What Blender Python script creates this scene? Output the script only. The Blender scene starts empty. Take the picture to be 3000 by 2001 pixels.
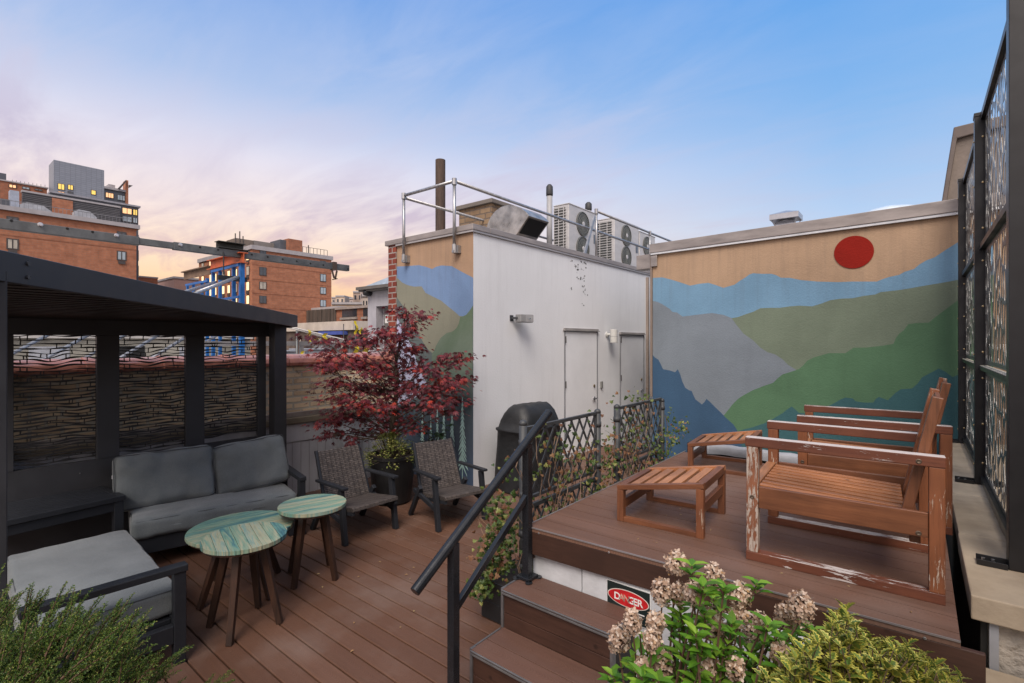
import bpy, math, random
from mathutils import Vector, Matrix, noise
random.seed(7)
R = random.Random(11)
scene = bpy.context.scene
COL = scene.collection
# ------------------------------------------------------------------ measuring helpers
# (survey of the place: a level camera 1.9 m above the lower deck; turns a sight line into a point on a known plane)
FL, CX, CY, H, YAW = 1464., 1500., 1000., 1.9, math.radians(39.1)
FW = (-math.sin(YAW), math.cos(YAW)); RT = (math.cos(YAW), math.sin(YAW))
def ray(x, y):
    a = (x-CX)/FL
    return Vector((FW[0]+RT[0]*a, FW[1]+RT[1]*a, -(y-CY)/FL))
def onZ(x, y, h=0.):
    r = ray(x, y); t = (h-H)/r.z; return Vector((r.x*t, r.y*t, h))
def onX(x, y, X):
    r = ray(x, y); t = X/r.x; return Vector((X, r.y*t, H+r.z*t))
def onY(x, y, Y):
    r = ray(x, y); t = Y/r.y; return Vector((r.x*t, Y, H+r.z*t))
def atD(x, y, d):
    r = ray(x, y)*d; return Vector((r.x, r.y, H+r.z))
def onPl(x, y, p, q):      # vertical plane through p,q (xy) -> (s along p->q, z)
    r = ray(x, y); d = Vector((q[0]-p[0], q[1]-p[1])).normalized(); n = Vector((-d.y, d.x))
    t = (p[0]*n.x+p[1]*n.y)/(r.x*n.x+r.y*n.y)
    return ((r.x*t-p[0])*d.x+(r.y*t-p[1])*d.y, H+r.z*t)
# lettering is turned into plain outlines first, while the scene is still empty
TXT={}
def _letters():
    obs=[]
    for s in ('D','A','N','G','E','R','DANGER'):
        cu=bpy.data.curves.new('t','FONT'); cu.body=s; cu.size=1.; cu.offset=.02; cu.extrude=.008; cu.align_x='LEFT' if len(s)==1 else 'CENTER'
        o=bpy.data.objects.new('t',cu); COL.objects.link(o); obs.append((s,o,cu))
    bpy.context.view_layer.update(); dg=bpy.context.evaluated_depsgraph_get()
    for s,o,cu in obs:
        e=o.evaluated_get(dg); me=e.to_mesh(); TXT[s]=([tuple(v.co) for v in me.vertices],[tuple(p.vertices) for p in me.polygons]); e.to_mesh_clear()
    for s,o,cu in obs: bpy.data.objects.remove(o)
    for s,o,cu in obs: bpy.data.curves.remove(cu)
    bpy.context.view_layer.update()
_letters()
# ------------------------------------------------------------------ tagging
OFF = {}
def tag(o, label=None, cat=None, group=None, kind=None):
    if label: o['label'] = label
    if cat: o['category'] = cat
    if group: o['group'] = group
    if kind: o['kind'] = kind
    return o
def thing(name, label, cat, loc=(0,0,0), rz=0., group=None):
    o = bpy.data.objects.new(name, None); COL.objects.link(o)
    o.location = loc; o.rotation_euler = (0,0,rz); o.empty_display_size = .1
    OFF[o.name] = Vector(loc) if rz == 0 else None
    return tag(o, label, cat, group)
def dup(root, loc=None, rz=None, label=None):
    def cp(o, par):
        c = o.copy(); COL.objects.link(c)
        if par: c.parent = par
        for ch in list(o.children): cp(ch, c)
        return c
    r = cp(root, None)
    if loc is not None: r.location = loc
    if rz is not None: r.rotation_euler = (0,0,rz)
    if label: r['label'] = label
    return r
# ------------------------------------------------------------------ mesh builder
class MB:
    def __init__(s): s.v=[]; s.f=[]; s.m=[]; s.mi=0; s.st=[]
    def add(s, vs, fs):
        n=len(s.v); s.st.append((n,len(s.f))); s.v.extend([tuple(p) for p in vs])
        for f in fs: s.f.append(tuple(i+n for i in f)); s.m.append(s.mi)
        return s
    def quad(s, *p): return s.add(p, [tuple(range(len(p)))])
    def box(s, x0,x1,y0,y1,z0,z1):
        if x0>x1:x0,x1=x1,x0
        if y0>y1:y0,y1=y1,y0
        if z0>z1:z0,z1=z1,z0
        return s.add([(x0,y0,z0),(x1,y0,z0),(x1,y1,z0),(x0,y1,z0),(x0,y0,z1),(x1,y0,z1),(x1,y1,z1),(x0,y1,z1)],
            [(0,3,2,1),(4,5,6,7),(0,1,5,4),(1,2,6,5),(2,3,7,6),(3,0,4,7)])
    def bar(s, p, q, w, h, up=(0,0,1), w2=None, h2=None):   # rectangular bar from p to q; w sideways, h along up
        p=Vector(p);q=Vector(q);d=(q-p).normalized();up=Vector(up)
        if abs(d.dot(up))>.995: up=Vector((1,0,0))
        sd=d.cross(up).normalized();u=sd.cross(d).normalized();w2=w2 or w;h2=h2 or h
        vs=[]
        for c,a,b in((p,w,h),(q,w2,h2)):
            for i,j in((-1,-1),(1,-1),(1,1),(-1,1)): vs.append(c+sd*(i*a/2)+u*(j*b/2))
        return s.add(vs,[(0,1,2,3),(7,6,5,4),(0,4,5,1),(1,5,6,2),(2,6,7,3),(3,7,4,0)])
    def tube(s, pts, r, n=8, cap=True):
        pts=[Vector(p) for p in pts]; rs=r if isinstance(r,(list,tuple)) else [r]*len(pts)
        vs=[];prev=None
        for i,p in enumerate(pts):
            d=(pts[min(i+1,len(pts)-1)]-pts[max(i-1,0)])
            d=d.normalized() if d.length>1e-9 else Vector((0,0,1))
            a=prev if prev is not None else (Vector((0,0,1)) if abs(d.z)<.9 else Vector((1,0,0)))
            a=(a-d*a.dot(d)).normalized(); prev=a; b=d.cross(a)
            for k in range(n):
                t=2*math.pi*k/n; vs.append(p+(a*math.cos(t)+b*math.sin(t))*rs[i])
        fs=[]
        for i in range(len(pts)-1):
            for k in range(n):
                k2=(k+1)%n; fs.append((i*n+k,i*n+k2,(i+1)*n+k2,(i+1)*n+k))
        if cap: fs.append(tuple(range(n))[::-1]); fs.append(tuple((len(pts)-1)*n+k for k in range(n)))
        return s.add(vs,fs)
    def lathe(s, prof, c=(0,0,0), n=24, ax='z'):   # prof: (r,z)
        vs=[];
        for r,z in prof:
            for k in range(n):
                t=2*math.pi*k/n; a,b=r*math.cos(t),r*math.sin(t)
                vs.append({'z':(c[0]+a,c[1]+b,c[2]+z),'x':(c[0]+z,c[1]+a,c[2]+b),'y':(c[0]+a,c[1]+z,c[2]+b)}[ax])
        fs=[]
        for i in range(len(prof)-1):
            for k in range(n):
                k2=(k+1)%n; fs.append((i*n+k,i*n+k2,(i+1)*n+k2,(i+1)*n+k))
        fs.append(tuple(range(n))[::-1]); fs.append(tuple((len(prof)-1)*n+k for k in range(n)))
        return s.add(vs,fs)
    def prism(s, poly, d):      # poly: list of 3D points, d: extrusion vector
        d=Vector(d);n=len(poly);vs=[Vector(p) for p in poly]+[Vector(p)+d for p in poly]
        return s.add(vs,[tuple(range(n))[::-1],tuple(range(n,2*n))]+[(i,(i+1)%n,(i+1)%n+n,i+n) for i in range(n)])
    def each(s, name, mats, parent, **kw):    # every primitive becomes a part of its own
        out=[]
        for i,(v0,f0) in enumerate(s.st):
            v1,f1=s.st[i+1] if i+1<len(s.st) else (len(s.v),len(s.f))
            m=MB(); m.v=s.v[v0:v1]; m.f=[tuple(k-v0 for k in f) for f in s.f[f0:f1]]; m.m=s.m[f0:f1]; out.append(m.build(name,mats,parent,**kw))
        return out
    def xf(s, M, start=0):
        for i in range(start,len(s.v)): s.v[i]=tuple(M@Vector(s.v[i]))
        return s
    def build(s, name, mats, parent=None, smooth=False, bevel=0., local=False, seg=2):
        me=bpy.data.meshes.new(name)
        vs=s.v
        if parent is not None and not local:
            r=parent
            while r.parent: r=r.parent
            off=OFF.get(r.name)
            if off is None: off=Vector(r.location)
            vs=[(a-off.x,b-off.y,c-off.z) for a,b,c in vs]
            if OFF.get(r.name) is None and r.rotation_euler.z:
                Mx=Matrix.Rotation(-r.rotation_euler.z,3,'Z'); vs=[tuple(Mx@Vector(v)) for v in vs]
        me.from_pydata(vs,[],s.f)
        if not isinstance(mats,(list,tuple)): mats=[mats]
        for m in mats: me.materials.append(m)
        if len(mats)>1: me.polygons.foreach_set('material_index',s.m)
        if smooth: me.polygons.foreach_set('use_smooth',[True]*len(me.polygons))
        me.update()
        o=bpy.data.objects.new(name,me); COL.objects.link(o)
        if parent is not None: o.parent=parent
        if bevel:
            b=o.modifiers.new('bevel','BEVEL'); b.width=bevel; b.segments=seg; b.limit_method='ANGLE'; b.angle_limit=.6
        return o
# ------------------------------------------------------------------ materials
def lin(r,g,b):
    f=lambda c:(c/255/12.92) if c<=10 else ((c/255+.055)/1.055)**2.4
    return (f(r),f(g),f(b))
def C(r,g,b,k=.55):     # seen colour -> base colour
    return tuple(min(.85,c/k) for c in lin(r,g,b))
class NT:
    def __init__(s,nt): s.nt=nt; s.L=nt.links.new
    def n(s,t,**kw):
        o=s.nt.nodes.new('ShaderNode'+t)
        for k,v in kw.items():
            if k.startswith('i_'):
                key=k[2:]; key=int(key) if key.isdigit() else key.replace('_',' ')
                if hasattr(v,'is_linked'): s.L(v,o.inputs[key])
                else: o.inputs[key].default_value=v
            else: setattr(o,k,v)
        return o
    def math(s,op,a,b=None,c=None,clamp=False):
        o=s.nt.nodes.new('ShaderNodeMath'); o.operation=op; o.use_clamp=clamp
        for i,v in enumerate((a,b,c)):
            if v is None: continue
            if hasattr(v,'is_linked'): s.L(v,o.inputs[i])
            else: o.inputs[i].default_value=v
        return o.outputs[0]
    def mix(s,f,a,b,bt='MIX'):
        o=s.nt.nodes.new('ShaderNodeMix'); o.data_type='RGBA'; o.blend_type=bt
        for i,v in ((0,f),(6,a),(7,b)):
            if hasattr(v,'is_linked'): s.L(v,o.inputs[i])
            elif i==0: o.inputs[0].default_value=v
            else: o.inputs[i].default_value=tuple(v)+((1,) if len(v)==3 else ())
        return o.outputs[2]
    def ramp(s,f,stops,interp='LINEAR'):
        o=s.nt.nodes.new('ShaderNodeValToRGB'); s.L(f,o.inputs[0]); cr=o.color_ramp; cr.interpolation=interp
        while len(cr.elements)<len(stops): cr.elements.new(.5)
        for e,(p,c) in zip(cr.elements,stops):
            e.position=p; e.color=(tuple(c)+(1,)) if hasattr(c,'__len__') else (c,c,c,1)
        return o.outputs[0]
def newmat(name):
    m=bpy.data.materials.new(name); m.use_nodes=True; nt=m.node_tree
    for n in list(nt.nodes): nt.nodes.remove(n)
    N=NT(nt); out=N.n('OutputMaterial'); p=N.n('BsdfPrincipled'); N.L(p.outputs[0],out.inputs[0])
    return m,N,p,out
def coords(N,scale=(1,1,1),world=False):
    if world:
        g=N.n('NewGeometry'); src=g.outputs['Position']
    else:
        t=N.n('TexCoord'); src=t.outputs['Object']
    mp=N.n('Mapping'); mp.inputs['Scale'].default_value=scale; N.L(src,mp.inputs[0]); return mp.outputs[0]
def bumpit(N,p,h,strength=.3,dist=.01):
    b=N.n('Bump'); b.inputs['Strength'].default_value=strength; b.inputs['Distance'].default_value=dist
    N.L(h,b.inputs['Height']); N.L(b.outputs[0],p.inputs['Normal'])
def M(name,col,rough=.6,metal=0.,var=.18,scale=3.,stretch=(1,1,1),bump=0.,bscale=80.,dist=.004,tint=None,spec=.5,emit=None,es=0.,world=False):
    m,N,p,_=newmat(name); co=coords(N,stretch,world)
    a=N.n('TexNoise',i_Vector=co,i_Scale=scale,i_Detail=6.,i_Roughness=.62)
    f=N.ramp(a.outputs[0],[(.3,0.),(.7,1.)])
    lo=tuple(c*(1-var) for c in col); hi=tint or tuple(min(1,c*(1+var)) for c in col)
    c=N.mix(f,lo,hi); N.L(c,p.inputs['Base Color'])
    r=N.math('MULTIPLY_ADD',f,.16,rough-.08); N.L(r,p.inputs['Roughness'])
    p.inputs['Metallic'].default_value=metal; p.inputs['Specular IOR Level'].default_value=spec
    if bump:
        b=N.n('TexNoise',i_Vector=co,i_Scale=bscale,i_Detail=4.,i_Roughness=.6); bumpit(N,p,b.outputs[0],bump,dist)
    if emit:
        p.inputs['Emission Color'].default_value=tuple(emit)+(1,); p.inputs['Emission Strength'].default_value=es
    return m
def stucco(name,col,grime=True,zgrad=None,run=.26,bs=.55,var=.19):
    m,N,p,_=newmat(name); co=coords(N)
    a=N.n('TexNoise',i_Vector=co,i_Scale=.65,i_Detail=7.,i_Roughness=.62,i_Distortion=.4)
    f=N.ramp(a.outputs[0],[(.3,0.),(.7,1.)])
    if zgrad:
        sp=N.n('SeparateXYZ',i_0=co); z=N.math('DIVIDE',sp.outputs[2],3.3)
        base=N.ramp(z,zgrad); c=N.mix(N.math('MULTIPLY',f,var*2),base,(.35,.36,.36))
    else: c=N.mix(f,tuple(x*(1-var) for x in col),tuple(x*(1+var) for x in col))
    if grime:   # rain streaks running down
        co2=coords(N,(4,4,.35)); g=N.n('TexNoise',i_Vector=co2,i_Scale=1.6,i_Detail=5.,i_Roughness=.7)
        gf=N.ramp(g.outputs[0],[(.52,0.),(.8,1.)]); c=N.mix(N.math('MULTIPLY',gf,.20),c,tuple(x*.55 for x in col))
        # run-off stains hanging below the coping (dirt with a shape of its own)
        sz=N.n('SeparateXYZ',i_0=N.n('NewGeometry').outputs['Position']); zt=N.ramp(N.math('DIVIDE',sz.outputs[2],3.4),[(.55,0.),(.985,1.)])
        co3=coords(N,(14,14,.8)); g3=N.n('TexNoise',i_Vector=co3,i_Scale=1.,i_Detail=4.,i_Roughness=.7)
        c=N.mix(N.math('MULTIPLY',N.math('MULTIPLY',zt,N.ramp(g3.outputs[0],[(.48,0.),(.7,1.)])),run),c,(.10,.09,.085))
    N.L(c,p.inputs['Base Color']); p.inputs['Roughness'].default_value=.85; p.inputs['Specular IOR Level'].default_value=.25
    b=N.n('TexNoise',i_Vector=co,i_Scale=45.,i_Detail=5.,i_Roughness=.65); bumpit(N,p,b.outputs[0],bs,.012)
    return m
def brick(name,c1,c2,mortar,bw=.21,bh=.07,ms=.012,rough=.85,stain=None,bump=.6,off=(0,0,0)):
    m,N,p,_=newmat(name); g=N.n('NewGeometry'); sp=N.n('SeparateXYZ',i_0=g.outputs['Position'])
    u=N.math('ADD',sp.outputs[0],sp.outputs[1])
    cb=N.n('CombineXYZ',i_0=u,i_1=sp.outputs[2])
    wob=N.n('TexNoise',i_Vector=cb.outputs[0],i_Scale=9.,i_Detail=2.)
    wv=N.n('VectorMath',operation='MULTIPLY_ADD'); N.L(wob.outputs['Color'],wv.inputs[0]); wv.inputs[1].default_value=(.012*bh/.07,)*3; N.L(cb.outputs[0],wv.inputs[2])
    b=N.n('TexBrick',i_Vector=wv.outputs[0],i_Scale=1.,i_Mortar_Size=ms,i_Mortar_Smooth=.25,i_Bias=0.,i_Brick_Width=bw,i_Row_Height=bh)
    b.inputs['Color1'].default_value=tuple(c1)+(1,); b.inputs['Color2'].default_value=tuple(c2)+(1,); b.inputs['Mortar'].default_value=tuple(mortar)+(1,)
    n=N.n('TexNoise',i_Vector=cb.outputs[0],i_Scale=2.2,i_Detail=6.,i_Roughness=.65)
    f=N.ramp(n.outputs[0],[(.35,.78),(.7,1.25)])
    c=N.mix(.8,b.outputs[0],f,'MULTIPLY')
    if stain:
        s=N.n('TexNoise',i_Vector=cb.outputs[0],i_Scale=5.,i_Detail=7.,i_Roughness=.75)
        c=N.mix(N.ramp(s.outputs[0],[(.56,0.),(.66,.8)]),c,stain)
    N.L(c,p.inputs['Base Color']); p.inputs['Roughness'].default_value=rough; p.inputs['Specular IOR Level'].default_value=.2
    hh=N.math('SUBTRACT',1.,b.outputs['Fac']); bumpit(N,p,hh,bump,.012); return m
def wood(name,c1,c2,ax,peel=0.,top=0.,paint=(.62,.56,.52),rough=.5,fine=1.):
    m,N,p,_=newmat(name); st=[26.*fine]*3; st[ax]=1.6*fine
    co=coords(N,tuple(st)); co1=coords(N)
    n=N.n('TexNoise',i_Vector=co,i_Scale=1.,i_Detail=6.,i_Roughness=.65,i_Distortion=.6)
    n2=N.n('TexNoise',i_Vector=co1,i_Scale=3.5,i_Detail=3.)
    c=N.mix(N.ramp(n.outputs[0],[(.3,0.),(.68,1.)]),c1,c2)
    c=N.mix(N.ramp(n2.outputs[0],[(.35,0.),(.65,.6)]),c,tuple(x*.5 for x in c1))
    gr_=N.n('TexNoise',i_Vector=co,i_Scale=3.5,i_Detail=5.,i_Roughness=.7); c=N.mix(N.ramp(gr_.outputs[0],[(.5,0.),(.72,.55)]),c,tuple(x*.35 for x in c1))
    kn=N.n('TexVoronoi',i_Vector=co1,i_Scale=7.); kf=N.ramp(kn.outputs['Distance'],[(.05,.75),(.12,0.)])
    c=N.mix(kf,c,tuple(x*.3 for x in c1))
    rg=rough
    if peel>0:
        st2=[62.]*3; st2[ax]=8.; co2=coords(N,tuple(st2))
        q=N.n('TexNoise',i_Vector=co2,i_Scale=1.,i_Detail=9.,i_Roughness=.72,i_Distortion=.8)
        w=N.n('TexNoise',i_Vector=co1,i_Scale=4.,i_Detail=2.)
        v=N.math('MULTIPLY_ADD',w.outputs[0],.36,N.math('MULTIPLY',q.outputs[0],.72))
        t0=.757-.20*peel
        if top:
            gz=N.n('NewGeometry'); sz=N.n('SeparateXYZ',i_0=gz.outputs['Normal']); v=N.math('MULTIPLY_ADD',N.ramp(sz.outputs[2],[(.6,0.),(.9,1.)]),top,v)
        f=N.ramp(v,[(t0,0.),(t0+.008,1.)])
        pn=N.n('TexNoise',i_Vector=co2,i_Scale=3.,i_Detail=5.); paint=N.mix(pn.outputs[0],tuple(x*.62 for x in paint),paint)
        c=N.mix(f,c,paint); rg=N.math('MULTIPLY_ADD',f,.3,rough)
        bumpit(N,p,N.math('ADD',f,N.math('MULTIPLY',n.outputs[0],.4)),.5,.003)
        N.L(rg,p.inputs['Roughness'])
    else:
        p.inputs['Roughness'].default_value=rough; bumpit(N,p,n.outputs[0],.35,.002)
    N.L(c,p.inputs['Base Color']); return m
def leafmat(name,stops,rough=.5,trans=.25,spec=.4):
    m,N,p,out=newmat(name); g=N.n('NewGeometry')
    c=N.ramp(g.outputs['Random Per Island'],stops); N.L(c,p.inputs['Base Color'])
    p.inputs['Roughness'].default_value=rough; p.inputs['Specular IOR Level'].default_value=spec
    t=N.n('BsdfTranslucent'); N.L(c,t.inputs[0]); mx=N.n('MixShader'); mx.inputs[0].default_value=trans
    N.L(p.outputs[0],mx.inputs[1]); N.L(t.outputs[0],mx.inputs[2]); N.L(mx.outputs[0],out.inputs[0]); return m
# ------------------------------------------------------------------ camera
cam=bpy.data.cameras.new('Camera'); co_=bpy.data.objects.new('Camera',cam); COL.objects.link(co_)
co_.location=(0,0,H); co_.rotation_euler=(math.pi/2,0,YAW); cam.sensor_width=36; cam.lens=36*FL/3000; cam.clip_end=4000; cam.clip_start=.05
scene.camera=co_
# ------------------------------------------------------------------ sky and light
SUN_EL, SUN_AZ = math.radians(50), None
sd=Vector((.48,-.877,0)).normalized()      # horizontal direction towards the Sun lamp's broad fill, not the sunset glow
w=bpy.data.worlds.new('World'); scene.world=w; w.use_nodes=True; nt=w.node_tree
for n in list(nt.nodes): nt.nodes.remove(n)
N=NT(nt); out=N.n('OutputWorld'); bg=N.n('Background'); N.L(bg.outputs[0],out.inputs[0])
BG=.12; bg.inputs[1].default_value=BG
sky=N.n('TexSky',sky_type='NISHITA',sun_disc=False,sun_elevation=SUN_EL,sun_rotation=math.atan2(sd.x,sd.y),air_density=1.4,dust_density=1.2)
tc=N.n('TexCoord'); nrm=N.n('VectorMath',operation='NORMALIZE'); N.L(tc.outputs['Generated'],nrm.inputs[0])
sp=N.n('SeparateXYZ',i_0=nrm.outputs[0]); z=sp.outputs[2]
gl=N.n('VectorMath',operation='DOT_PRODUCT'); N.L(nrm.outputs[0],gl.inputs[0]); gl.inputs[1].default_value=(-.985,.17,0)
az=N.ramp(gl.outputs['Value'],[(.25,0.),(.93,1.)])
el=N.math('MULTIPLY',z,1.,clamp=True)
right=N.ramp(el,[(0.,lin(214,206,214)),(.1,lin(204,214,234)),(.22,lin(172,198,232)),(.36,lin(130,178,230)),(.55,lin(92,158,228)),(.72,lin(170,190,225)),(1.,lin(205,208,220))])
left=N.ramp(el,[(0.,lin(250,172,104)),(.07,lin(254,200,144)),(.14,lin(252,220,188)),(.22,lin(246,226,218)),(.31,lin(226,220,232)),(.42,lin(168,190,228)),(.58,lin(116,158,222)),(.75,lin(180,195,226)),(1.,lin(205,208,220))])  # stops above the frame are lightened to give a brighter, neutral fill
base=N.mix(az,right,left)
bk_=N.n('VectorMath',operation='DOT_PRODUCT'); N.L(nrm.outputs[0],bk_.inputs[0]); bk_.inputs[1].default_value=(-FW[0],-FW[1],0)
base=N.mix(N.ramp(bk_.outputs['Value'],[(.05,0.),(.7,1.)]),base,(1.2,1.02,.95))   # unseen warm brightness added behind the camera as fill light
# thin streaky cloud, laid on a plane high above
zz=N.math('ADD',N.math('MAXIMUM',z,0.),.12)
cx=N.math('DIVIDE',sp.outputs[0],zz); cy=N.math('DIVIDE',sp.outputs[1],zz)
cb=N.n('CombineXYZ',i_0=cx,i_1=cy)
mp=N.n('Mapping'); N.L(cb.outputs[0],mp.inputs[0]); mp.inputs['Rotation'].default_value=(0,0,math.radians(-20)); mp.inputs['Scale'].default_value=(.55,1.5,1)
n1=N.n('TexNoise',i_Vector=mp.outputs[0],i_Scale=.55,i_Detail=3.,i_Roughness=.5,i_Distortion=.3)
n2=N.n('TexNoise',i_Vector=mp.outputs[0],i_Scale=2.4,i_Detail=8.,i_Roughness=.6,i_Distortion=.5)
cf=N.math('MULTIPLY',N.ramp(n1.outputs[0],[(.34,0.),(.56,1.)]),N.ramp(n2.outputs[0],[(.40,0.),(.64,1.)]))
lowf=N.ramp(el,[(0.,1.),(.28,.85),(.42,.45),(.6,.22),(.8,.1)])
cf=N.math('MULTIPLY',cf,N.math('MULTIPLY',lowf,N.math('MULTIPLY_ADD',az,.85,.30)))
ccol=N.ramp(el,[(0.,lin(226,160,130)),(.12,lin(214,170,168)),(.22,lin(200,180,196)),(.34,lin(200,194,216)),(.5,lin(206,212,234)),(1.,lin(200,205,235))])
base=N.mix(N.math('MULTIPLY',cf,1.,clamp=True),base,ccol)
below=N.ramp(z,[(0.,0.),(.001,1.)])
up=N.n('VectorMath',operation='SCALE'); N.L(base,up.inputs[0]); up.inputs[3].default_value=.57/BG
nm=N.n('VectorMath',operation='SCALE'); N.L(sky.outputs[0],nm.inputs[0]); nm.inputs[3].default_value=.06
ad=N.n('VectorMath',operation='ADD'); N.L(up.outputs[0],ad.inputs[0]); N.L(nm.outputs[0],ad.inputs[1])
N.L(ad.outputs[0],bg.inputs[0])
sl=bpy.data.lights.new('Sun','SUN'); so=bpy.data.objects.new('Sun',sl); COL.objects.link(so)
sl.energy=2.0; sl.angle=math.radians(32); sl.color=(1,.91,.82)
dirv=Vector((sd.x*math.cos(SUN_EL),sd.y*math.cos(SUN_EL),math.sin(SUN_EL)))
so.rotation_euler=dirv.to_track_quat('Z','Y').to_euler(); so.location=(0,0,20)
scene.view_settings.view_transform='Standard'; scene.view_settings.look='None'; scene.view_settings.exposure=0.84; scene.view_settings.gamma=1
# ================================================================== palette
black=M('black_metal',(.012,.013,.016),.42,0,.3,6,bump=.08,bscale=300,dist=.001)
charc=M('charcoal_aluminium',(.028,.031,.038),.5,0,.12,5,bump=.1,bscale=400,dist=.001)
galv=M('galvanised_pipe',(.36,.36,.37),.42,.75,.3,9,stretch=(3,3,1),bump=.1)
coping_m=M('coping_metal',(.30,.265,.25),.5,.35,.28,2.2,stretch=(1,1,4),bump=.12,bscale=12,dist=.006)
coping_w=M('coping_drip_white',(.58,.59,.62),.5,0,.15,5)
white_p=M('white_door_paint',(.74,.75,.77),.5,0,.06,2)
white_m=M('white_sheet',(.32,.33,.36),.6,0,.2,3,bump=.2,bscale=14,dist=.01)
dark=M('dark_void',(.008,.008,.009),.9)
steel=M('brushed_steel',(.5,.5,.52),.28,.9,.1,20)
fabric=None
# ================================================================== ground and lower deck
mb=MB(); mb.quad((-900,-500,-16),(500,-500,-16),(500,900,-16),(-900,900,-16))
g=mb.build('city_ground',M('street_ground',(.07,.068,.066),.9,0,.4,.02)); tag(g,kind='structure')
def deckmat(name,c1,c2,y0,pitch,scratch=.25):
    m,N,p,_=newmat(name); gg=N.n('NewGeometry'); s=N.n('SeparateXYZ',i_0=gg.outputs['Position'])
    idx=N.math('FLOOR',N.math('DIVIDE',N.math('SUBTRACT',s.outputs[1],y0),pitch))
    wn=N.n('TexWhiteNoise',noise_dimensions='1D',i_W=idx)
    yl=N.math('SUBTRACT',N.math('SUBTRACT',s.outputs[1],y0),N.math('MULTIPLY',idx,pitch))
    # cathedral grain along the board
    xs=N.math('MULTIPLY_ADD',wn.outputs[0],37.,s.outputs[0])
    yc=N.math('SUBTRACT',yl,pitch*.5)
    par=N.math('MULTIPLY',N.math('MULTIPLY',yc,yc),60.)
    cb=N.n('CombineXYZ',i_0=N.math('ADD',xs,par),i_1=N.math('MULTIPLY',yc,.8),i_2=idx)
    wv=N.n('TexWave',wave_type='BANDS',bands_direction='X',i_Vector=cb.outputs[0],i_Scale=17.,i_Distortion=5.,i_Detail=3.,i_Detail_Scale=2.)
    co=coords(N,(1.2,30,1),True); fn=N.n('TexNoise',i_Vector=co,i_Scale=3.,i_Detail=6.,i_Roughness=.7)
    cl=N.n('TexNoise',i_Vector=gg.outputs['Position'],i_Scale=1.4,i_Detail=5.,i_Roughness=.6)
    c=N.mix(wn.outputs[0],c1,c2)
    c=N.mix(N.math('MULTIPLY',wv.outputs['Fac'],.30),c,tuple(x*.5 for x in c1))
    c=N.mix(N.ramp(fn.outputs[0],[(.35,.4),(.7,0.)]),c,tuple(x*.6 for x in c1))
    c=N.mix(N.ramp(cl.outputs[0],[(.48,0.),(.75,scratch)]),c,(.27,.23,.21))
    N.L(c,p.inputs['Base Color']); N.L(N.math('MULTIPLY_ADD',cl.outputs[0],.35,.38),p.inputs['Roughness']); p.inputs['Specular IOR Level'].default_value=.4
    bumpit(N,p,N.math('ADD',wv.outputs['Fac'],fn.outputs[0]),.28,.0025); return m
PT=.1335; Y0=1.092-PT*40
deck_m=deckmat('composite_deck_boards',(.118,.056,.034),(.170,.087,.056),Y0-.003,PT,.28)
mb=MB(); y=Y0; rr=random.Random(3)
while y<8.2:
    y1=y+PT-.0095; x0,x1=-6.05,(.1 if y<7.7 else -2.0)
    # rounded edge boards: three faces on top
    e=.004
    mb.add([(x0,y,-.004),(x1,y,-.004),(x1,y+e,0),(x0,y+e,0),(x0,y1-e,0),(x1,y1-e,0),(x1,y1,-.004),(x0,y1,-.004),(x0,y,-.025),(x1,y,-.025),(x1,y1,-.025),(x0,y1,-.025)],
      [(0,1,2,3),(3,2,5,4),(4,5,6,7),(8,9,1,0),(7,6,10,11)])
    y+=PT
mb.build('lower_deck',deck_m); tag(bpy.data.objects['lower_deck'],kind='structure')
mb=MB(); mb.box(-6.06,1.6,-4.3,8.3,-.6,-.05); tag(mb.build('deck_substructure',dark),kind='structure')
# ================================================================== upper deck (raised platform)
UZ=.763; XL=-1.87; XR=.125
fy=lambda x: 2.47+.048*(x-XL)          # slightly skew front line
upm=deckmat('upper_deck_boards',(.150,.078,.052),(.195,.104,.072),0.,.139,.22)
fasm=wood('fascia_board_composite',(.046,.020,.013),(.066,.030,.020),0,rough=.5)
mb=MB(); y=2.47; first=True
while y<5.1:
    y1=y+.139-.005
    a0=fy(XL)-.028 if first else y; a1=fy(XR)-.028 if first else y+.0+(0)
    mb.add([(XL,a0,UZ),(XR,a1,UZ),(XR,y1,UZ),(XL,y1,UZ),(XL,a0,UZ-.024),(XR,a1,UZ-.024),(XR,y1,UZ-.024),(XL,y1,UZ-.024)],
      [(0,1,2,3),(4,7,6,5),(0,4,5,1),(3,2,6,7),(0,3,7,4),(1,5,6,2)])
    y=y+.139; first=False
tag(mb.build('upper_deck',upm),kind='structure')
fas=thing('deck_fascia','dark brown front board edging the raised deck above the danger sign','deck edge board',(XL,2.47,.6))
mb=MB()
a=Vector((XL,fy(XL)-.026,0)); b=Vector((XR+.07,fy(XR+.07)-.026,0))
mb.add([(a.x,a.y,.60),(b.x,b.y,.60),(b.x,b.y,UZ-.026),(a.x,a.y,UZ-.026),(a.x,a.y+.024,.60),(b.x,b.y+.024,.60),(b.x,b.y+.024,UZ-.026),(a.x,a.y+.024,UZ-.026)],[(0,1,2,3),(4,7,6,5),(0,4,5,1),(3,2,6,7),(0,3,7,4),(1,5,6,2)])
mb.build('board',fasm,fas,bevel=.003)
mb=MB(); mb.bar((XL,a.y-.004,UZ+.001),(XR,b.y-.007,UZ+.001),.006,.007); mb.bar((XL-.004,2.45,UZ+.001),(XL-.004,5.16,UZ+.001),.008,.007)
mb.build('edge_trim',M('trim_aluminium',(.33,.30,.30),.4,.6,.1),fas)
for sx in (-1.78,-1.32,-.62,-.3,.02):
    mb=MB(); yy=fy(sx)-.027; mb.lathe([(.006,0),(.006,-.002),(.003,-.003)],(sx,yy,.74),10,'y'); mb.build('screw',steel,fas)
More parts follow.
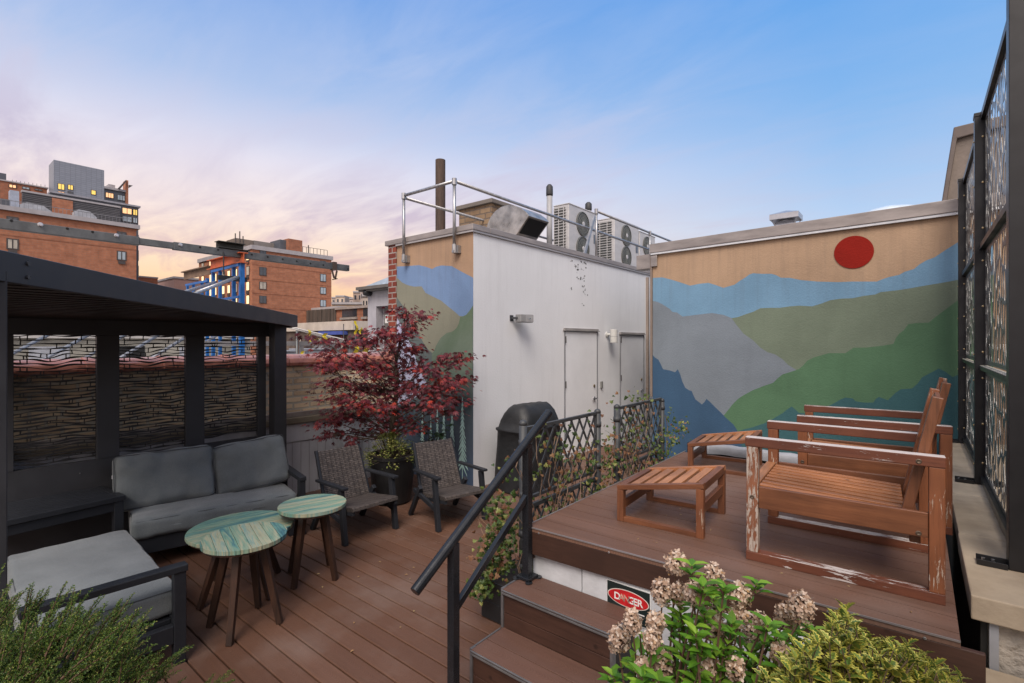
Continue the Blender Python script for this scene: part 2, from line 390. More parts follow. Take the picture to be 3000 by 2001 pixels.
mb=MB(); mb.box(XL,XL+.024,2.475,5.16,.56,UZ-.03); mb.build('side_board',fasm,fas)
# white storage wall under the deck front
ww=thing('white_riser_wall','scuffed white panel wall beneath the raised deck behind the steps','wall panel',(-1.5,2.5,0))
scuff=M('scuffed_white_paint',(.50,.51,.53),.6,0,.22,4,bump=.35,bscale=30,dist=.006,tint=(.56,.57,.60))
mb=MB(); mb.box(-1.86,-1.512,2.497,2.53,0,.60); mb.build('panel',scuff,ww,bevel=.003)
mb=MB(); mb.box(-1.505,.11,2.494,2.53,0,.60); mb.build('panel',scuff,ww,bevel=.003)
# danger sign
sg=thing('danger_sign','worn danger sign, white letters in a red oval on black, under the raised deck','sign',(-1.215,2.49,.54))
mb=MB(); mb.box(-1.345,-1.085,2.4885,2.4935,.385,.583); mb.build('border',M('sign_white',(.62,.62,.62),.45),sg,bevel=.001)
mb=MB(); mb.box(-1.339,-1.091,2.4865,2.4884,.391,.577); mb.build('plate',M('sign_black',(.01,.018,.018),.35),sg)
def oval(rx,rz,y,d,n=40): return [( -1.215+rx*math.cos(t*2*math.pi/n),y,.51+rz*math.sin(t*2*math.pi/n)) for t in range(n)]
mb=MB(); mb.prism(oval(.121,.046,2.4862,0),(0,-.0008,0)); mb.build('oval_rim',M('sign_cream',(.6,.55,.5),.45),sg)
mb=MB(); mb.prism(oval(.116,.042,2.4852,0),(0,-.0008,0)); mb.build('red_oval',M('sign_red',(.45,.012,.016),.4,var=.3,scale=20),sg)
def textmesh(s,size,mat,name,parent,origin,xdir=(1,0,0),zdir=(0,0,1),bold=.0,ext=.0006,align='CENTER'):
    x=Vector(xdir);zz=Vector(zdir);vs,fs=TXT[s]
    mb=MB(); mb.v=[tuple(Vector(origin)+x*(v[0]*size)+zz*(v[1]*size)+x.cross(zz)*(v[2]*size)) for v in vs]
    mb.f=list(fs); mb.m=[0]*len(fs)
    return mb.build(name,mat,parent)
lw=M('letter_white',(.68,.66,.64),.5); lworn=M('letter_worn',(.48,.26,.20),.6,var=.5,scale=60)
xs=-1.215-.082
for ch,wd,mt in (('D',.031,lw),('A',.029,lworn),('N',.030,lworn),('G',.031,lw),('E',.026,lw),('R',.03,lw)):
    textmesh(ch,.052,mt,'letter',sg,(xs,2.4838,.492),bold=.0012,align='LEFT'); xs+=wd*.93
for i in range(3):
    mb=MB(); mb.box(-1.31+.02*i,-1.12-.02*i,2.4852,2.4862,.447-.014*i,.4525-.014*i); mb.build('small_print',lw,sg)
# ================================================================== steps
st=thing('deck_steps','brown composite steps with steel nosing climbing to the raised deck','steps',(-1.53,2.0,0))
SX0,SX1=-1.893,-1.175
tr_m=deckmat('tread_boards',(.118,.060,.043),(.150,.078,.056),.0,.131,.12)
trimm=M('step_trim_steel',(.17,.165,.17),.42,.5,.15,12)
def step(z,y0,y1,zb):
    mb=MB(); h=(y1-y0)/2
    mb.box(SX0+.008,SX1-.008,y0+.006,y0+h-.003,z-.022,z); mb.box(SX0+.008,SX1-.008,y0+h+.002,y1+(.018 if z<.3 else 0),z-.022,z); mb.build('tread',tr_m,st,bevel=.002)
    mb=MB(); mb.box(SX0+.012,SX1-.012,y0+.016,y0+.034,zb+.09,z-.03); mb.box(SX0+.012,SX1-.012,y0+.016,y0+.034,zb,zb+.086); mb.build('riser',fasm,st,bevel=.002)
    mb=MB(); mb.box(SX0+.004,SX1-.004,y0,y0+.016,z-.030,z-.018); mb.box(SX0+.004,SX1-.004,y0-.002,y0+.012,z-.012,z-.004)
    mb.build('nosing',trimm,st,bevel=.002)
    mb=MB(); mb.box(SX0-.003,SX0+.007,y0+.002,y1,zb,z+.003) if 0 else None
    mb.box(SX0-.004,SX0+.012,y0+.006,y0+.04,zb,z+.002); mb.box(SX0-.004,SX0+.006,y0+.04,y1,z-.022,z+.002)
    mb.build('corner_trim',trimm,st,bevel=.001); mb=MB()
    mb.box(SX1-.012,SX1+.004,y0+.006,y0+.04,zb,z+.002); mb.box(SX1-.006,SX1+.004,y0+.04,y1,z-.022,z+.002)
    mb.build('corner_trim',trimm,st,bevel=.001)
    mb=MB(); mb.box(SX0+.002,SX0+.010,y0+.04,2.49,zb,z-.024); mb.box(SX1-.010,SX1-.002,y0+.04,2.49,zb,z-.024); mb.each('side_panel',M('step_side_dark',(.02,.018,.018),.7),st)
step(.456,2.224,2.49,.228); step(.228,1.962,2.222,0.)
# ================================================================== stair handrail
hr=thing('stair_handrail','black tubular handrail rising beside the brown steps','handrail',(-1.85,2.0,0))
hx=-1.85; zc=lambda y:.73+.658*(y-1.57)
hm=M('handrail_black',(.014,.016,.020),.24,.1,.12,14)
mb=MB(); mb.tube([(hx,1.545,zc(1.545)),(hx,2.655,zc(2.655))],.0265,20); mb.build('rail_tube',hm,hr,bevel=.003)
for (y,zb,w_) in ((1.80,0,.046),(2.425,.456,.046)):
    mb=MB(); mb.box(hx-w_/2,hx+w_/2,y-w_/2,y+w_/2,zb,zc(y)-.015); po=mb.build('post',hm,hr,bevel=.003)
    mb=MB(); mb.box(hx-.048,hx+.048,y-.048,y+.048,zb+.004,zb+.022); 
    for a in range(4):
        t=a*math.pi/2+math.pi/4; mb.lathe([(.022,.001),(.022,.009)],(hx+.068*math.cos(t),y+.068*math.sin(t),zb),14)
        mb.bar((hx,y,zb+.005),(hx+.068*math.cos(t),y+.068*math.sin(t),zb+.005),.036,.008)
    mb.build('base_plate',hm,po,bevel=.002)
mb=MB(); mb.bar((hx,1.80,.515),(hx,2.425,.965),.028,.036); mb.build('lower_rail',hm,hr,bevel=.002)
# ================================================================== stair bulkhead building (white wall + left mural)
BX,BY,TZ=-4.443,4.667,3.315
bk=thing('stair_bulkhead','white stucco rooftop room with a mountain mural on its left face','rooftop building',(BX,BY,0))
whst=stucco('white_stucco_wall',(.70,.71,.73),True,bs=.25,var=.05,run=.06)
mb=MB(); mb.box(-6.0,BX,BY+.012,11.6,-.05,TZ+.03); o=mb.build('wall',[whst],bk)
redbr=brick('red_quoin_brick',(.22,.055,.035),(.15,.038,.028),(.30,.26,.24),.19,.085,.010)
mb=MB(); mb.box(-6.19,-6.002,BY-.004,11.6,.0,TZ+.02); mb.build('brick_corner',redbr,bk)
def curve(pts,X0,Y0,s,fn): return [fn(X0+x/s,Y0+y/s) for x,y in pts]
# left mural: painted layers as sheets 0.8 mm apart on the -Y face
def LM(pts,X0,Y0,s):
    return [(p.x,p.z) for p in (onY(X0+x/s,Y0+y/s,BY) for x,y in pts)]
def clampx(pts,a,b): return [(min(max(x,a),b),z) for x,z in pts]
mur=MB(); XA,XB=-6.0,BX
def lay(poly,k,mi):
    mur.mi=mi; yy=BY+.010-.0012*k
    mur.add([(x,yy,z) for x,z in poly],[tuple(range(len(poly)))])
lay([(XA,-.05),(XB,-.05),(XB,TZ+.03),(XA,TZ+.03)],0,0)
s1=(1100,440,2.612); s2=(830,800,3.509)
b_=clampx(LM([(150,890),(240,885),(330,878),(380,890),(430,908),(460,890),(500,880),(580,885),(650,925),(740,972),(760,980)],*s1),XA,XB)
lay([(XA,0)]+b_[:1]+b_+[(XB,0)],1,1)
b_=clampx(LM([(150,975),(200,1010),(240,1030),(290,1042),(350,1040),(380,1090),(440,1120),(500,1150),(560,1200),(610,1240),(640,1268),(680,1270)],*s1),XA,XB)
lay([(XA,0)]+b_+[(b_[-1][0]+.02,0)],2,2)
b_=clampx(LM([(1165,250),(1200,300),(1230,340),(1290,480),(1380,610),(1440,720),(1490,790),(1540,830),(1600,1000),(1680,1200)],*s2),XA,XB)
lay([(XA,0)]+b_+[(b_[-1][0],0)],3,3)
b_=clampx(LM([(1165,460),(1190,500),(1230,580),(1270,640),(1290,700),(1340,800),(1365,900),(1400,1000),(1480,1150),(1520,1300)],*s2),XA,XB)
lay([(XA,0)]+b_+[(b_[-1][0],0)],4,4)
b_=clampx(LM([(1960,320),(1945,335),(1920,375),(1900,400),(1880,425),(1850,440),(1815,450),(1808,490),(1800,520),(1780,560),(1750,590),(1720,605),(1680,612),(1650,635),(1620,660),(1600,690),(1570,740),(1545,800),(1525,830),(1530,950),(1500,1100),(1400,1250),(1250,1340),(1150,1360)],*s2),XA,XB)
lay([(XB,0)]+b_+[(XA,0)],5,5)
K=.50
tan=C(150,124,102,.92); blue=C(112,142,172,K); navy=C(42,66,90,K)
ml=[stucco('mural_tan',tan,bs=.25),stucco('mural_blue',C(98,120,152,.85),bs=.25),stucco('mural_sage',C(106,106,94,.75),bs=.25),
    stucco('mural_slate',C(76,84,84,.75),bs=.25),stucco('mural_lilac',C(140,142,164,.75),bs=.2),
    stucco('mural_green_to_navy',(.1,.12,.1),bs=.25,grime=False,zgrad=[(0.,C(16,48,80,.55)),(.16,C(16,40,62,.6)),(.32,C(20,44,52,.6)),(.46,C(56,74,58,.65)),(.7,C(66,82,62,.7))])]
mur.build('mural',ml,bk)
# painted pines
pm=M('pine_paint',C(126,152,150,.5),.85,0,.15,8); tr=MB(); rr=random.Random(5)
def pine(x,zt,zb,hw,trunk):
    y=BY-.0012-.0025; n=int((zt-zb)/.052)
    for i in range(n):
        f=(i+.5)/n; z=zt-(zt-zb)*f; w_=hw*(.12+.88*f)
        for sgn in (-1,1):
            ww_=w_*rr.uniform(.85,1.1); dz=.05+.10*f*rr.uniform(.8,1.15)
            tr.add([(x,y,z+.022),(x,y,z-.03),(x+sgn*ww_,y,z-dz),(x+sgn*ww_*.9,y,z-dz+.03)],[(0,1,2,3) if sgn>0 else (3,2,1,0)])
    tr.quad((x-.006,y-.0004,trunk),(x+.006,y-.0004,trunk),(x+.004,y-.0004,zt+.04),(x-.004,y-.0004,zt+.04))
for px,t,b,hw in ((920,330,1190,75),(785,440,1180,65),(675,420,1180,60),(590,420,1150,45),(505,560,1150,48),(395,500,1150,55)):
    P=lambda yy:onY(1150+px/4.48,1100+yy/4.48,BY)
    hwm=(onY(1150+(px+hw)/4.48,1300,BY)-onY(1150+(px-hw)/4.48,1300,BY)).length/2
    pine(P(t).x,P(t).z,P(b).z,hwm,P(b+200 if px>700 else b).z)
tr.build('painted_pines',pm,bk)
# coping of the bulkhead
mb=MB(); ez=TZ; tz=3.41
def coping(mb,x0,x1,y0,y1): mb.box(x0,x1,y0,y1,ez,tz)
mb.box(-6.235,BX+.035,BY-.035,BY+.30,ez+.02,tz); mb.box(BX-.28,BX+.035,BY+.302,11.6,ez+.02,tz); mb.box(-6.235,-5.95,BY+.302,11.6,ez+.02,tz)
mb.build('coping',coping_m,bk,bevel=.006)
mb=MB(); mb.box(-5.99,BX+.026,BY-.026,BY-.004,ez-.008,ez+.024); mb.box(BX+.002,BX+.026,BY-.003,11.6,ez-.008,ez+.024); mb.build('drip_edge',M('drip_edge_metal',(.40,.38,.38),.5,.3),bk,bevel=.003)
mb=MB(); mb.box(-5.94,BX-.29,BY+.31,11.6,TZ+.031,TZ+.045); mb.build('roof',M('roof_membrane',(.2,.2,.2),.9,bump=.3),bk)
# flaked paint patches on white wall
fl=MB(); rr=random.Random(9)
def flake(cx,cz,s):
    n=rr.randint(6,9); pts=[]
    for i in range(n):
        t=2*math.pi*i/n; r=s*rr.uniform(.35,1.2); pts.append((BX+.0025,cx+r*math.cos(t)*1.2,cz+r*math.sin(t)*.7))
    fl.add(pts,[tuple(range(n))])
for (px,py,n,sp_) in ((1600,865,7,14),(1545,880,6,14),(1570,905,12,22),(1530,905,5,10),(1585,980,8,13),(1560,985,3,10),(1590,1040,3,8),(1605,1078,5,10),(1500,1055,2,6),(1585,1180,3,8),(1495,845,2,6),(1575,845,3,10),(1610,1105,2,6)):
    for _ in range(n):
        q=onX(1100+(px+rr.gauss(0,sp_))/2.612,440+(py+rr.gauss(0,sp_*.8))/2.612,BX); flake(q.y,q.z,rr.uniform(.008,.026))
fl.build('paint_flakes',M('bare_plaster',(.13,.13,.13),.9,var=.4,scale=30),bk)
# doors in the white wall
def door(y0,y1,zt,zb,hy,hz,name='door'):
    mb=MB(); mb.box(BX+.004,BX+.014,y0+.015,y1-.02,zb,zt-.02); d=mb.build(name,white_p,bk,bevel=.002)
    mb=MB(); 
    for (a,b) in ((y0,y0+.012),(y1-.014,y1)): mb.box(BX+.001,BX+.022,a,b,zb,zt)
    mb.box(BX+.001,BX+.0025,y0+.012,y0+.018,zb,zt); mb.build('frame',M('door_shadow_gap_grey',(.17,.175,.19),.5),d,bevel=.002)  # frame kept dark to paint in the shadow gap round the leaf
    mb=MB(); mb.box(BX+.001,BX+.05,y0-.03,y1+.035,zt,zt+.014); mb.box(BX+.001,BX+.03,y0-.02,y1+.02,zt+.014,zt+.045); mb.build('drip_cap',M('drip_cap_bronze',(.33,.31,.30),.5,.3),d,bevel=.003)
    for hz_ in (1.93,1.2,.35):
        mb=MB(); mb.box(BX+.012,BX+.028,y0+.006,y0+.03,hz_-.055,hz_+.055); mb.tube([(BX+.03,y0+.014,hz_-.055),(BX+.03,y0+.014,hz_+.055)],.007,8); mb.build('hinge',M('hinge_brown',(.06,.05,.045),.5,.5),d)
    mb=MB(); mb.lathe([(.032,.0),(.034,.012),(.014,.016),(.014,.045)],(BX+.012,hy,hz),18,'x'); mb.bar((BX+.055,hy+.01,hz),(BX+.055,hy-.10,hz+.004),.018,.022); mb.build('handle',steel,d,smooth=False,bevel=.002)
    mb=MB(); mb.lathe([(.026,0),(.026,.016),(.012,.022)],(BX+.012,hy,hz+.22),16,'x'); mb.build('deadbolt',M('brass_dull',(.25,.2,.12),.4,.8),d)
door(6.80,7.86,2.075,.06,7.74,.90); door(8.74,9.80,2.035,.06,9.68,.9)
# ------------------------------------------------ mural wall on the right
ML=(-3.3725,7.800); MR=(.3326,7.4735)
md=Vector((MR[0]-ML[0],MR[1]-ML[1],0)).normalized(); mn=Vector((md.y,-md.x,0))   # mn faces the camera
mw=thing('mural_wall','tall stucco wall painted with mountains and a red sun disc','wall',(ML[0],ML[1],0))
def wp(s,z,o=0.): p=Vector((ML[0],ML[1],0))+md*s+mn*o; return (p.x,p.y,z)
SL=6.2; 
def wbox(mb,s0,s1,z0,z1,o0,o1):
    return mb.add([wp(s0,z0,o0),wp(s1,z0,o0),wp(s1,z0,o1),wp(s0,z0,o1),wp(s0,z1,o0),wp(s1,z1,o0),wp(s1,z1,o1),wp(s0,z1,o1)],[(0,3,2,1),(4,5,6,7),(0,1,5,4),(1,2,6,5),(2,3,7,6),(3,0,4,7)])
mb=MB(); wbox(mb,0,SL,-.1,3.335,-.35,-.010); mb.build('wall',stucco('side_stucco',(.35,.3,.25)),mw)
mur=MB()
def rl(pts): 
    return [onPl(1880+x/1.844,500+y/1.844,ML,MR) for x,y in pts]
def rlay(poly,k,mi):
    mur.mi=mi; mur.add([wp(min(max(s,0),SL),z,-.008+.0012*k) for s,z in poly],[tuple(range(len(poly)))])
rlay([(0,-.1),(SL,-.1),(SL,3.335),(0,3.335)],0,0)
def reg(pts,k,mi,close=None):
    b=rl(pts); rlay([(b[0][0],-.1)]+b+[(b[-1][0],-.1)],k,mi)
reg([(40,582),(60,578),(110,575),(160,588),(200,600),(260,620),(310,610),(360,605),(400,617),(440,632),(500,615),(530,593),(560,575),(580,560),(600,553),(650,556),(700,556),(725,563),(750,577),(800,578),(860,590),(950,598),(1060,601),(1130,598),(1200,598),(1270,598),(1300,585),(1340,572),(1390,562),(1420,545),(1470,530),(1500,505),(1540,482),(1580,468),(1640,428),(1700,390),(1900,270)],1,1)
reg([(430,800),(480,797),(520,790),(560,775),(600,762),(640,742),(690,740),(745,740),(800,732),(850,728),(920,732),(970,717),(1020,698),(1080,690),(1140,688),(1200,675),(1260,668),(1290,655),(1380,645),(1440,636),(1540,618),(1620,605),(1700,590),(1900,560)],2,2)
reg([(40,698),(60,702),(85,708),(110,720),(150,745),(165,762),(190,765),(220,787),(300,777),(380,768),(440,778),(485,795),(510,830),(550,880),(600,915),(640,955),(680,980),(720,992),(760,1018),(790,1048),(832,1074)],3,3)
reg([(440,1325),(460,1300),(490,1262),(520,1232),(545,1215),(600,1185),(635,1172),(650,1165),(710,1145),(735,1120),(760,1100),(830,1078),(850,1070),(875,1048),(895,1025),(930,1008),(1010,985),(1100,985),(1145,955),(1210,955),(1300,945),(1360,935),(1372,905),(1390,880),(1415,862),(1440,828),(1490,822),(1550,820),(1580,795),(1620,765),(1660,735),(1700,705),(1900,560)],4,4)
reg([(500,1414),(540,1400),(600,1385),(660,1365),(700,1345),(760,1310),(785,1290),(810,1273),(830,1290),(850,1308),(920,1312),(990,1280),(1040,1255),(1075,1235),(1100,1225),(1140,1230),(1155,1245),(1200,1252),(1250,1252),(1265,1232),(1280,1222),(1305,1230),(1330,1240),(1370,1200),(1400,1180),(1460,1176),(1490,1150),(1515,1115),(1560,1092),(1605,1068),(1640,1085),(1680,1115),(1700,1105),(1900,1090)],5,5)
reg([(40,990),(55,995),(70,1008),(90,1020),(105,1050),(115,1072),(150,1078),(180,1088),(195,1072),(208,1100),(218,1135),(235,1172),(255,1185),(270,1190),(278,1210),(290,1235),(310,1250),(325,1262),(338,1250),(350,1232),(365,1245),(400,1280),(430,1308),(450,1330),(495,1370),(515,1400),(525,1430),(545,1500)],6,6)
c0=rl([(1147,439)])[0]
# the painted disc, its rim projected from the survey
b=rl([(1147+108*math.cos(t)*1.0,439-88*math.sin(t)-8*math.cos(t)*1.0) for t in [i*2*math.pi/64 for i in range(64)]])
rlay(b,7,7)
K=.60
mr=[stucco('mural_sand',C(156,131,108,.85),bs=.4),stucco('mural_sky_blue',C(108,142,168,.95),bs=.4),stucco('mural_sage_green',C(94,104,90,.72),bs=.4),stucco('mural_purple_grey',C(106,114,122,.80),bs=.4),
    stucco('mural_mid_green',C(68,95,72,.66),bs=.4),stucco('mural_teal',C(46,76,80,K),bs=.4),stucco('mural_navy',C(44,66,88,K),bs=.4),stucco('mural_red_sun',C(116,20,10,.75),grime=False,bs=.5)]
mur.build('mural',mr,mw)
mb=MB(); wbox(mb,-.03,SL,3.345,3.49,-.38,.045); mb.build('coping',coping_m,mw,bevel=.006)
mb=MB(); wbox(mb,-.02,SL,3.312,3.344,.0015,.036); mb.build('drip_edge',coping_w,mw,bevel=.004)
mb=MB(); wbox(mb,-.035,-.001,1.0,3.30,-.12,.02); mb.build('corner_flashing',M('corner_flashing_brown',(.22,.17,.14),.6,.2),mw,bevel=.003)
mb=MB(); wbox(mb,-.02,.09,3.12,3.30,.002,.03); wbox(mb,-.30,-.036,3.10,3.34,-.2,.0); mb.build('scupper_box',coping_m,mw,bevel=.008)
# vent cap and dome beyond the mural coping
vc=thing('roof_vent_cap','square metal vent cap above the mural coping','roof vent',tuple(onPl and Vector(wp(1.5,3.3,-1.2))))
q=atD(2100+795/3.918,600+150/3.918,8.6)
ax=q.x; ay=q.y; az_=q.z
vm=M('vent_cap_metal',(.42,.42,.45),.35,.7,.2,5)
OFF[vc.name]=Vector((ax,ay,3.3)); vc.location=(ax,ay,3.3)
mb=MB(); mb.box(ax-.22,ax+.22,ay-.2,ay+.2,az_-.04,az_+.05); mb.add([(ax-.22,ay-.2,az_+.0505),(ax+.22,ay-.2,az_+.0505),(ax+.22,ay+.2,az_+.0505),(ax-.22,ay+.2,az_+.0505),(ax,ay,az_+.13)],[(0,1,4),(1,2,4),(2,3,4),(3,0,4)]); mb.build('cap',vm,vc)
mb=MB(); mb.lathe([(.10,3.3),(.10,az_-.05)],(ax,ay,0),16); mb.build('flue',vm,vc,smooth=False)
mb=MB(); mb.add([(ax-.45,ay-.3,3.42),(ax+.45,ay-.3,3.42),(ax+.45,ay+.3,3.42),(ax-.45,ay+.3,3.42),(ax-.12,ay-.1,az_-.06),(ax+.12,ay-.1,az_-.06),(ax+.12,ay+.1,az_-.06),(ax-.12,ay+.1,az_-.06)],[(0,1,5,4),(1,2,6,5),(2,3,7,6),(3,0,4,7)]); mb.build('base_skirt',vm,vc)
for sx,sy in ((-1,-1),(1,-1),(1,1),(-1,1)):
    mb=MB(); mb.bar((ax+sx*.13,ay+sy*.11,az_-.16),(ax+sx*.2,ay+sy*.17,az_-.03),.03,.006); mb.build('strut',vm,vc)
q=atD(2100+2000/3.918,612,9.5)
dm=MB(); prof=[(.62*math.cos(t*math.pi/16),.26*math.sin(t*math.pi/16)) for t in range(9)]; prof[-1]=(.01,.26); dm.lathe([(.66,-.35)]+[(r,z-.12) for r,z in prof],(q.x,q.y,q.z-.10),28)
tag(dm.build('skylight_dome',M('frosted_dome',(.55,.62,.68),.25),smooth=True),'low frosted skylight dome peeping over the mural coping','skylight')
# roof slab behind mural
mb=MB(); 
mb.add([wp(0,3.3,-.4),wp(SL,3.3,-.4),wp(SL,3.3,-9),wp(-.9,3.3,-9),wp(0,0,-.4),wp(SL,0,-.4),wp(SL,0,-9),wp(-.9,0,-9)],[(0,1,2,3),(4,7,6,5),(0,4,5,1),(2,6,7,3),(0,3,7,4),(1,5,6,2)])
rb=thing('rear_roof_block','low flat roofed block behind the mural wall','building',wp(1,0,-2)); mb.build('roof_block',M('rear_roof_grey',(.2,.2,.2),.9),rb)
# white sheet strip at mural foot
mb=MB(); pts=[]; rr=random.Random(2)
n=26
for i in range(n+1):
    x=-1.83+i*(1.95/n)
    for j,(zz,yy) in enumerate(((.770,5.172),(.80,5.176),(.845,5.18),(.862,5.20),(.85,5.30))):
        pts.append((x,yy+rr.uniform(-.006,.006),zz+rr.uniform(-.006,.006)))
fs=[]
for i in range(n):
    for j in range(4): a=i*5+j; fs.append((a,a+5,a+6,a+1))
mb.add(pts,fs); mb2=MB(); mb2.box(-1.87,.11,5.20,5.32,-.02,.845); tag(mb2.build('deck_end_kerb',dark),kind='structure'); tag(mb.build('flashing_sheet',white_m,smooth=True),'crumpled white membrane strip along the far edge of the raised deck below the mural','membrane strip')
Wp=lambda x,y:(1100+x/2.612,440+y/2.612)
# ================================================================== roof railing
rg=thing('roof_guardrail','grey pipe guardrail round the edge of the white bulkhead roof','guardrail',(-4.73,4.6,3.1))
r=.022
p1=onY(*Wp(208,355),4.58); p2=onY(*Wp(595,222),4.58); zt=4.0
X1,X2=p1.x,p2.x; yb=4.60
mb=MB(); mb.tube([(X1,yb,zt),(X2,yb,zt)],r,10); mb.tube([(X2,yb,zt),(X2+.02,6.0,zt-.02),(X2+.12,7.95,zt-.07),(X2+.1,10.6,zt-.07)],r,10); mb.tube([(X1,yb,zt-.03),(X1,11.0,zt-.06)],r,10)
mb.build('top_rail',galv,rg,smooth=True)
for X,zb_ in ((X1,3.06),(X2,3.08)):
    mb=MB(); mb.tube([(X,yb,zb_+.03),(X,yb,zt)],r,10); po=mb.build('post',galv,rg,smooth=True)
    mb=MB(); mb.tube([(X,yb,zt-.05),(X,yb,zt+.035)],r*1.5,10); mb.build('clamp',galv,po); mb=MB(); mb.tube([(X,yb,zb_-.02),(X,yb,zb_+.09)],r*1.35,10); mb.box(X-.05,X+.05,yb+.02,yb+.075,zb_-.02,zb_+.08); mb.tube([(X,yb-.03,zb_),(X,yb+.06,zb_)],r,8); mb.build('clamp',galv,po)
p3=onX(*Wp(1690,465),-4.5); p4=onX(*Wp(2100,632),-4.5)
mb=MB(); mb.tube([(-4.5,p3.y,p3.z),(-4.5,12.5,p3.z)],r,10); mb.build('upper_rail',galv,rg,smooth=True)
for yy,ztop in ((p3.y,p3.z),(p4.y,p4.z)):
    mb=MB(); mb.tube([(-4.5,yy,3.3),(-4.5,yy,ztop+.03)],r,10); po=mb.build('post',galv,rg,smooth=True)
    mb=MB(); mb.tube([(-4.5,yy,ztop-.05),(-4.5,yy,ztop+.04)],r*1.5,10); mb.build('clamp',galv,po)
mb=MB(); mb.bar((-4.5,p3.y-.06,4.14),(-4.5,p3.y-.42,3.4),.03,.05); mb.build('brace',galv,rg)
# ================================================================== rusty pipe
q=onY(*Wp(497,75),6.1)
pp=thing('rusty_flue_pipe','tall rusty brown flue pipe on the white bulkhead roof','flue pipe',(q.x,6.1,3.36))
mb=MB(); mb.lathe([(.088,3.36),(.088,q.z),(.07,q.z),(.07,q.z-.2)],(q.x,6.1,0),22); mb.build('pipe',M('rusty_pipe',(.075,.05,.038),.8,.2,.45,7,stretch=(3,3,.5),bump=.3,bscale=50),pp,smooth=False)
# ================================================================== chimney
ch=thing('brick_chimney','squat tan brick chimney with a stone cap on the bulkhead roof','chimney',(-5.9,6.6,3.36))
cA=onY(*Wp(888,395),6.3); cL=onY(*Wp(640,470),6.3)
cy1=onX(*Wp(1040,420),cA.x).y
tanbr=brick('tan_chimney_brick',(.27,.19,.12),(.20,.135,.085),(.14,.11,.09),.24,.095,.012)
mb=MB(); mb.box(cL.x,cA.x,6.3,max(cy1,6.9),3.36,cA.z-.02); mb.build('stack',tanbr,ch)
ctop=onY(*Wp(895,360),6.25)
mb=MB(); mb.box(cL.x-.06,cA.x+.05,6.25,max(cy1,6.9)+.05,cA.z-.02,ctop.z); mb.build('cap',M('chimney_cap_stone',(.15,.13,.115),.85,bump=.4,bscale=30),ch,bevel=.01)
# ================================================================== gooseneck exhaust hood
hd=thing('exhaust_hood','rounded galvanised exhaust hood with a dark square mouth on the bulkhead roof','exhaust hood',(-5.0,5.9,3.36))
Yh=5.75
prof=[onY(*Wp(*p),Yh) for p in ((850,600),(858,560),(880,510),(915,465),(960,432),(1010,418),(1060,420),(1110,440),(1150,470),(1175,500),(1080,642),(1050,660),(960,640))]
back=onX(*Wp(1330,545),prof[9].x).y
mb=MB(); mb.prism([tuple(p) for p in prof],(0,back-Yh,0)); 
hm2=M('hood_metal',(.40,.37,.34),.32,.75,.5,4.5,bump=.15,bscale=9,dist=.02)
mb.build('hood',hm2,hd,bevel=.006)
a=prof[9];b=prof[10]; nrm_=Vector((a.z-b.z,0,-(a.x-b.x))).normalized()
mb=MB(); o_=nrm_*.004
e=.03; da=(b-a).normalized()
mb.add([Vector((a.x,Yh+e,a.z))+da*e+o_,Vector((b.x,Yh+e,b.z))-da*e+o_,Vector((b.x,back-e,b.z))-da*e+o_,Vector((a.x,back-e,a.z))+da*e+o_],[(0,1,2,3)]); mb.build('mouth',dark,hd)
mb=MB(); mb.box(-5.5,-5.05,5.85,back-.05,3.36,3.62); mb.build('curb',M('curb_grey',(.2,.2,.2),.8),hd)
# ================================================================== PVC vents
pvc=M('pvc_vent',(.30,.30,.31),.5,0,.15,4); cap=M('rubber_cap',(.03,.03,.032),.6)
for (px,ty,X,rad,lab) in ((1332,262,-5.05,.052,'slim grey vent pipe with a black cap left of the condensers'),(1630,398,-6.3,.07,'short grey vent pipe with a black cap behind the first condenser')):
    q=onX(*Wp(px,ty),X); v=thing('vent_pipe',lab,'vent pipe',(X,q.y,3.36),group=None)
    mb=MB(); mb.tube([(X,q.y,3.36),(X,q.y,q.z-.12)],rad,14); mb.build('pipe',pvc,v,smooth=True)
    mb=MB(); mb.lathe([(rad*1.12,q.z-.2),(rad*1.2,q.z-.17),(rad*1.15,q.z-.04),(rad*.6,q.z),(rad*.1,q.z+.005)],(X,q.y,0),14); mb.build('cap',cap,v,smooth=True)
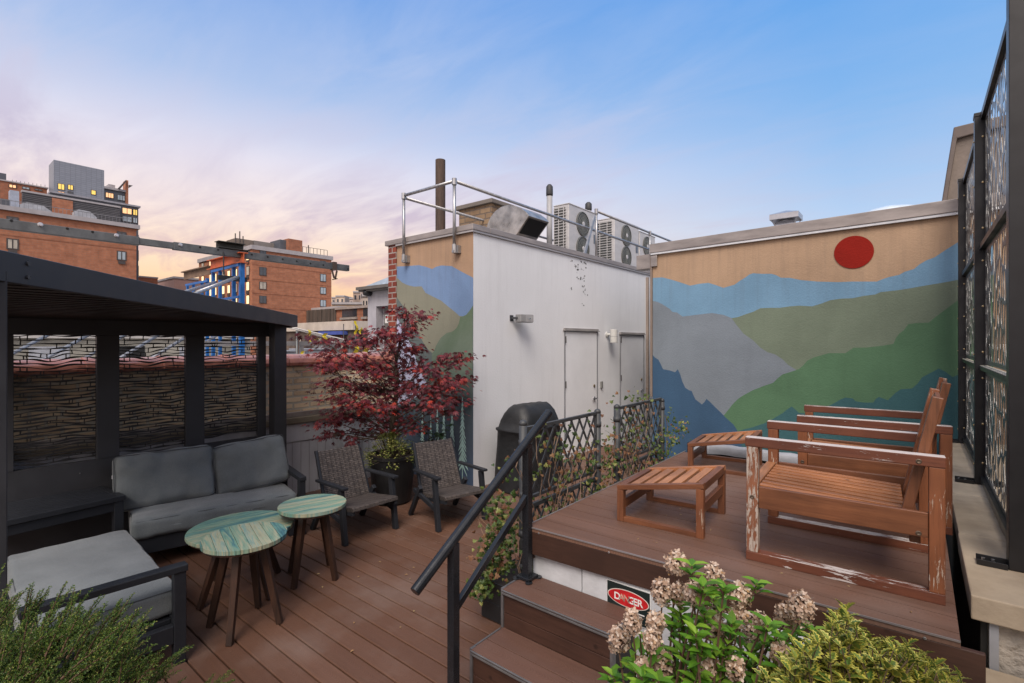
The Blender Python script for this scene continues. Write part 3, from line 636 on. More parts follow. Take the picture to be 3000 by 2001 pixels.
# ================================================================== AC condensers
acw=M('condenser_casing',(.46,.45,.45),.45,.1,.12,2.5,stretch=(1,1,3)); acg=M('condenser_fan_grille',(.09,.092,.088),.5)
def condenser(y0,y1,X,dx,zt,label,fans=2):
    t=thing('condenser_unit',label,'air conditioner',(X-dx/2,(y0+y1)/2,3.36),group='condenser units on the bulkhead roof')
    zb=3.45
    mb=MB(); mb.box(X-dx,X,y0,y1,zb,zt); mb.build('casing',acw,t,bevel=.012)
    mb=MB(); mb.box(X-dx-.01,X+.01,y0-.01,y1+.01,zt-.004,zt+.022); mb.build('lid',acw,t,bevel=.01)
    mb=MB(); mb.box(X-dx+.02,X-.08,y0-.004,y0-.001,zb+.04,zt-.05); c=mb.build('coil',acg,t)
    mb=MB()
    k=0; zz=zb+.06
    while zz<zt-.06: mb.box(X-dx+.02,X-.06,y0-.022,y0-.008,zz,zz+.012); zz+=.055
    for xx in (X-dx+.01,X-dx*.66,X-dx*.33): mb.box(xx,xx+.012,y0-.026,y0-.006,zb+.04,zt-.04)
    mb.build('coil_guard',acw,t)
    cyy=y0+(y1-y0)*.46; rad=min(.232,(y1-y0)*.28); hs=.49
    for i in range(fans):
        zc_=zt-.30-hs*i
        mb=MB(); mb.lathe([(rad*1.06,0),(rad*1.06,.012),(rad,.018),(rad,.004),(.01,.003)],(X,cyy,zc_),30,'x'); fr=mb.build('fan',acg,t)
        mb=MB()
        for a in range(28):
            an=a*2*math.pi/28; mb.bar((X+.022,cyy+.05*math.cos(an),zc_+.05*math.sin(an)),(X+.018,cyy+rad*math.cos(an),zc_+rad*math.sin(an)),.005,.005,up=(1,0,0))
        for rr_ in (.35,.55,.78,1.0):
            mb.tube([(X+.02,cyy+rad*rr_*math.cos(j*math.pi/14),zc_+rad*rr_*math.sin(j*math.pi/14)) for j in range(29)],.0028,4,cap=False)
        mb.build('fan_guard',M('fan_guard_grey',(.2,.21,.2),.5,.3),fr)
        mb=MB(); mb.lathe([(.045,.012),(.05,.02),(.04,.03)],(X,cyy,zc_),16,'x'); mb.build('fan_hub',acw,fr)
    mb=MB(); mb.box(X+.001,X+.008,y1-.17,y1-.07,zt-.62,zt-.44); mb.build('service_plate',M('plate_dark',(.10,.12,.15),.5),t)
    for yy in (y0+.1,y1-.14):
        mb=MB(); mb.box(X-dx-.03,X+.03,yy,yy+.05,3.38,3.45); mb.build('foot',galv,t)
    return t
c1=onX(*Wp(1480,400),-5.2); c2=onX(*Wp(1700,480),-5.2)
lx=onY(*Wp(1365,430),c1.y).x
condenser(c1.y,c2.y,-5.2,-5.2-lx,c1.z-.02,'twin fan condenser nearest the round exhaust hood')
a1=onX(*Wp(1830,510),-5.2); a2=onX(*Wp(2015,575),-5.2)
condenser(a1.y,a2.y,-5.2,.55,a1.z-.02,'twin fan condenser in the middle of the three')
b1=onX(*Wp(2022,615),-5.2); b2=onX(*Wp(2140,660),-5.2)
condenser(b1.y,b2.y,-5.2,.45,b1.z-.02,'smaller condenser at the far end by the mural coping',1)
mb=MB(); mb.tube([(-5.75,10.2,3.4),(-5.75,10.2,4.55)],.01,6); 
# ================================================================== things on the white wall
sp_=thing('outdoor_speaker','small grey loudspeaker box bracketed high on the white wall','speaker',(BX,5.5,2.22))
spm=M('speaker_grey',(.22,.22,.225),.5,0,.1,20)
q0=onX(1100+1085/2.612,440+1285/2.612,BX+.12); q1=onX(1100+1176/2.612,440+1285/2.612,BX+.12)
mb=MB(); mb.bar((BX+.10,q0.y+.04,2.225),(BX+.15,q1.y,2.225),.12,.115); mb.build('cabinet',spm,sp_,bevel=.012)
mb=MB(); mb.bar((BX+.10+.061,q0.y+.06,2.225),(BX+.15+.061,q1.y-.02,2.225),.004,.098); mb.build('grille',M('speaker_mesh',(.30,.30,.31),.5,0,.5,250),sp_)
mb=MB(); mb.box(BX+.001,BX+.012,q0.y-.02,q0.y+.05,2.19,2.27); mb.bar((BX+.01,q0.y+.01,2.23),(BX+.11,q0.y+.06,2.23),.025,.03); mb.build('bracket',charc,sp_,bevel=.002)
mb=MB(); mb.bar((BX+.2045,q1.y-.13,2.225),(BX+.2085,q1.y-.08,2.225),.002,.01); mb.build('badge',steel,sp_)
wl=thing('wall_light','pale cylinder wall lamp between the two white doors','wall lamp',(BX,8.3,2.0))
q=onX(1100+1824/2.612,440+1418/2.612,BX+.13); wm=M('lamp_off_white',(.50,.50,.48),.45)
mb=MB(); mb.lathe([(.064,-.12),(.066,-.115),(.066,.115),(.06,.12),(.01,.12)],(BX+.13,q.y,2.0),24); mb.build('shade',wm,wl,smooth=False)
mb=MB(); mb.lathe([(.0665,-.003),(.068,0),(.0665,.003)],(BX+.13,q.y,1.99),24); mb.build('seam_ring',M('lamp_seam',(.2,.2,.2),.5),wl)
mb=MB(); mb.lathe([(.05,0),(.05,.018),(.02,.025),(.02,.08)],(BX+.001,q.y-.03,2.03),20,'x'); mb.build('mount',wm,wl)
mb=MB(); mb.box(BX+.001,BX+.03,6.8+1.18,8.04,1.06,1.18); tag(mb.build('door_latch_box',M('latch_grey',(.25,.25,.24),.5,.4),bevel=.003),'small grey lock box on the white wall between the doors','lock box')
# bulkhead downspout corner strip
mb=MB(); mb.box(BX+.001,BX+.05,9.93,9.99,.0,3.25); tag(mb.build('corner_downspout',M('downspout_tan',(.26,.21,.18),.6),bevel=.004),'thin brown downpipe at the far end of the white wall','downpipe')
# ================================================================== parapet wall
pw=thing('brick_parapet','low tan brick parapet with a glazed red tile coping behind the pergola','parapet wall',(-6.1,1.5,0))
PX_=-6.0
pbr=brick('parapet_tan_brick',(.72,.57,.39),(.52,.39,.26),(.46,.42,.35),.215,.0765,.014,stain=(.10,.08,.065),bump=.9)
mb=MB(); mb.box(PX_-.3,PX_,-4.3,BY-.001,.97,1.60); mb.build('brickwork',pbr,pw)
terra=M('terracotta_glaze',(.28,.10,.07),.30,0,.3,6,bump=.15,bscale=12,dist=.006,tint=(.46,.19,.14))
y=-4.3
while y<4.6:
    y1=min(y+.61,4.62)
    prof=[(PX_+.05,1.60),(PX_+.055,1.64),(PX_+.03,1.69),(PX_-.05,1.725),(PX_-.15,1.74),(PX_-.25,1.725),(PX_-.33,1.69),(PX_-.355,1.64),(PX_-.35,1.60)]
    mb=MB(); mb.prism([(x,y+.002,z) for x,z in prof],(0,y1-y-.004,0))
    mb.prism([(PX_-.15+(x-PX_+.15)*1.06,y1-.09,1.60+(z-1.60)*1.10) for x,z in prof],(0,.085,0))
    mb.build('coping_tile',terra,pw,smooth=False,bevel=.01); y=y1
mb=MB(); mb.box(PX_+.001,PX_+.10,-4.3,BY-.04,.895,.968); mb.build('stone_ledge',M('ledge_stone',(.16,.135,.10),.85,0,.25,4,bump=.5,bscale=30),pw,bevel=.008)
mb=MB(); mb.box(PX_+.001,PX_+.045,-4.3,BY-.04,.97,1.03); mb.build('ledge_flashing',M('ledge_flashing',(.33,.30,.28),.45,.5,.3,4,bump=.2,bscale=10),pw,bevel=.004)
sd_=M('white_siding',(.42,.43,.47),.7,0,.22,3,stretch=(1,1,.3),bump=.15,bscale=20)
mb=MB(); mb.box(PX_-.25,PX_+.03,-4.3,BY-.03,-.02,.66); mb.build('lower_siding',sd_,pw)
mb=MB(); mb.box(PX_-.25,PX_+.045,-4.3,BY-.03,.665,.893); mb.build('upper_siding',sd_,pw,bevel=.004)
mb=MB(); y=-4.2
while y<4.6: mb.box(PX_+.031,PX_+.036,y,y+.008,0,.66); y+=.11
mb.build('siding_groove',M('siding_seam',(.34,.34,.37),.8),pw)
# dryer vent hood on siding
q=onX(800+480/2.24,860+950/2.24,PX_+.06)
dv=thing('dryer_vent_hood','small white vent hood on the siding under the red maple','vent hood',(q.x,q.y,q.z))
mb=MB(); mb.prism([(PX_+.046,q.y-.12,q.z+.13),(PX_+.046,q.y-.12,q.z-.12),(PX_+.20,q.y-.12,q.z-.12),(PX_+.20,q.y-.12,q.z-.06),(PX_+.10,q.y-.12,q.z+.11)],(0,.24,0)); mb.build('hood',white_m,dv,bevel=.006)
mb=MB(); mb.box(PX_+.202,PX_+.206,q.y-.10,q.y+.10,q.z-.11,q.z-.07); mb.build('opening',dark,dv)
# ================================================================== pergola
pg=thing('corner_pergola','charcoal metal corner pergola with slatted roof and laser cut wave screens','pergola',(-4.5,1.4,0))
pgm=M('pergola_powdercoat',(.032,.033,.038),.48,0,.12,6,bump=.12,bscale=350,dist=.001)
A_=Vector((-2.75,.068)); B_=Vector((-5.644,2.962))
def rz(x,top): 
    f=(x+5.644)/2.694; return (2.206+.075*f) if top else (2.070+.080*f)
n2=Vector((.7071,.7071)); th=.03
mb=MB()
q=[(A_,0),(B_,0)]
def fp(P,o,top): v=P+n2*o; return (v.x,v.y,rz(P.x,top))
mb.add([fp(A_,0,0),fp(B_,0,0),fp(B_,0,1),fp(A_,0,1),fp(A_,-th,0),fp(B_,-th,0),fp(B_,-th,1),fp(A_,-th,1)],[(0,1,2,3),(4,7,6,5),(0,4,5,1),(3,2,6,7),(0,3,7,4),(1,5,6,2)])
mb.build('front_fascia',pgm,pg,bevel=.004)
mb=MB()
for k in (.035,.10):   # bolts near the left end
    P=Vector((-3.045,.363)); zz=rz(-3.0,0)+ (.035 if k<.05 else .095)
    c=P+n2*.001
    vs=[];n=16
    for lay_,o in ((0,.0),(1,.006)):
        for i in range(n):
            t=2*math.pi*i/n; d2=Vector((-.7071,.7071))*(.0095*math.cos(t)); vs.append((c.x+d2.x+n2.x*o,c.y+d2.y+n2.y*o,zz+.0095*math.sin(t)))
    mb.add(vs,[tuple(range(n,2*n))]+[(i,(i+1)%n,(i+1)%n+n,i+n) for i in range(n)])
mb.build('bolt_cap',M('bolt_cap',(.03,.032,.038),.3),pg)
pts=[(-2.78,.07),(-5.62,2.91),(-5.765,2.91),(-5.765,-.1),(-2.78,-.1)]
mb=MB(); mb.add([(x,y,rz(x,1)-.012) for x,y in pts]+[(x,y,rz(x,1)-.03) for x,y in pts],[(0,1,2,3,4)[::-1],(5,6,7,8,9)]+[(i,(i+1)%5,(i+1)%5+5,i+5) for i in range(5)])
mb.build('roof_sheet',pgm,pg)
mb=MB(); mb.box(-5.79,-5.766,-.1,2.962,2.06,2.205); mb.box(-5.765,-5.66,2.925,2.962,2.068,2.204); mb.build('rear_fascia',pgm,pg,bevel=.003)
for i in range(22):   # ceiling slats
    x=-5.75+i*.135; ymax=min(2.85,-2.75+.068-(x+.11)-.05)
    if ymax<.1: break
    mb=MB(); mb.box(x,x+.11,-.08,ymax,rz(x,0)+.03,rz(x,0)+.055); mb.build('ceiling_slat',M('slat_brown_black',(.022,.017,.016),.6) if i==0 else bpy.data.materials['slat_brown_black'],pg)
mb=MB(); mb.box(-3.09,-2.969,.17,.2925,0,rz(-3.0,0)+.05); mb.build('post',pgm,pg,bevel=.004)
mb=MB(); mb.box(-5.64,-5.5,2.624,2.758,0,2.10); mb.build('post',pgm,pg,bevel=.004)
PXB=-5.70; t_=.05
yA=lambda px:onX(px,1000,PXB).y
mb=MB(); mb.box(PXB-t_,PXB,0.2,2.70,1.955,2.095); mb.build('rear_beam',pgm,pg,bevel=.003)
mb=MB(); mb.box(PXB-t_-.03,PXB+.03,-.12,.05,0,2.1); mb.build('post',pgm,pg,bevel=.003)
mb=MB(); mb.box(PXB-t_,PXB,.05,2.70,.04,.845); mb.build('lower_panel',pgm,pg)
op=[(yA(40),yA(283)),(yA(350),yA(544)),(yA(599),yA(756))]
edges=[.05,op[0][0]]; 
for a,b in ((.05,op[0][0]),(op[0][1],op[1][0]),(op[1][1],op[2][0]),(op[2][1],2.62)):
    mb=MB(); mb.box(PXB-t_,PXB+.004,a,b,.845,1.955); mb.build('screen_frame',pgm,pg,bevel=.003)
wsm=M('wave_screen_black',(.014,.014,.016),.5)
def wave_panel(y0,y1,z0,z1,seed):
    rr=random.Random(seed); mb=MB(); n=26; x=PXB-.02; rows=[]; zc_=z1
    ph=[(rr.uniform(0,6.3),rr.uniform(2.5,6),rr.uniform(4,9)) for _ in range(80)]
    k=0; thick=[]
    def bow(y,z): # shared undulation, with the lens-shaped dip in the upper part
        u=(y-y0)/(y1-y0); d=math.exp(-((z-(z1-.17))/.10)**2)
        return -.030*d*math.exp(-((u-.42)/.16)**2) +.006*math.sin(7*u+z*9+seed)
    prev=None; z=z1
    while z>z0+.005:
        f=(z1-z)/(z1-z0); p=ph[k%80]; th_=.0088+.0030*min(1,f*1.6)+rr.uniform(-.0015,.003)
        top=[];bot=[]
        for i in range(n+1):
            y=y0+(y1-y0)*i/n; u=i/n
            c=z+bow(y,z)+.0045*math.sin(p[1]*u*2+p[0])+.0025*math.sin(p[2]*u*2+p[0]*2)
            h=th_*(1+.45*math.sin(p[1]*u*3+p[0]*3))
            top.append((y,c+h/2));bot.append((y,c-h/2))
        for i in range(n):
            a,b=top[i],top[i+1];c_,d=bot[i],bot[i+1]
            mb.add([(x,a[0],a[1]),(x,b[0],b[1]),(x,d[0],d[1]),(x,c_[0],c_[1]),(x-.004,a[0],a[1]),(x-.004,b[0],b[1]),(x-.004,d[0],d[1]),(x-.004,c_[0],c_[1])],[(0,3,2,1),(4,5,6,7),(0,1,5,4),(3,7,6,2)])
        if prev:
            for _ in range(rr.randint(2,4)):
                i=rr.randint(1,n-1); w_=.004
                mb.bar((x-.002,top[i][0],top[i][1]-.001),(x-.002,prev[i][0]+rr.uniform(-.004,.004),prev[i][1]+.001),.004,.008,up=(0,1,0))
        prev=bot; z-=.0280+.004*(1-f)+rr.uniform(-.002,.004)
        if f>.25 and rr.random()<.12: z+=.007
        k+=1
    return mb
for i,(a,b) in enumerate(op):
    z0=.86 if i<2 else .90
    mb=wave_panel(a,b,z0,1.95,i if i!=1 else 0); mb.build('wave_screen',wsm,pg)
for px,py in ((2088,212),(2086,278),(612,1322),(490,1540)):
    q=onX(px/2.612,880+py/2.612,PXB+.006); mb=MB(); mb.lathe([(.006,0),(.004,.004)],(PXB+.004,q.y,q.z),8,'x'); mb.build('rivet',steel,pg)
# ================================================================== upholstery
def fabricmat(name,c1,c2):
    m,N,p,_=newmat(name); co=coords(N)
    w1=N.n('TexWave',wave_type='BANDS',bands_direction='X',i_Vector=co,i_Scale=150.,i_Distortion=1.5); 
    n=N.n('TexNoise',i_Vector=co,i_Scale=260.,i_Detail=4.,i_Roughness=.7); n2=N.n('TexNoise',i_Vector=co,i_Scale=4.,i_Detail=4.)
    f=N.math('ADD',N.math('MULTIPLY',n.outputs[0],.6),N.math('MULTIPLY',n2.outputs[0],.4))
    c=N.mix(N.ramp(f,[(.38,0.),(.62,1.)]),c1,c2); N.L(c,p.inputs['Base Color']); p.inputs['Roughness'].default_value=.9; p.inputs['Specular IOR Level'].default_value=.15
    p.inputs['Sheen Weight'].default_value=.25
    bumpit(N,p,N.math('ADD',n.outputs[0],N.math('MULTIPLY',w1.outputs['Fac'],.3)),.5,.0015); return m
fab=fabricmat('grey_outdoor_fabric',(.090,.104,.113),(.165,.183,.192))
pipm=M('cushion_piping',(.05,.055,.062),.85)
def cushion(L,W,T,r=.045,puff=.02,wr=.006,seed=0,n=22,top_only=False):
    """rounded box centred at origin, L along x, W along y, T along z"""
    mb=MB(); h=Vector((L/2,W/2,T/2)); nz=max(6,int(n*.35))
    def grid(ax,sg):
        a,b=[(1,2),(2,0),(0,1)][ax]; na={0:n,1:n,2:nz}[a]; nb={0:n,1:n,2:nz}[b]; vs=[];fs=[]
        for i in range(na+1):
            for j in range(nb+1):
                p=Vector((0,0,0)); p[ax]=sg*h[ax]; p[a]=h[a]*(2*i/na-1); p[b]=h[b]*(2*j/nb-1)
                q=Vector([max(-h[k]+r,min(h[k]-r,p[k])) for k in range(3)]); d=p-q
                if d.length>1e-9: 
                    m_=max(abs(d[k]) for k in range(3)); 
                    d=d.normalized()*r if sum(1 for k in range(3) if abs(d[k])>1e-6)>1 else d
                p=q+d
                u,v,w_=p.x/h.x,p.y/h.y,p.z/h.z
                p.z+=math.copysign(1,w_)*puff*(1-u**4)*(1-v**4)*abs(w_)
                p.y+=math.copysign(1,v)*puff*.5*(1-u**4)*(1-w_**2)*abs(v)
                s_=Vector((p.x*3.2+seed*7,p.y*3.2,p.z*3.2)); nn=noise.noise(s_)+.5*noise.noise(s_*2.3)
                # creases running in from the seams
                cr=noise.noise(Vector((p.x*9+seed,p.y*2.2,seed)))*max(0,abs(v)-.35)+noise.noise(Vector((p.x*2.,p.y*10+seed,seed)))*max(0,abs(u)-.45)
                p.z+=math.copysign(wr,w_)*(nn+2.2*cr)
                p.y+=wr*.8*noise.noise(s_*1.7+Vector((4,4,4)))
                vs.append(tuple(p))
        for i in range(na):
            for j in range(nb):
                q0=i*(nb+1)+j; f=(q0,q0+nb+1,q0+nb+2,q0+1); fs.append(f if sg>0 else f[::-1])
        mb.add(vs,fs)
    for ax in range(3):
        for sg in (-1,1): grid(ax,sg)
    return mb
def weld(o):
    m=o.modifiers.new('weld','WELD'); m.merge_threshold=.0008; return o
def piping(L,W,z,r=.03,ins=.012,R_=.004):
    mb=MB(); pts=[]; hx_,hy_=L/2-ins,W/2-ins
    for cx_,cy_,a0 in ((hx_-r,hy_-r,0),(-hx_+r,hy_-r,90),(-hx_+r,-hy_+r,180),(hx_-r,-hy_+r,270)):
        for k in range(4): t=math.radians(a0+k*30); pts.append((cx_+r*math.cos(t),cy_+r*math.sin(t),z))
    pts.append(pts[0]); mb.tube(pts,R_,6,cap=False); return mb
sfm=M('furniture_charcoal',(.017,.019,.024),.48,0,.12,5,bump=.1,bscale=400,dist=.001,spec=.35)
# ---- long sofa (local: +x along the length, -y towards the back; front at y=0)
def place(o,loc,rz=0,rx=0,ry=0):
    o.location=loc; o.rotation_euler=(rx,ry,rz); return o
s1a=math.radians(78)
sofa=thing('outdoor_sofa','long grey cushioned sofa with a charcoal frame against the wave screens','sofa',(-4.99,1.20,0),s1a)
# local axes: x -> along sofa (world ~ +Y, slightly +X), y -> towards the pergola screen (left)
SL_=1.30; SD=.60
mb=MB(); mb.box(0,SL_,.02,.06,.13,.27); mb.box(0,SL_,SD+.02,SD+.06,.13,.60); mb.box(0,.05,.02,SD+.06,.15,.25); mb.box(SL_-.05,SL_,.02,SD+.06,.15,.25); mb.box(.02,SL_-.02,.05,SD+.03,.22,.255); mb.build('frame',sfm,sofa,local=True,bevel=.004)
for x in (.02,SL_-.07):
    for y in (.02,SD): mb=MB(); mb.box(x,x+.05,y,y+.05,0,.14); mb.build('leg',sfm,sofa,local=True,bevel=.003)
mb=MB(); mb.box(SL_+.005,SL_+.075,-.045,SD+.06,.535,.575); arm=mb.build('armrest',sfm,sofa,local=True,bevel=.005)
mb=MB(); mb.box(SL_+.008,SL_+.07,-.035,.03,0,.535); mb.box(SL_+.008,SL_+.07,SD,SD+.06,0,.535); mb.box(SL_+.012,SL_+.066,.03,SD,.13,.20); mb.build('arm_support',sfm,arm,local=True,bevel=.004)
o=weld(cushion(SL_,SD+.03,.155,r=.04,puff=.016,wr=.010,seed=1,n=56).build('seat_cushion',fab,sofa,smooth=True,local=True)); place(o,(SL_/2,SD/2-.0,.345))
pi=piping(SL_,SD+.03,.066).build('piping',pipm,o,smooth=True,local=True); pi2=piping(SL_,SD+.03,-.066).build('piping',pipm,o,smooth=True,local=True)
for i,(xc,L_,tilt,rzz,seed,zc_) in enumerate(((.27,.76,-14,3,3,.65),(.985,.66,-19,-5,8,.65))):
    o=weld(cushion(L_,.47,.16,r=.05,puff=.034,wr=.020,seed=seed,n=52).build('back_cushion',fab,sofa,smooth=True,local=True))
    place(o,(xc,SD-.13,zc_),math.radians(rzz),math.radians(90+tilt))
    if i==1: o.rotation_euler=(math.radians(90+tilt),math.radians(-7),math.radians(rzz))
    piping(L_,.47,.075,ins=.004).build('piping',pipm,o,smooth=True,local=True); piping(L_,.47,-.075,ins=.004).build('piping',pipm,o,smooth=True,local=True)
    if i==1:
        t=MB(); t.box(.10,.125,.06,.095,.104,.107); t.build('fabric_patch',M('patch_beige',(.20,.17,.13),.9),o,local=True)
    if i==0:
        t=MB(); t.box(-L_/2-.004,-L_/2-.0005,.05,.08,-.035,-.005); t.build('care_tag',M('care_tag_white',(.6,.6,.66),.6),o,local=True)
# ---- corner table
ct=thing('corner_table','slatted charcoal corner table between the two sofa sections','table',(-5.2,1.22,0),math.radians(6))
CTW=.62;CTL=.95
mb=MB()
for i in range(9):
    x0=-.06-i*(CTW-.12)/9-.006
    mb.box(x0-(CTW-.12)/9+.006,x0,-CTL+.05,-.05,.585,.6)
mb.build('slat',sfm,ct,local=True,bevel=.001)
mb=MB(); mb.box(-.055,.0,-CTL,0,.56,.602); mb.box(-CTW,-CTW+.055,-CTL,0,.56,.602); mb.box(-CTW+.055,-.055,-.05,0,.56,.602); mb.box(-CTW+.055,-.055,-CTL,-CTL+.05,.56,.602); mb.box(-.05,-.02,-CTL+.06,-.06,.48,.555); mb.build('frame',sfm,ct,local=True,bevel=.003)
for x,y in ((-.075,-.075),(-.075,-CTL+.01),(-CTW+.01,-.075),(-CTW+.01,-CTL+.01)):
    mb=MB(); mb.box(x,x+.065,y,y+.065,0,.56); mb.build('leg',sfm,ct,local=True,bevel=.003)
# ---- second sofa section, seat towards +Y
s2=thing('sofa_section','grey seat section with one charcoal arm, nearest the juniper','sofa',(-3.44,1.075,0),math.radians(-3))
D2=.70; L2=1.42
mb=MB(); mb.box(-L2,0,-.05,-.01,.13,.27); mb.box(-L2,0,-D2,-D2+.04,.13,.27); mb.box(-L2,0,-D2+.04,-.05,.225,.255); mb.build('frame',sfm,s2,local=True,bevel=.004)
o=weld(cushion(L2,D2-.02,.155,r=.035,puff=.012,wr=.006,seed=5,n=56).build('seat_cushion',fab,s2,smooth=True,local=True)); place(o,(-L2/2-.01,-D2/2+.01,.345))
piping(L2,D2-.02,.066).build('piping',pipm,o,smooth=True,local=True); piping(L2,D2-.02,-.066).build('piping',pipm,o,smooth=True,local=True)
mb=MB(); mb.box(.005,.078,-D2,.02,.54,.58); a2=mb.build('armrest',sfm,s2,local=True,bevel=.005)
mb=MB(); mb.box(.01,.07,-.05,.012,0,.54); mb.box(.01,.07,-D2+.01,-D2+.07,0,.54); mb.box(.015,.065,-D2+.07,-.05,.13,.235); mb.build('arm_support',sfm,a2,local=True,bevel=.004)
for x,y in ((-L2+.02,-.06),(-L2+.02,-D2)): mb=MB(); mb.box(x,x+.05,y,y+.05,0,.14); mb.build('leg',sfm,s2,local=True)
# ================================================================== painted round side tables
def tabletop_mat(name,seed,hue=0):
    m,N,p,_=newmat(name); t=N.n('TexCoord'); s=N.n('SeparateXYZ',i_0=t.outputs['Object'])
    idx=N.math('FLOOR',N.math('DIVIDE',s.outputs[1],.062)); wn=N.n('TexWhiteNoise',noise_dimensions='1D',i_W=N.math('ADD',idx,seed*3.7))
    cb=N.n('CombineXYZ',i_0=N.math('MULTIPLY',s.outputs[0],2.2),i_1=N.math('MULTIPLY',s.outputs[1],26.),i_2=N.math('MULTIPLY',idx,5.3))
    n=N.n('TexNoise',i_Vector=cb.outputs[0],i_Scale=1.,i_Detail=7.,i_Roughness=.68,i_Distortion=1.6)
    f=N.math('ADD',N.math('MULTIPLY',n.outputs[0],1.0),N.math('MULTIPLY_ADD',wn.outputs[0],.30,-.15))
    c=N.ramp(f,[(.24,(.02,.07,.10)),(.36,(.07,.19,.20)),(.44,(.14,.27,.21)),(.52,(.22,.30,.22)),(.60,(.36,.34,.23)),(.68,(.22,.31,.26)),(.8,(.12,.26,.26))])
    g=N.n('TexNoise',i_Vector=cb.outputs[0],i_Scale=4.,i_Detail=4.); c=N.mix(N.ramp(g.outputs[0],[(.5,0.),(.75,.4)]),c,(.10,.09,.06))
    N.L(c,p.inputs['Base Color']); p.inputs['Roughness'].default_value=.45; bumpit(N,p,n.outputs[0],.4,.003); return m
legm=wood('dark_table_leg',(.020,.010,.007),(.065,.026,.013),2,rough=.5)
def side_table(loc,rad,h,rz,label,seed,wrot,nleg=4,spread=1.0,foot=.20):
    t=thing('side_table',label,'side table',loc,rz,'round painted side tables by the sofa')
    rr=random.Random(seed); mb=MB(); tt=.026; y=-rad; legrot=wrot-rz
    pw_=.062
    k=math.floor(-rad/pw_)
    while k*pw_<rad:
        y0=max(k*pw_+.0012,-rad+.002); y1=min((k+1)*pw_-.0012,rad-.002); k+=1
        if y1-y0<.004: continue
        m_=6; up=[];dn=[]
        for i in range(m_+1):
            yy=y0+(y1-y0)*i/m_; xx=math.sqrt(max(rad*rad-yy*yy,0))+rr.uniform(-.002,.002); up.append((xx,yy)); dn.append((-xx+rr.uniform(-.002,.002),yy))
        poly=up+dn[::-1]; mb.prism([(a,b,h-tt) for a,b in poly],(0,0,tt))
    top=mb.build('table_top',tabletop_mat('painted_planks',seed),t,local=True,bevel=.003)
    mb=MB(); mb.lathe([(rad*.97,h-tt-.014),(rad*.97,h-tt-.0005)],(0,0,0),36); mb.build('under_ring',legm,t,local=True)
    for i in range(nleg):
        a=legrot+i*2*math.pi/nleg; c,s=math.cos(a),math.sin(a)
        mb=MB(); mb.bar((c*rad*.42,s*rad*.42,h-tt-.015),(c*foot,s*foot,0),.046,.046,up=(c,s,0.001),w2=.036,h2=.036); mb.build('leg',legm,t,local=True,bevel=.002)
    return t
vang=math.atan2(1.5,-3.6)
side_table((-3.50,1.47,0),.258,.60,vang+.15,'round painted table with upright planks, nearest and overlapping the larger one',1,math.radians(45),foot=.225)
side_table((-4.02,1.665,0),.365,.485,vang+math.pi/2+.30,'largest round painted table, partly under its smaller neighbour',2,math.radians(12),foot=.32)
side_table((-3.80,2.12,0),.257,.59,vang+math.pi/2+.12,'round painted table standing alone before the first wicker chair',3,math.radians(22),foot=.215)
# ================================================================== wicker chairs
def wicker():
    m,N,p,_=newmat('grey_wicker_weave'); t=N.n('TexCoord'); s=N.n('SeparateXYZ',i_0=t.outputs['UV'])
    cb=N.n('CombineXYZ',i_0=s.outputs[0],i_1=s.outputs[1])
    b=N.n('TexBrick',i_Vector=cb.outputs[0],i_Scale=1.,i_Mortar_Size=.0035,i_Mortar_Smooth=.5,i_Brick_Width=.052,i_Row_Height=.019)
    b.inputs['Color1'].default_value=(.165,.135,.12,1); b.inputs['Color2'].default_value=(.06,.048,.043,1); b.inputs['Mortar'].default_value=(.015,.012,.012,1)
    n=N.n('TexNoise',i_Vector=cb.outputs[0],i_Scale=60.,i_Detail=3.); c=N.mix(N.math('MULTIPLY',n.outputs[0],.9),b.outputs[0],(.05,.042,.04))
    N.L(c,p.inputs['Base Color']); p.inputs['Roughness'].default_value=.5
    wv=N.math('SINE',N.math('MULTIPLY',s.outputs[0],2*math.pi/.052)); hh=N.math('ADD',N.math('SUBTRACT',1.,b.outputs['Fac']),N.math('MULTIPLY',wv,.25)); bumpit(N,p,hh,.9,.006); return m
wk=wicker()
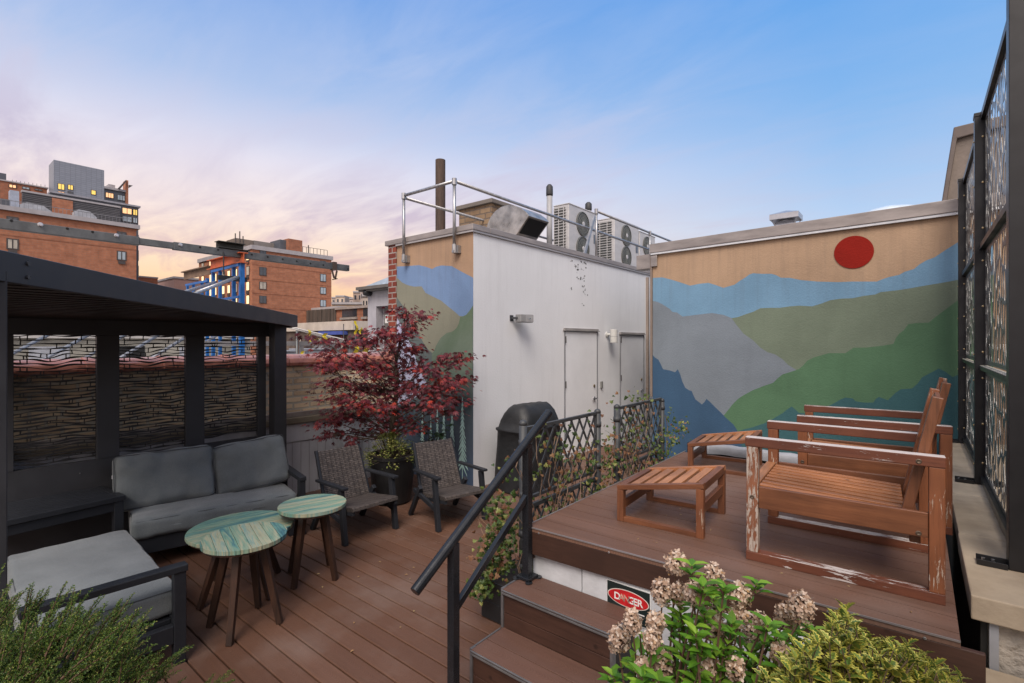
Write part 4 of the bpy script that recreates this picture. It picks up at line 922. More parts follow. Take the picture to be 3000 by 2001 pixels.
def slab_uv(name,corners,th,mat,parent,nu=20,nv=14,curve=0.,round_=.0):
    """corners p00,p10,p11,p01; front surface plus thickness, UV in metres, optional bow"""
    p=[Vector(c) for c in corners]; nx=(p[1]-p[0]).cross(p[3]-p[0]).normalized(); vs=[];uv=[];fs=[]
    Lx=(p[1]-p[0]).length; Ly=(p[3]-p[0]).length
    def S(u,v,o):
        q=(p[0]*(1-u)+p[1]*u)*(1-v)+(p[3]*(1-u)+p[2]*u)*v
        e=max(0,(abs(2*v-1)-.86)/.14)
        return q+nx*(o*(1-.35*e*e)+curve*(1-(2*u-1)**2))
    for side,o in ((0,th/2),(1,-th/2)):
        b0=len(vs)
        for i in range(nu+1):
            for j in range(nv+1): vs.append(tuple(S(i/nu,j/nv,o))); uv.append((i/nu*Lx,j/nv*Ly))
        for i in range(nu):
            for j in range(nv):
                a=b0+i*(nv+1)+j; f=(a,a+nv+1,a+nv+2,a+1); fs.append(f if side==0 else f[::-1])
    NN=(nu+1)*(nv+1)
    def rim(ids):
        for a,b in zip(ids,ids[1:]): fs.append((a,a+NN,b+NN,b))
    rim([i*(nv+1) for i in range(nu+1)]); rim([nu*(nv+1)+j for j in range(nv+1)]); rim([i*(nv+1)+nv for i in range(nu,-1,-1)]); rim([j for j in range(nv,-1,-1)])
    me=bpy.data.meshes.new(name); me.from_pydata(vs,[],fs); l=me.uv_layers.new(name='UVMap')
    for poly in me.polygons:
        rimf=len(set(1 if v>=NN else 0 for v in poly.vertices))>1
        for li in poly.loop_indices:
            vi=me.loops[li].vertex_index; u_=uv[vi%NN]
            if rimf and vi>=NN: u_=(u_[0]+.0,u_[1]+th) if abs(vs[poly.vertices[0]][0]-vs[poly.vertices[-1]][0])>=0 else u_
            l.data[li].uv=u_
    me.materials.append(mat); o=bpy.data.objects.new(name,me); COL.objects.link(o); o.parent=parent; return o
def wicker_chair(loc,rz,label):
    t=thing('wicker_lounge_chair',label,'armchair',loc,rz,'low wicker chairs beside the maple pot')
    w=.27; bm_=sfm
    slab_uv('seat',[(.10,-w+.02,.335),(.10,w-.02,.335),(-.42,w-.02,.265),(-.42,-w+.02,.265)],.045,wk,t,20,20)
    slab_uv('backrest',[(-.40,-w+.03,.27),(-.40,w-.03,.27),(-.60,w-.045,.775),(-.60,-w+.045,.775)],.035,wk,t,18,22,curve=-.012)
    mb=MB()
    for s in (-1,1): mb.bar((.09,s*(w-.035),.30),(-.46,s*(w-.035),.225),.03,.04)
    mb.bar((-.43,-w+.04,.24),(-.43,w-.04,.24),.03,.04); mb.build('seat_frame',bm_,t,local=True,bevel=.003)
    for s in (-1,1):
        y=s*(w+.012)
        mb=MB(); mb.bar((.02,y,0),(-.055,y,.505),.042,.058,up=(1,0,0)); mb.build('front_leg',bm_,t,local=True,bevel=.004)
        mb=MB(); mb.bar((-.60,y,0),(-.36,y,.36),.040,.05,up=(1,0,0)); mb.build('rear_leg',bm_,t,local=True,bevel=.004)
        mb=MB(); mb.bar((.0,y,.20),(-.50,y,.30),.03,.045); mb.build('side_rail',bm_,t,local=True,bevel=.003)
        mb=MB(); mb.bar((.03,y,.525),(-.50,y,.515),.062,.026,w2=.05); mb.build('armrest',bm_,t,local=True,bevel=.006)
        mb=MB(); mb.bar((-.395,s*(w-.02),.25),(-.612,s*(w-.032),.785),.028,.03,up=(1,0,0)); mb.build('back_frame',bm_,t,local=True,bevel=.003)
    return t
wicker_chair((-4.145,2.91,0),math.radians(-2),'low wicker armchair left of the black maple pot, next to the sofa arm')
wicker_chair((-3.675,3.69,0),math.radians(-13),'low wicker armchair right of the black maple pot, before the painted pines')
# ================================================================== wooden lounge chairs and ottomans (on the upper deck)
w1,w2=(.145,.052,.024),(.235,.090,.040)
PW=lambda ax,pl,nm:wood(nm,w1,w2,ax,peel=pl)
wx0=wood('stained_wood_along_x',w1,w2,0,rough=.42); wy0=wood('stained_wood_along_y',w1,w2,1,rough=.42); wz0=wood('stained_wood_upright',w1,w2,2,rough=.42)
bright=wood('bright_slat_wood',(.34,.130,.052),(.48,.20,.085),0,rough=.4); brighty=wood('bright_slat_wood_across',(.35,.145,.062),(.49,.22,.10),1,rough=.4)
wxp=wood('peeling_wood_along_x',(.13,.040,.022),(.19,.062,.03),0,peel=.46,top=.16); wxp2=wood('very_peeled_wood_along_x',(.13,.040,.022),(.18,.06,.03),0,peel=.55,top=.22,paint=(.60,.54,.52))
wzp=wood('peeling_post',(.20,.065,.026),(.28,.10,.04),2,peel=.62,paint=(.58,.47,.38)); wzp2=wood('bare_post',(.22,.08,.04),(.3,.12,.06),2,peel=1.12,paint=(.50,.42,.36))
wxp3=wood('part_peeled_floor_rail',(.13,.040,.022),(.18,.06,.03),0,peel=.66,top=.05,paint=(.60,.54,.52))
boltm=M('dull_bolt',(.16,.12,.09),.4,.7)
def wood_chair(loc,rz,label,near=True):
    t=thing('wooden_lounge_chair',label,'armchair',loc,rz,'weathered wooden lounge chairs on the raised deck')
    # local: front at x=0 (faces -x), depth .79, near side y=0, far side y=.70, z from deck
    D=.79; pw_=.055; W=.70
    for y,nr in ((0,True),(W-pw_,False)):
        sfx='side_frame'
        mb=MB(); mb.box(0,pw_,y,y+pw_,.045,.59); f=mb.build('front_post',wzp2 if (nr and near) else wzp,t,local=True,bevel=.003)
        mb=MB(); mb.box(D-pw_,D,y+.001,y+pw_-.001,.045,.59); mb.build('rear_post',wzp,t,local=True,bevel=.003)
        mb=MB(); mb.box(-.002,D,y-.002,y+pw_+.002,0,.045); mb.build('floor_rail',wxp3 if nr else wxp,t,local=True,bevel=.003)
        mb=MB(); mb.box(-.006,D+.002,y-.002,y+pw_+.002,.59,.638); ar=mb.build('armrest',wxp2 if near else wxp,t,local=True,bevel=.004)
        yo=y+.002 if nr else y+pw_-.026
        if nr: mb=MB(); mb.box(pw_+.001,D-pw_-.001,y+.010,y+.034,.275,.385)
        else: mb=MB(); mb.box(pw_+.001,D-pw_-.001,y+pw_-.034,y+pw_-.010,.275,.385)
        mb.build('seat_rail',wx0,t,local=True,bevel=.003)
        if nr:
            for bx_,bz,par in ((D-.09,.29,t),(.028,.33,t),(D-.09,.61,ar)):
                mb=MB(); yy=y+.010 if bx_>.1 and bz<.5 else (y-.002 if bz>.5 else y)
                mb.lathe([(.011,-.0),(.011,-.002),(.008,-.003),(.003,-.0015)],(bx_,yy,bz),12,'y'); mb.build('bolt',boltm,t,local=True)
    mb=MB(); mb.box(.012,.05,pw_+.002,W-pw_-.002,.29,.372); mb.box(D-.12,D-.08,pw_+.002,W-pw_-.002,.23,.31); mb.build('cross_rail',wy0,t,local=True,bevel=.003)
    mb=MB(); mb.bar((.02,pw_+.003,.378),(.02,W-pw_-.003,.378),.05,.018); mb.build('seat_front_edge',brighty,t,local=True,bevel=.003)
    n=8; y0=pw_+.012; pitch=(W-2*pw_-.02)/n
    for i in range(n):
        yy=y0+i*pitch; mb=MB(); mb.bar((.05,yy+.024,.374),(.655,yy+.024,.352),.040,.018); mb.build('seat_slat',bright,t,local=True,bevel=.002)
    # leaning back: two stiles, rails
    for y in (pw_+.02,W-pw_-.065):
        sh=math.tan(rz)*y; mb=MB(); mb.bar((.638+sh,y+.022,.26),(.768+sh,y+.022,.888),.044,.040,up=(1,0,0)); mb.build('back_stile',wzp if y>.3 else wz0,t,local=True,bevel=.003)
    for f in (.2,.42,.64,.86,.97):
        x=.648+.125*f; z=.26+.605*f; s0=math.tan(rz)*pw_; s1=math.tan(rz)*(W-pw_-.067); mb=MB(); mb.bar((x+s0,pw_+.066,z),(x+s1,W-pw_-.067,z),.018,.055,up=(.2,0,.98)); mb.build('back_slat',wy0,t,local=True,bevel=.002)
    return t
wood_chair((-.697,2.80,UZ),math.radians(3.0),'weathered wooden armchair nearest the camera, peeled front post')
wood_chair((-.630,3.83,UZ),math.radians(5.0),'weathered wooden armchair behind, closer to the mural wall',False)
def ottoman(loc,rz,label):
    t=thing('wooden_ottoman',label,'footstool',loc,rz,'slatted wooden footstools on the raised deck')
    L,W=.53,.55; zl,zr=.195,.290; p=.042
    hz=lambda x: zl+(zr-zl)*x/L
    for x in (0,L-p):
        for y in (0,W-p):
            mb=MB(); mb.box(x,x+p,y,y+p,0,hz(x+p/2)-.002); mb.build('leg',wzp if (x>0 and y==0) else wz0,t,local=True,bevel=.002)
    for y in (0,W-p):
        mb=MB(); mb.box(p,L-p,y+.004,y+p-.004,0,.03); mb.build('floor_rail',wx0,t,local=True,bevel=.002)
        mb=MB(); mb.bar((0,y+p/2,zl+.014),(L,y+p/2,zr+.014),p,.030); mb.build('top_rail',wx0 if y==0 else bright,t,local=True,bevel=.002)
    for x in (0,L-p):
        zz=hz(x+p/2)*.52 if x==0 else .165
        mb=MB(); mb.box(x+.006,x+p-.006,p,W-p,zz-.028,zz+.028); mb.build('cross_rail',wy0,t,local=True,bevel=.002)
        zz=hz(x+p/2)+.012; mb=MB(); mb.box(x,x+p,p+.001,W-p-.001,zz-.028,zz+.017); mb.build('end_rail',wy0,t,local=True,bevel=.002)
    n=5
    for i in range(n):
        x=.068+i*(L-.136-.048)/(n-1); z=hz(x+.024)+.018; mb=MB(); mb.box(x,x+.048,p+.001,W-p-.001,z-.016,z+.004); mb.build('slat',brighty,t,local=True,bevel=.002)
    return t
ottoman((-1.485,2.885,UZ),math.radians(3.5),'slatted wooden footstool nearest the camera')
ottoman((-1.60,4.46,UZ),math.radians(5),'slatted wooden footstool farther back by the ivy trellis')
# ================================================================== covered grill
gr=thing('covered_grill','barbecue under a black fitted cover against the white wall','grill',(-3.98,5.12,0))
cv=M('grill_cover_vinyl',(.016,.017,.019),.55,0,.25,5,bump=.45,bscale=9,dist=.02,spec=.4)
mb=MB(); prof=[(0.,.02,1.05),(.06,.0,1.03),(.30,.0,.99),(.55,-.02,.95),(.735,-.04,.925),(.75,-.04,.965),(.768,-.04,.965),(.78,-.06,.90),(.86,-.05,.86),(.95,-.05,.80),(1.02,-.02,.60),(1.06,.0,.42),(1.07,.0,.12)]
gx,gy=-3.98,5.27; hx_,hy_=.27,.46; n=48; vs=[];fs=[]
for k,(z,o,sc) in enumerate(prof):
    for i in range(n):
        t=2*math.pi*i/n; c,s=math.cos(t),math.sin(t); e=.28 if z<.9 else .5
        x=math.copysign(abs(c)**e,c)*hx_*(sc if z<.8 else sc**1.0); y=math.copysign(abs(s)**e,s)*hy_*(sc if z<.8 else .86*sc**.35)
        nn=noise.noise(Vector((x*7,y*7,z*3)))*.03+noise.noise(Vector((x*16,y*16,z*2)))*.014
        if z>1.1: y=math.copysign(abs(s)**e,s)*hy_*.55
        vs.append((gx+x*(1+nn*2),gy+y*(1+nn),z+.015+nn*(.7 if z>.3 else 0)))
for k in range(len(prof)-1):
    for i in range(n): fs.append((k*n+i,k*n+(i+1)%n,(k+1)*n+(i+1)%n,(k+1)*n+i))
fs.append(tuple((len(prof)-1)*n+i for i in range(n))); mb.add(vs,fs); mb.build('cover',cv,gr,smooth=True)
mb=MB(); 
for yy in (gy-.45,gy+.42): mb.lathe([(.07,-.02),(.07,.02)],(gx+.2,yy,.07),14,'y')
mb.build('wheel',black,gr)
# ================================================================== trellis fences
fm=M('fence_grey_pvc',(.045,.048,.052),.55,0,.2,8,bump=.1,bscale=200,dist=.001)
FX=-2.05
def fence(yA,yB,label,zA=1.37,zB=1.34):
    t=thing('trellis_fence',label,'trellis',(FX,yA,0),0,'dark lattice trellises along the raised deck')
    for y,z in ((yA,zA),(yB,zB)):
        mb=MB(); mb.tube([(FX,y,.12),(FX,y,z-.03)],.027,16); mb.lathe([(.027,z-.03),(.027,z-.012),(.02,z),(.005,z+.006)],(FX,y,0),16); po=mb.build('post',fm,t,smooth=True)
        mb=MB()
        for zz in (1.20,.86,.60,.38): mb.tube([(FX,y,zz),(FX,y,zz+.04)],.031,16)
        mb.each('collar',fm,po,smooth=True)
    a,b=yA+.028,yB-.028
    mb=MB(); mb.box(FX-.012,FX+.012,a,b,1.30,1.325); mb.box(FX-.012,FX+.012,a,b,.83,.852); mb.box(FX-.012,FX+.012,a,b,.765,.795); mb.box(FX-.012,FX+.012,a,b,.40,.42)
    mb.box(FX-.010,FX+.010,a,a+.016,.852,1.30); mb.box(FX-.010,FX+.010,b-.016,b,.852,1.30); mb.build('frame',fm,t,bevel=.002)
    for (z0,z1,nm) in ((.852,1.30,'lattice'),(.42,.765,'lattice')):
        mb=MB(); h=z1-z0; w=b-a; sl=1.55; st_=.115
        for sgn in (1,-1):
            k=-h/sl
            while k<w+h/sl:
                # line: y = k + (z)/sl*sgn
                p=(k,0); q=(k+sgn*h/sl,h); y0_,y1_=p[0],q[0]
                pts=[(y0_,0),(y1_,h)]
                def cut(pa,pb):
                    (u0,v0),(u1,v1)=pa,pb; t0,t1=0.,1.
                    du=u1-u0
                    if abs(du)<1e-9: return None
                    ta=(0-u0)/du; tb=(w-u0)/du; lo,hi=min(ta,tb),max(ta,tb); t0=max(t0,lo); t1=min(t1,hi)
                    if t1-t0<.03: return None
                    return ((u0+du*t0,v0+(v1-v0)*t0),(u0+du*t1,v0+(v1-v0)*t1))
                c=cut(*pts)
                if c:
                    xo=FX+.0035*sgn; mb.bar((xo,a+c[0][0],z0+c[0][1]),(xo,a+c[1][0],z0+c[1][1]),.006,.013,up=(1,0,0)) if False else mb.bar((xo,a+c[0][0],z0+c[0][1]),(xo,a+c[1][0],z0+c[1][1]),.018,.007,up=(1,0,0))
                k+=st_
        mb.build(nm,fm,t)
fence(2.64,3.64,'dark lattice trellis with ivy, first beyond the stair handrail')
fence(3.98,4.97,'dark lattice trellis with ivy, nearer the mural wall',1.345,1.31)
pb=M('planter_black_plastic',(.014,.015,.017),.5,0,.2,6,bump=.1)
for i,(y0,y1,lab) in enumerate(((2.55,3.72,'black trough planter at the side of the steps'),(3.86,5.05,'black trough planter under the second trellis'))):
    pl=thing('trough_planter',lab,'planter',(-2.13,y0,0),0,'black trough planters beside the raised deck')
    mb=MB(); x0,x1=(-2.345,-1.915); mb.box(x0,x1,y0,y1,.005,.26); mb.box(x0-.008,x0,y0-.008,y1+.008,.235,.27); mb.box(x1,x1+.008,y0-.008,y1+.008,.235,.27); mb.box(x0,x1,y0-.008,y0,.235,.27); mb.box(x0,x1,y1,y1+.008,.235,.27)
    mb.box(x0-.004,x0,y0,y1,.11,.125); mb.box(x0,x1,y0-.004,y0,.11,.125)
    mb.build('trough',pb,pl,bevel=.004)
    mb=MB(); mb.quad((x0+.01,y0+.01,.262),(x1-.01,y0+.01,.262),(x1-.01,y1-.01,.262),(x0+.01,y1-.01,.262)); mb.build('soil',M('potting_soil',(.03,.02,.014),.95,bump=.6,bscale=60),pl)
# ================================================================== stone parapet on the right
LZ=.80
sp2=thing('stone_parapet','cream limestone ledge carrying the black privacy screens','parapet wall',(.3,3.0,0))
lime=M('limestone',(.40,.315,.225),.8,0,.22,3.5,bump=.4,bscale=45,dist=.005,tint=(.50,.41,.30)); lime2=M('rough_limestone',(.42,.38,.33),.9,0,.35,6,bump=1.,bscale=14,dist=.03)
y=2.94; seg=[2.94,3.85,4.85,5.9,6.9,7.6]
for a,b in zip(seg,seg[1:]):
    x0=.178+.004*(a-3); mb=MB(); mb.box(x0,.95,a+.001,b-.004,LZ-.105,LZ); mb.build('cap_stone',lime,sp2,bevel=.006)
mb=MB(); mb.box(.236,.95,3.0,7.6,-.05,LZ-.107); mb.build('wall',lime2,sp2)
mb=MB(); mb.box(.212,.234,2.99,7.55,-.05,LZ-.108); mb.build('dark_gap_strip',M('gap_strip_black',(.012,.012,.012),.7,bump=.3),sp2)  # black strip painting in the darkness of the narrow gap
mb=MB(); mb.box(.238,.268,2.965,2.998,.2,LZ-.11); mb.build('white_corner_trim',white_m,sp2)
lo=thing('lower_parapet_stone','lower limestone slab at the bottom right below the ledge end','stone slab',(.6,2.6,0))
q=onZ(2833,1925,.52)
mb=MB(); mb.box(.135,.95,1.2,2.955,.42,.50); mb.build('cap_stone',lime,lo,bevel=.008)
mb=MB(); mb.box(.20,.95,1.25,2.955,-.05,.419); mb.build('wall',lime2,lo)
# ================================================================== privacy screens (laser-cut)
def clip(poly,px,py,nx,ny):
    out=[]
    for i in range(len(poly)):
        a=poly[i];b=poly[(i+1)%len(poly)]; da=(a[0]-px)*nx+(a[1]-py)*ny; db=(b[0]-px)*nx+(b[1]-py)*ny
        if da<=0: out.append(a)
        if da*db<0: t=da/(da-db); out.append((a[0]+(b[0]-a[0])*t,a[1]+(b[1]-a[1])*t))
    return out
def perforated(w,h,n,seed):
    rr=random.Random(seed); pts=[]
    asp=1.9
    for _ in range(n*30):
        if len(pts)>=n: break
        p=(rr.uniform(0,w),rr.uniform(0,h))
        if all(((p[0]-q[0])*asp)**2+(p[1]-q[1])**2>(.62*math.sqrt(w*asp*h/n))**2*rr.uniform(.5,1.2) for q in pts): pts.append(p)
    cells=[]
    for i,p in enumerate(pts):
        ang=.55*math.sin(p[0]*5+seed)*math.sin(p[1]*4)
        poly=[(0.012,.012),(w-.012,.012),(w-.012,h-.012),(.012,h-.012)]
        near=sorted(pts,key=lambda q:((q[0]-p[0])*asp)**2+(q[1]-p[1])**2)[1:14]
        for q in near:
            dx,dy=(q[0]-p[0])*asp*asp,(q[1]-p[1]); mx,my=(p[0]+q[0])/2,(p[1]+q[1])/2; poly=clip(poly,mx,my,dx,dy)
            if len(poly)<3: break
        if len(poly)>=3: cells.append((p,poly))
    return cells
def perf_mesh(X,y0,y1,z0,z1,n,seed,th=.0025,web=.022):
    mb=MB(); w,h=y1-y0,z1-z0
    mb.box(X-th,X,y0,y1,z0,z0+.013); mb.box(X-th,X,y0,y1,z1-.013,z1); mb.box(X-th,X,y0,y0+.013,z0+.013,z1-.013); mb.box(X-th,X,y1-.013,y1,z0+.013,z1-.013)
    for p,poly in perforated(w,h,n,seed):
        m=len(poly); cx_=sum(a for a,_ in poly)/m; cy_=sum(b for _,b in poly)/m
        # hole: shrink and round
        dense=[]
        for i in range(m):
            a=poly[i];b=poly[(i+1)%m]
            for f in (.0,.25,.5,.75): dense.append((a[0]+(b[0]-a[0])*f,a[1]+(b[1]-a[1])*f))
        hole=[]
        D=len(dense)
        for i in range(D):
            a,b,c=dense[i-1],dense[i],dense[(i+1)%D]; a2,c2=dense[i-2],dense[(i+2)%D]
            sx=(a[0]+b[0]+c[0]+a2[0]+c2[0])/5; sy=(a[1]+b[1]+c[1]+a2[1]+c2[1])/5
            dx,dy=sx-cx_,sy-cy_; L=math.hypot(dx,dy)+1e-9; k=max(.15,(L-web*.75)/L); hole.append((cx_+dx*k,cy_+dy*k))
        vs=[];
        for (a,b) in dense: vs.append((X,y0+a,z0+b))
        for (a,b) in hole: vs.append((X,y0+a,z0+b))
        for (a,b) in dense: vs.append((X-th,y0+a,z0+b))
        for (a,b) in hole: vs.append((X-th,y0+a,z0+b))
        fs=[]
        for i in range(D):
            j=(i+1)%D; fs+= [(i,j,D+j,D+i),(2*D+i,3*D+i,3*D+j,2*D+j),(D+i,D+j,3*D+j,3*D+i)]
        mb.add(vs,fs)
    return mb
scr=thing('privacy_screen','tall black laser cut screen panels bolted between posts on the stone ledge','privacy screen',(.38,5.2,LZ))
scm=M('screen_powdercoat',(.12,.118,.115),.34,.25,.15,8,spec=.9); pst=M('screen_post_black',(.013,.013,.015),.38,.1,.2,6,bump=.06,bscale=250,dist=.001)
ys=[1.40,3.37,5.24,7.24]; ZT=3.66
for i,y in enumerate(ys[1:]):
    mb=MB(); mb.box(.338,.43,y,y+.09,LZ+.002,ZT+(.35 if i==0 else 0)); mb.lathe([(.03,0),(.02,.012),(.003,.016)],(.384,y+.045,ZT+(.35 if i==0 else 0)),10); mb.box(.334,.434,y-.004,y+.094,ZT-.03,ZT-.0) if i else None
    po=mb.build('post',pst,scr,bevel=.003)
    mb=MB(); mb.box(.225,.50,y+.005,y+.05,LZ+.001,LZ+.012); mb.box(.225,.50,y+.052,y+.058,LZ+.001,LZ+.035); mb.box(.225,.335,y-.012,y-.006,LZ+.001,LZ+.028)
    b=mb.build('anchor_bracket',pst,po,bevel=.001)
    for bx_ in (.25,.285):
        mb=MB(); mb.lathe([(.012,0),(.012,.006),(.007,.007),(.007,.020)],(bx_,y+.02,LZ+.012),8); mb.build('anchor_bolt',steel,po)
for i,(a,b) in enumerate(zip(ys[1:],ys[2:])):
    a+=.09
    for j,(z0,z1) in enumerate(((.87,1.68),(1.73,2.60),(2.65,3.60))):
        perf_mesh(.40,a+.02,b-.02,z0,z1,84,i*7+j*3+1).build('screen_panel',scm,scr)
    mb=MB(); 
    mb.box(.372,.41,a,b,3.60,3.65); mb.box(.365,.41,a,b,2.602,2.645); mb.box(.365,.41,a,b,1.683,1.712); mb.box(.372,.41,a,b,.82,.868); mb.each('rail',pst,scr,bevel=.002)
    mb=MB(); mb.box(.366,.41,a,b,1.714,1.718); mb.build('rail_top_lip',M('worn_rail_lip',(.5,.46,.38),.5,.3),scr)
    mb=MB(); mb.box(.392,.412,a,a+.02,.87,3.60); mb.box(.392,.412,b-.02,b,.87,3.60); mb.each('side_rail',pst,scr)
    brass=M('brass_screw',(.6,.45,.25),.35,.9)
    for zz in (.95,1.25,1.6,1.8,2.15,2.5,2.75,3.1,3.45):
        mb=MB()
        for yy in (b+.045,):
            mb.lathe([(.008,0),(.008,-.004),(.004,-.006)],(.3375,yy,zz),8,'x'); mb.lathe([(.008,0),(.008,-.004),(.004,-.006)],(.385,b-.0005,zz+.02),8,'y')
        mb.each('screw',brass,scr)
# ---- building beyond the screen
nb=thing('neighbour_brick_building','dark red brick building seen through the privacy screens','building',(2.5,5,-4))
nbk=brick('neighbour_red_brick',(.075,.028,.02),(.05,.02,.016),(.06,.05,.045),.21,.075,.01)  # brick colours darkened, putting the building's shade into the base
mb=MB(); mb.box(1.5,4.0,-2.,14,-6,3.05); mb.build('wall',nbk,nb)
mb=MB(); mb.box(1.44,4.05,-2.,14.05,3.052,3.16); mb.build('roof_coping',lime2,nb)
wf=M('window_frame_dark',(.03,.025,.022),.5)
lit=M('lit_window_warm',(.3,.2,.1),.5,emit=(1,.50,.16),es=.4); gls=M('window_glass_dark',(.05,.055,.06),.12,0,.2,3,spec=.8)
for yy,on in ((2.6,1),(4.2,0),(5.8,1),(7.4,1),(9.2,0)):
  for z_ in (.5,1.7):
    mb=MB(); mb.box(1.46,1.499,yy,yy+.8,z_,z_+.95); f=mb.build('window',wf,nb)
    mb=MB(); mb.box(1.453,1.458,yy+.05,yy+.38,z_+.05,z_+.9); mb.box(1.453,1.458,yy+.42,yy+.75,z_+.05,z_+.9); mb.build('pane',lit if on and z_<1 else gls,f)
# ---- limestone gable end above the right end of the mural
gb=thing('stone_gable','weathered stone parapet end rising above the mural at the right','stone gable',(.9,7.9,3.3))
G=lambda x,y:(2650+x/1.742,y/1.742)
Yg=8.0
pl=[onY(*G(*p),Yg) for p in ((190,1032),(250,655),(352,630),(520,590),(520,1100),(190,1100))]
pin=[onY(*G(*p),Yg) for p in ((215,1030),(268,712),(352,688),(520,650),(520,1100),(215,1100))]
mb=MB(); mb.prism([tuple(p) for p in pin],(0,1.2,0)); mb.build('stone_face',M('gable_stone',(.17,.14,.12),.85,0,.3,3,bump=.5,bscale=18,dist=.01),gb)
mb=MB(); 
edge=M('gable_coping',(.12,.095,.085),.7,0,.25,4,bump=.2)
mb.prism([tuple(p) for p in (pl[0],pl[1],pl[2],pl[3],pin[3]+Vector((0,0,.002)),pin[2]+Vector((0,0,.002)),pin[1]+Vector((-.002,0,.002)),pin[0]+Vector((-.002,0,0)))],(0,1.3,0)); mb.xf(Matrix.Translation((0,-.05,0))); mb.build('coping',edge,gb,bevel=.01)
# ================================================================== neighbour roof and clutter beyond the parapet
mb=MB(); mb.box(-21,-6.35,-30,16,-.6,.3); o=mb.build('neighbour_roof',M('neighbour_roof_membrane',(.28,.27,.26),.9,0,.35,.6,bump=.3,bscale=5)); tag(o,kind='structure')
Zf=lambda x,y:(480+x/3.457,660+y/3.457)
Zd=lambda x,y:(830+x/3.509,800+y/3.509)
def pipe_thing(name,label,cat,pts,r,mat,group=None,n=8):
    mb=MB(); mb.tube(pts,r,n); return tag(mb.build(name,mat,smooth=True),label,cat,group)
# long steel outrigger beam
bs=M('galvanised_box_steel',(.13,.135,.135),.5,.55,.35,5,bump=.15,bscale=20)
bm=thing('outrigger_beam','long grey perforated steel beam crossing above the pergola','steel beam',(-9,2.5,3.4))
XB_=-9.0; pA=onX(0,647,XB_); pB=onX(1024,789,XB_); zb=(pA.z+pB.z)/2
mb=MB(); mb.box(XB_-.09,XB_,-1.2,2.28,zb-.062,zb+.065); mb.build('box_section',bs,bm,bevel=.006)
mb=MB(); mb.box(XB_-.08,XB_-.008,2.281,2.95,zb-.048,zb+.050); mb.build('inner_section',bs,bm,bevel=.006)
mb=MB(); mb.box(XB_-.09,XB_,2.72,pB.y,zb-.060,zb+.060); mb.build('box_section',bs,bm,bevel=.006)
hole=M('bolt_hole',(.01,.01,.01),.9)
for px,py in ((72,526),(422,575),(580,596),(1253,692),(1366,708),(1577,738),(1676,753),(1770,767),(1858,780),(1944,793),(2025,804),(2178,828)):
    q=onX(px/2.137,400+py/2.137,XB_+.003); mb=MB(); mb.lathe([(.017,0),(.017,.002)],(XB_+.001,q.y,q.z),12,'x'); mb.build('hole',hole,bm)
for px,py in ((253,550),(730,618),(1131,677)):
    q=onX(px/2.137,400+py/2.137,XB_+.01); mb=MB(); mb.lathe([(.03,0),(.03,.006),(.018,.008),(.018,.03)],(XB_+.001,q.y,q.z),10,'x'); mb.build('bolt',steel,bm)
q=onX(2098/2.137,400+800/2.137,XB_)
mb=MB(); mb.box(XB_-.11,XB_+.02,q.y-.05,q.y+.03,zb-.075,zb+.085); mb.bar((XB_+.0,q.y-.07,zb-.08),(XB_+.0,q.y-.02,zb-.24),.02,.03); mb.bar((XB_+.0,q.y+.04,zb-.08),(XB_+.0,q.y+.0,zb-.26),.02,.03); mb.bar((XB_,q.y-.06,zb-.27),(XB_,q.y+.05,zb-.24),.02,.02); mb.build('hook_shackle',M('shackle_rust',(.10,.07,.055),.6,.5),bm)
# support scaffold (blue frames)
sc=thing('blue_scaffold','blue scaffold frames with an orange beam holding up the grey steel beam','scaffold',(-9.5,3.7,.3))
bl=M('scaffold_blue',(.012,.115,.36),.45,0,.25,8); org=M('orange_steel',(.42,.09,.03),.55,0,.3,6); rst=M('rusty_beam',(.16,.10,.065),.8,0,.35,5)
YS=3.72
def legat(px,pyt,wm=.045,z0=.3):
    q=onY(*Zf(px,pyt),YS); mb=MB(); mb.box(q.x-wm/2,q.x+wm/2,YS-wm/2,YS+wm/2,z0,q.z); mb.build('post',bl,sc,bevel=.003); return q
for px,py,wm in ((788,372,.075),(708,425,.055),(570,462,.05),(500,480,.055),(440,535,.05),(385,570,.045),(300,600,.045),(240,612,.04)): legat(px,py,wm)
a=onY(*Zf(762,395),YS-.04); b=onY(*Zf(482,468),YS-.04)
mb=MB(); mb.bar(a,b,.03,.045); a2=onY(*Zf(450,560),YS-.04); b2=onY(*Zf(225,605),YS-.04); mb.bar(a2,b2,.03,.04); mb.bar(a-Vector((0,0,.55)),b-Vector((0,0,.55)),.03,.04); mb.build('cross_rail',bl,sc)
a=onY(*Zf(812,312),YS); b=onY(*Zf(475,418),YS); zz=(a.z+b.z)/2
mb=MB(); mb.box(b.x,a.x,YS-.07,YS+.07,zz+.075,zz+.09); mb.box(b.x,a.x,YS-.006,YS+.006,zz-.075,zz+.075); mb.box(b.x,a.x,YS-.07,YS+.07,zz-.09,zz-.075); mb.build('orange_beam',org,sc)
b3=onY(*Zf(205,545),YS); mb=MB(); mb.box(b3.x,b.x-.02,YS-.06,YS+.06,zz-.02,zz); mb.box(b3.x,b.x-.02,YS-.006,YS+.006,zz-.16,zz-.02); mb.build('rusty_beam',rst,sc)
y0c=onX(*Zf(550,200),XB_).y; y1c=onX(*Zf(824,200),XB_).y
mb=MB(); mb.box(XB_-.2,XB_+.04,y0c,y1c+.06,zb+.068,zb+.078); mb.box(XB_-.09,XB_-.07,y0c,y1c,zb+.078,zb+.17); mb.box(XB_-.16,XB_+.02,y0c,y1c,zb+.17,zb+.18); mb.build('top_cradle',M('cradle_dark',(.045,.045,.04),.7,.2,.3,8),sc)
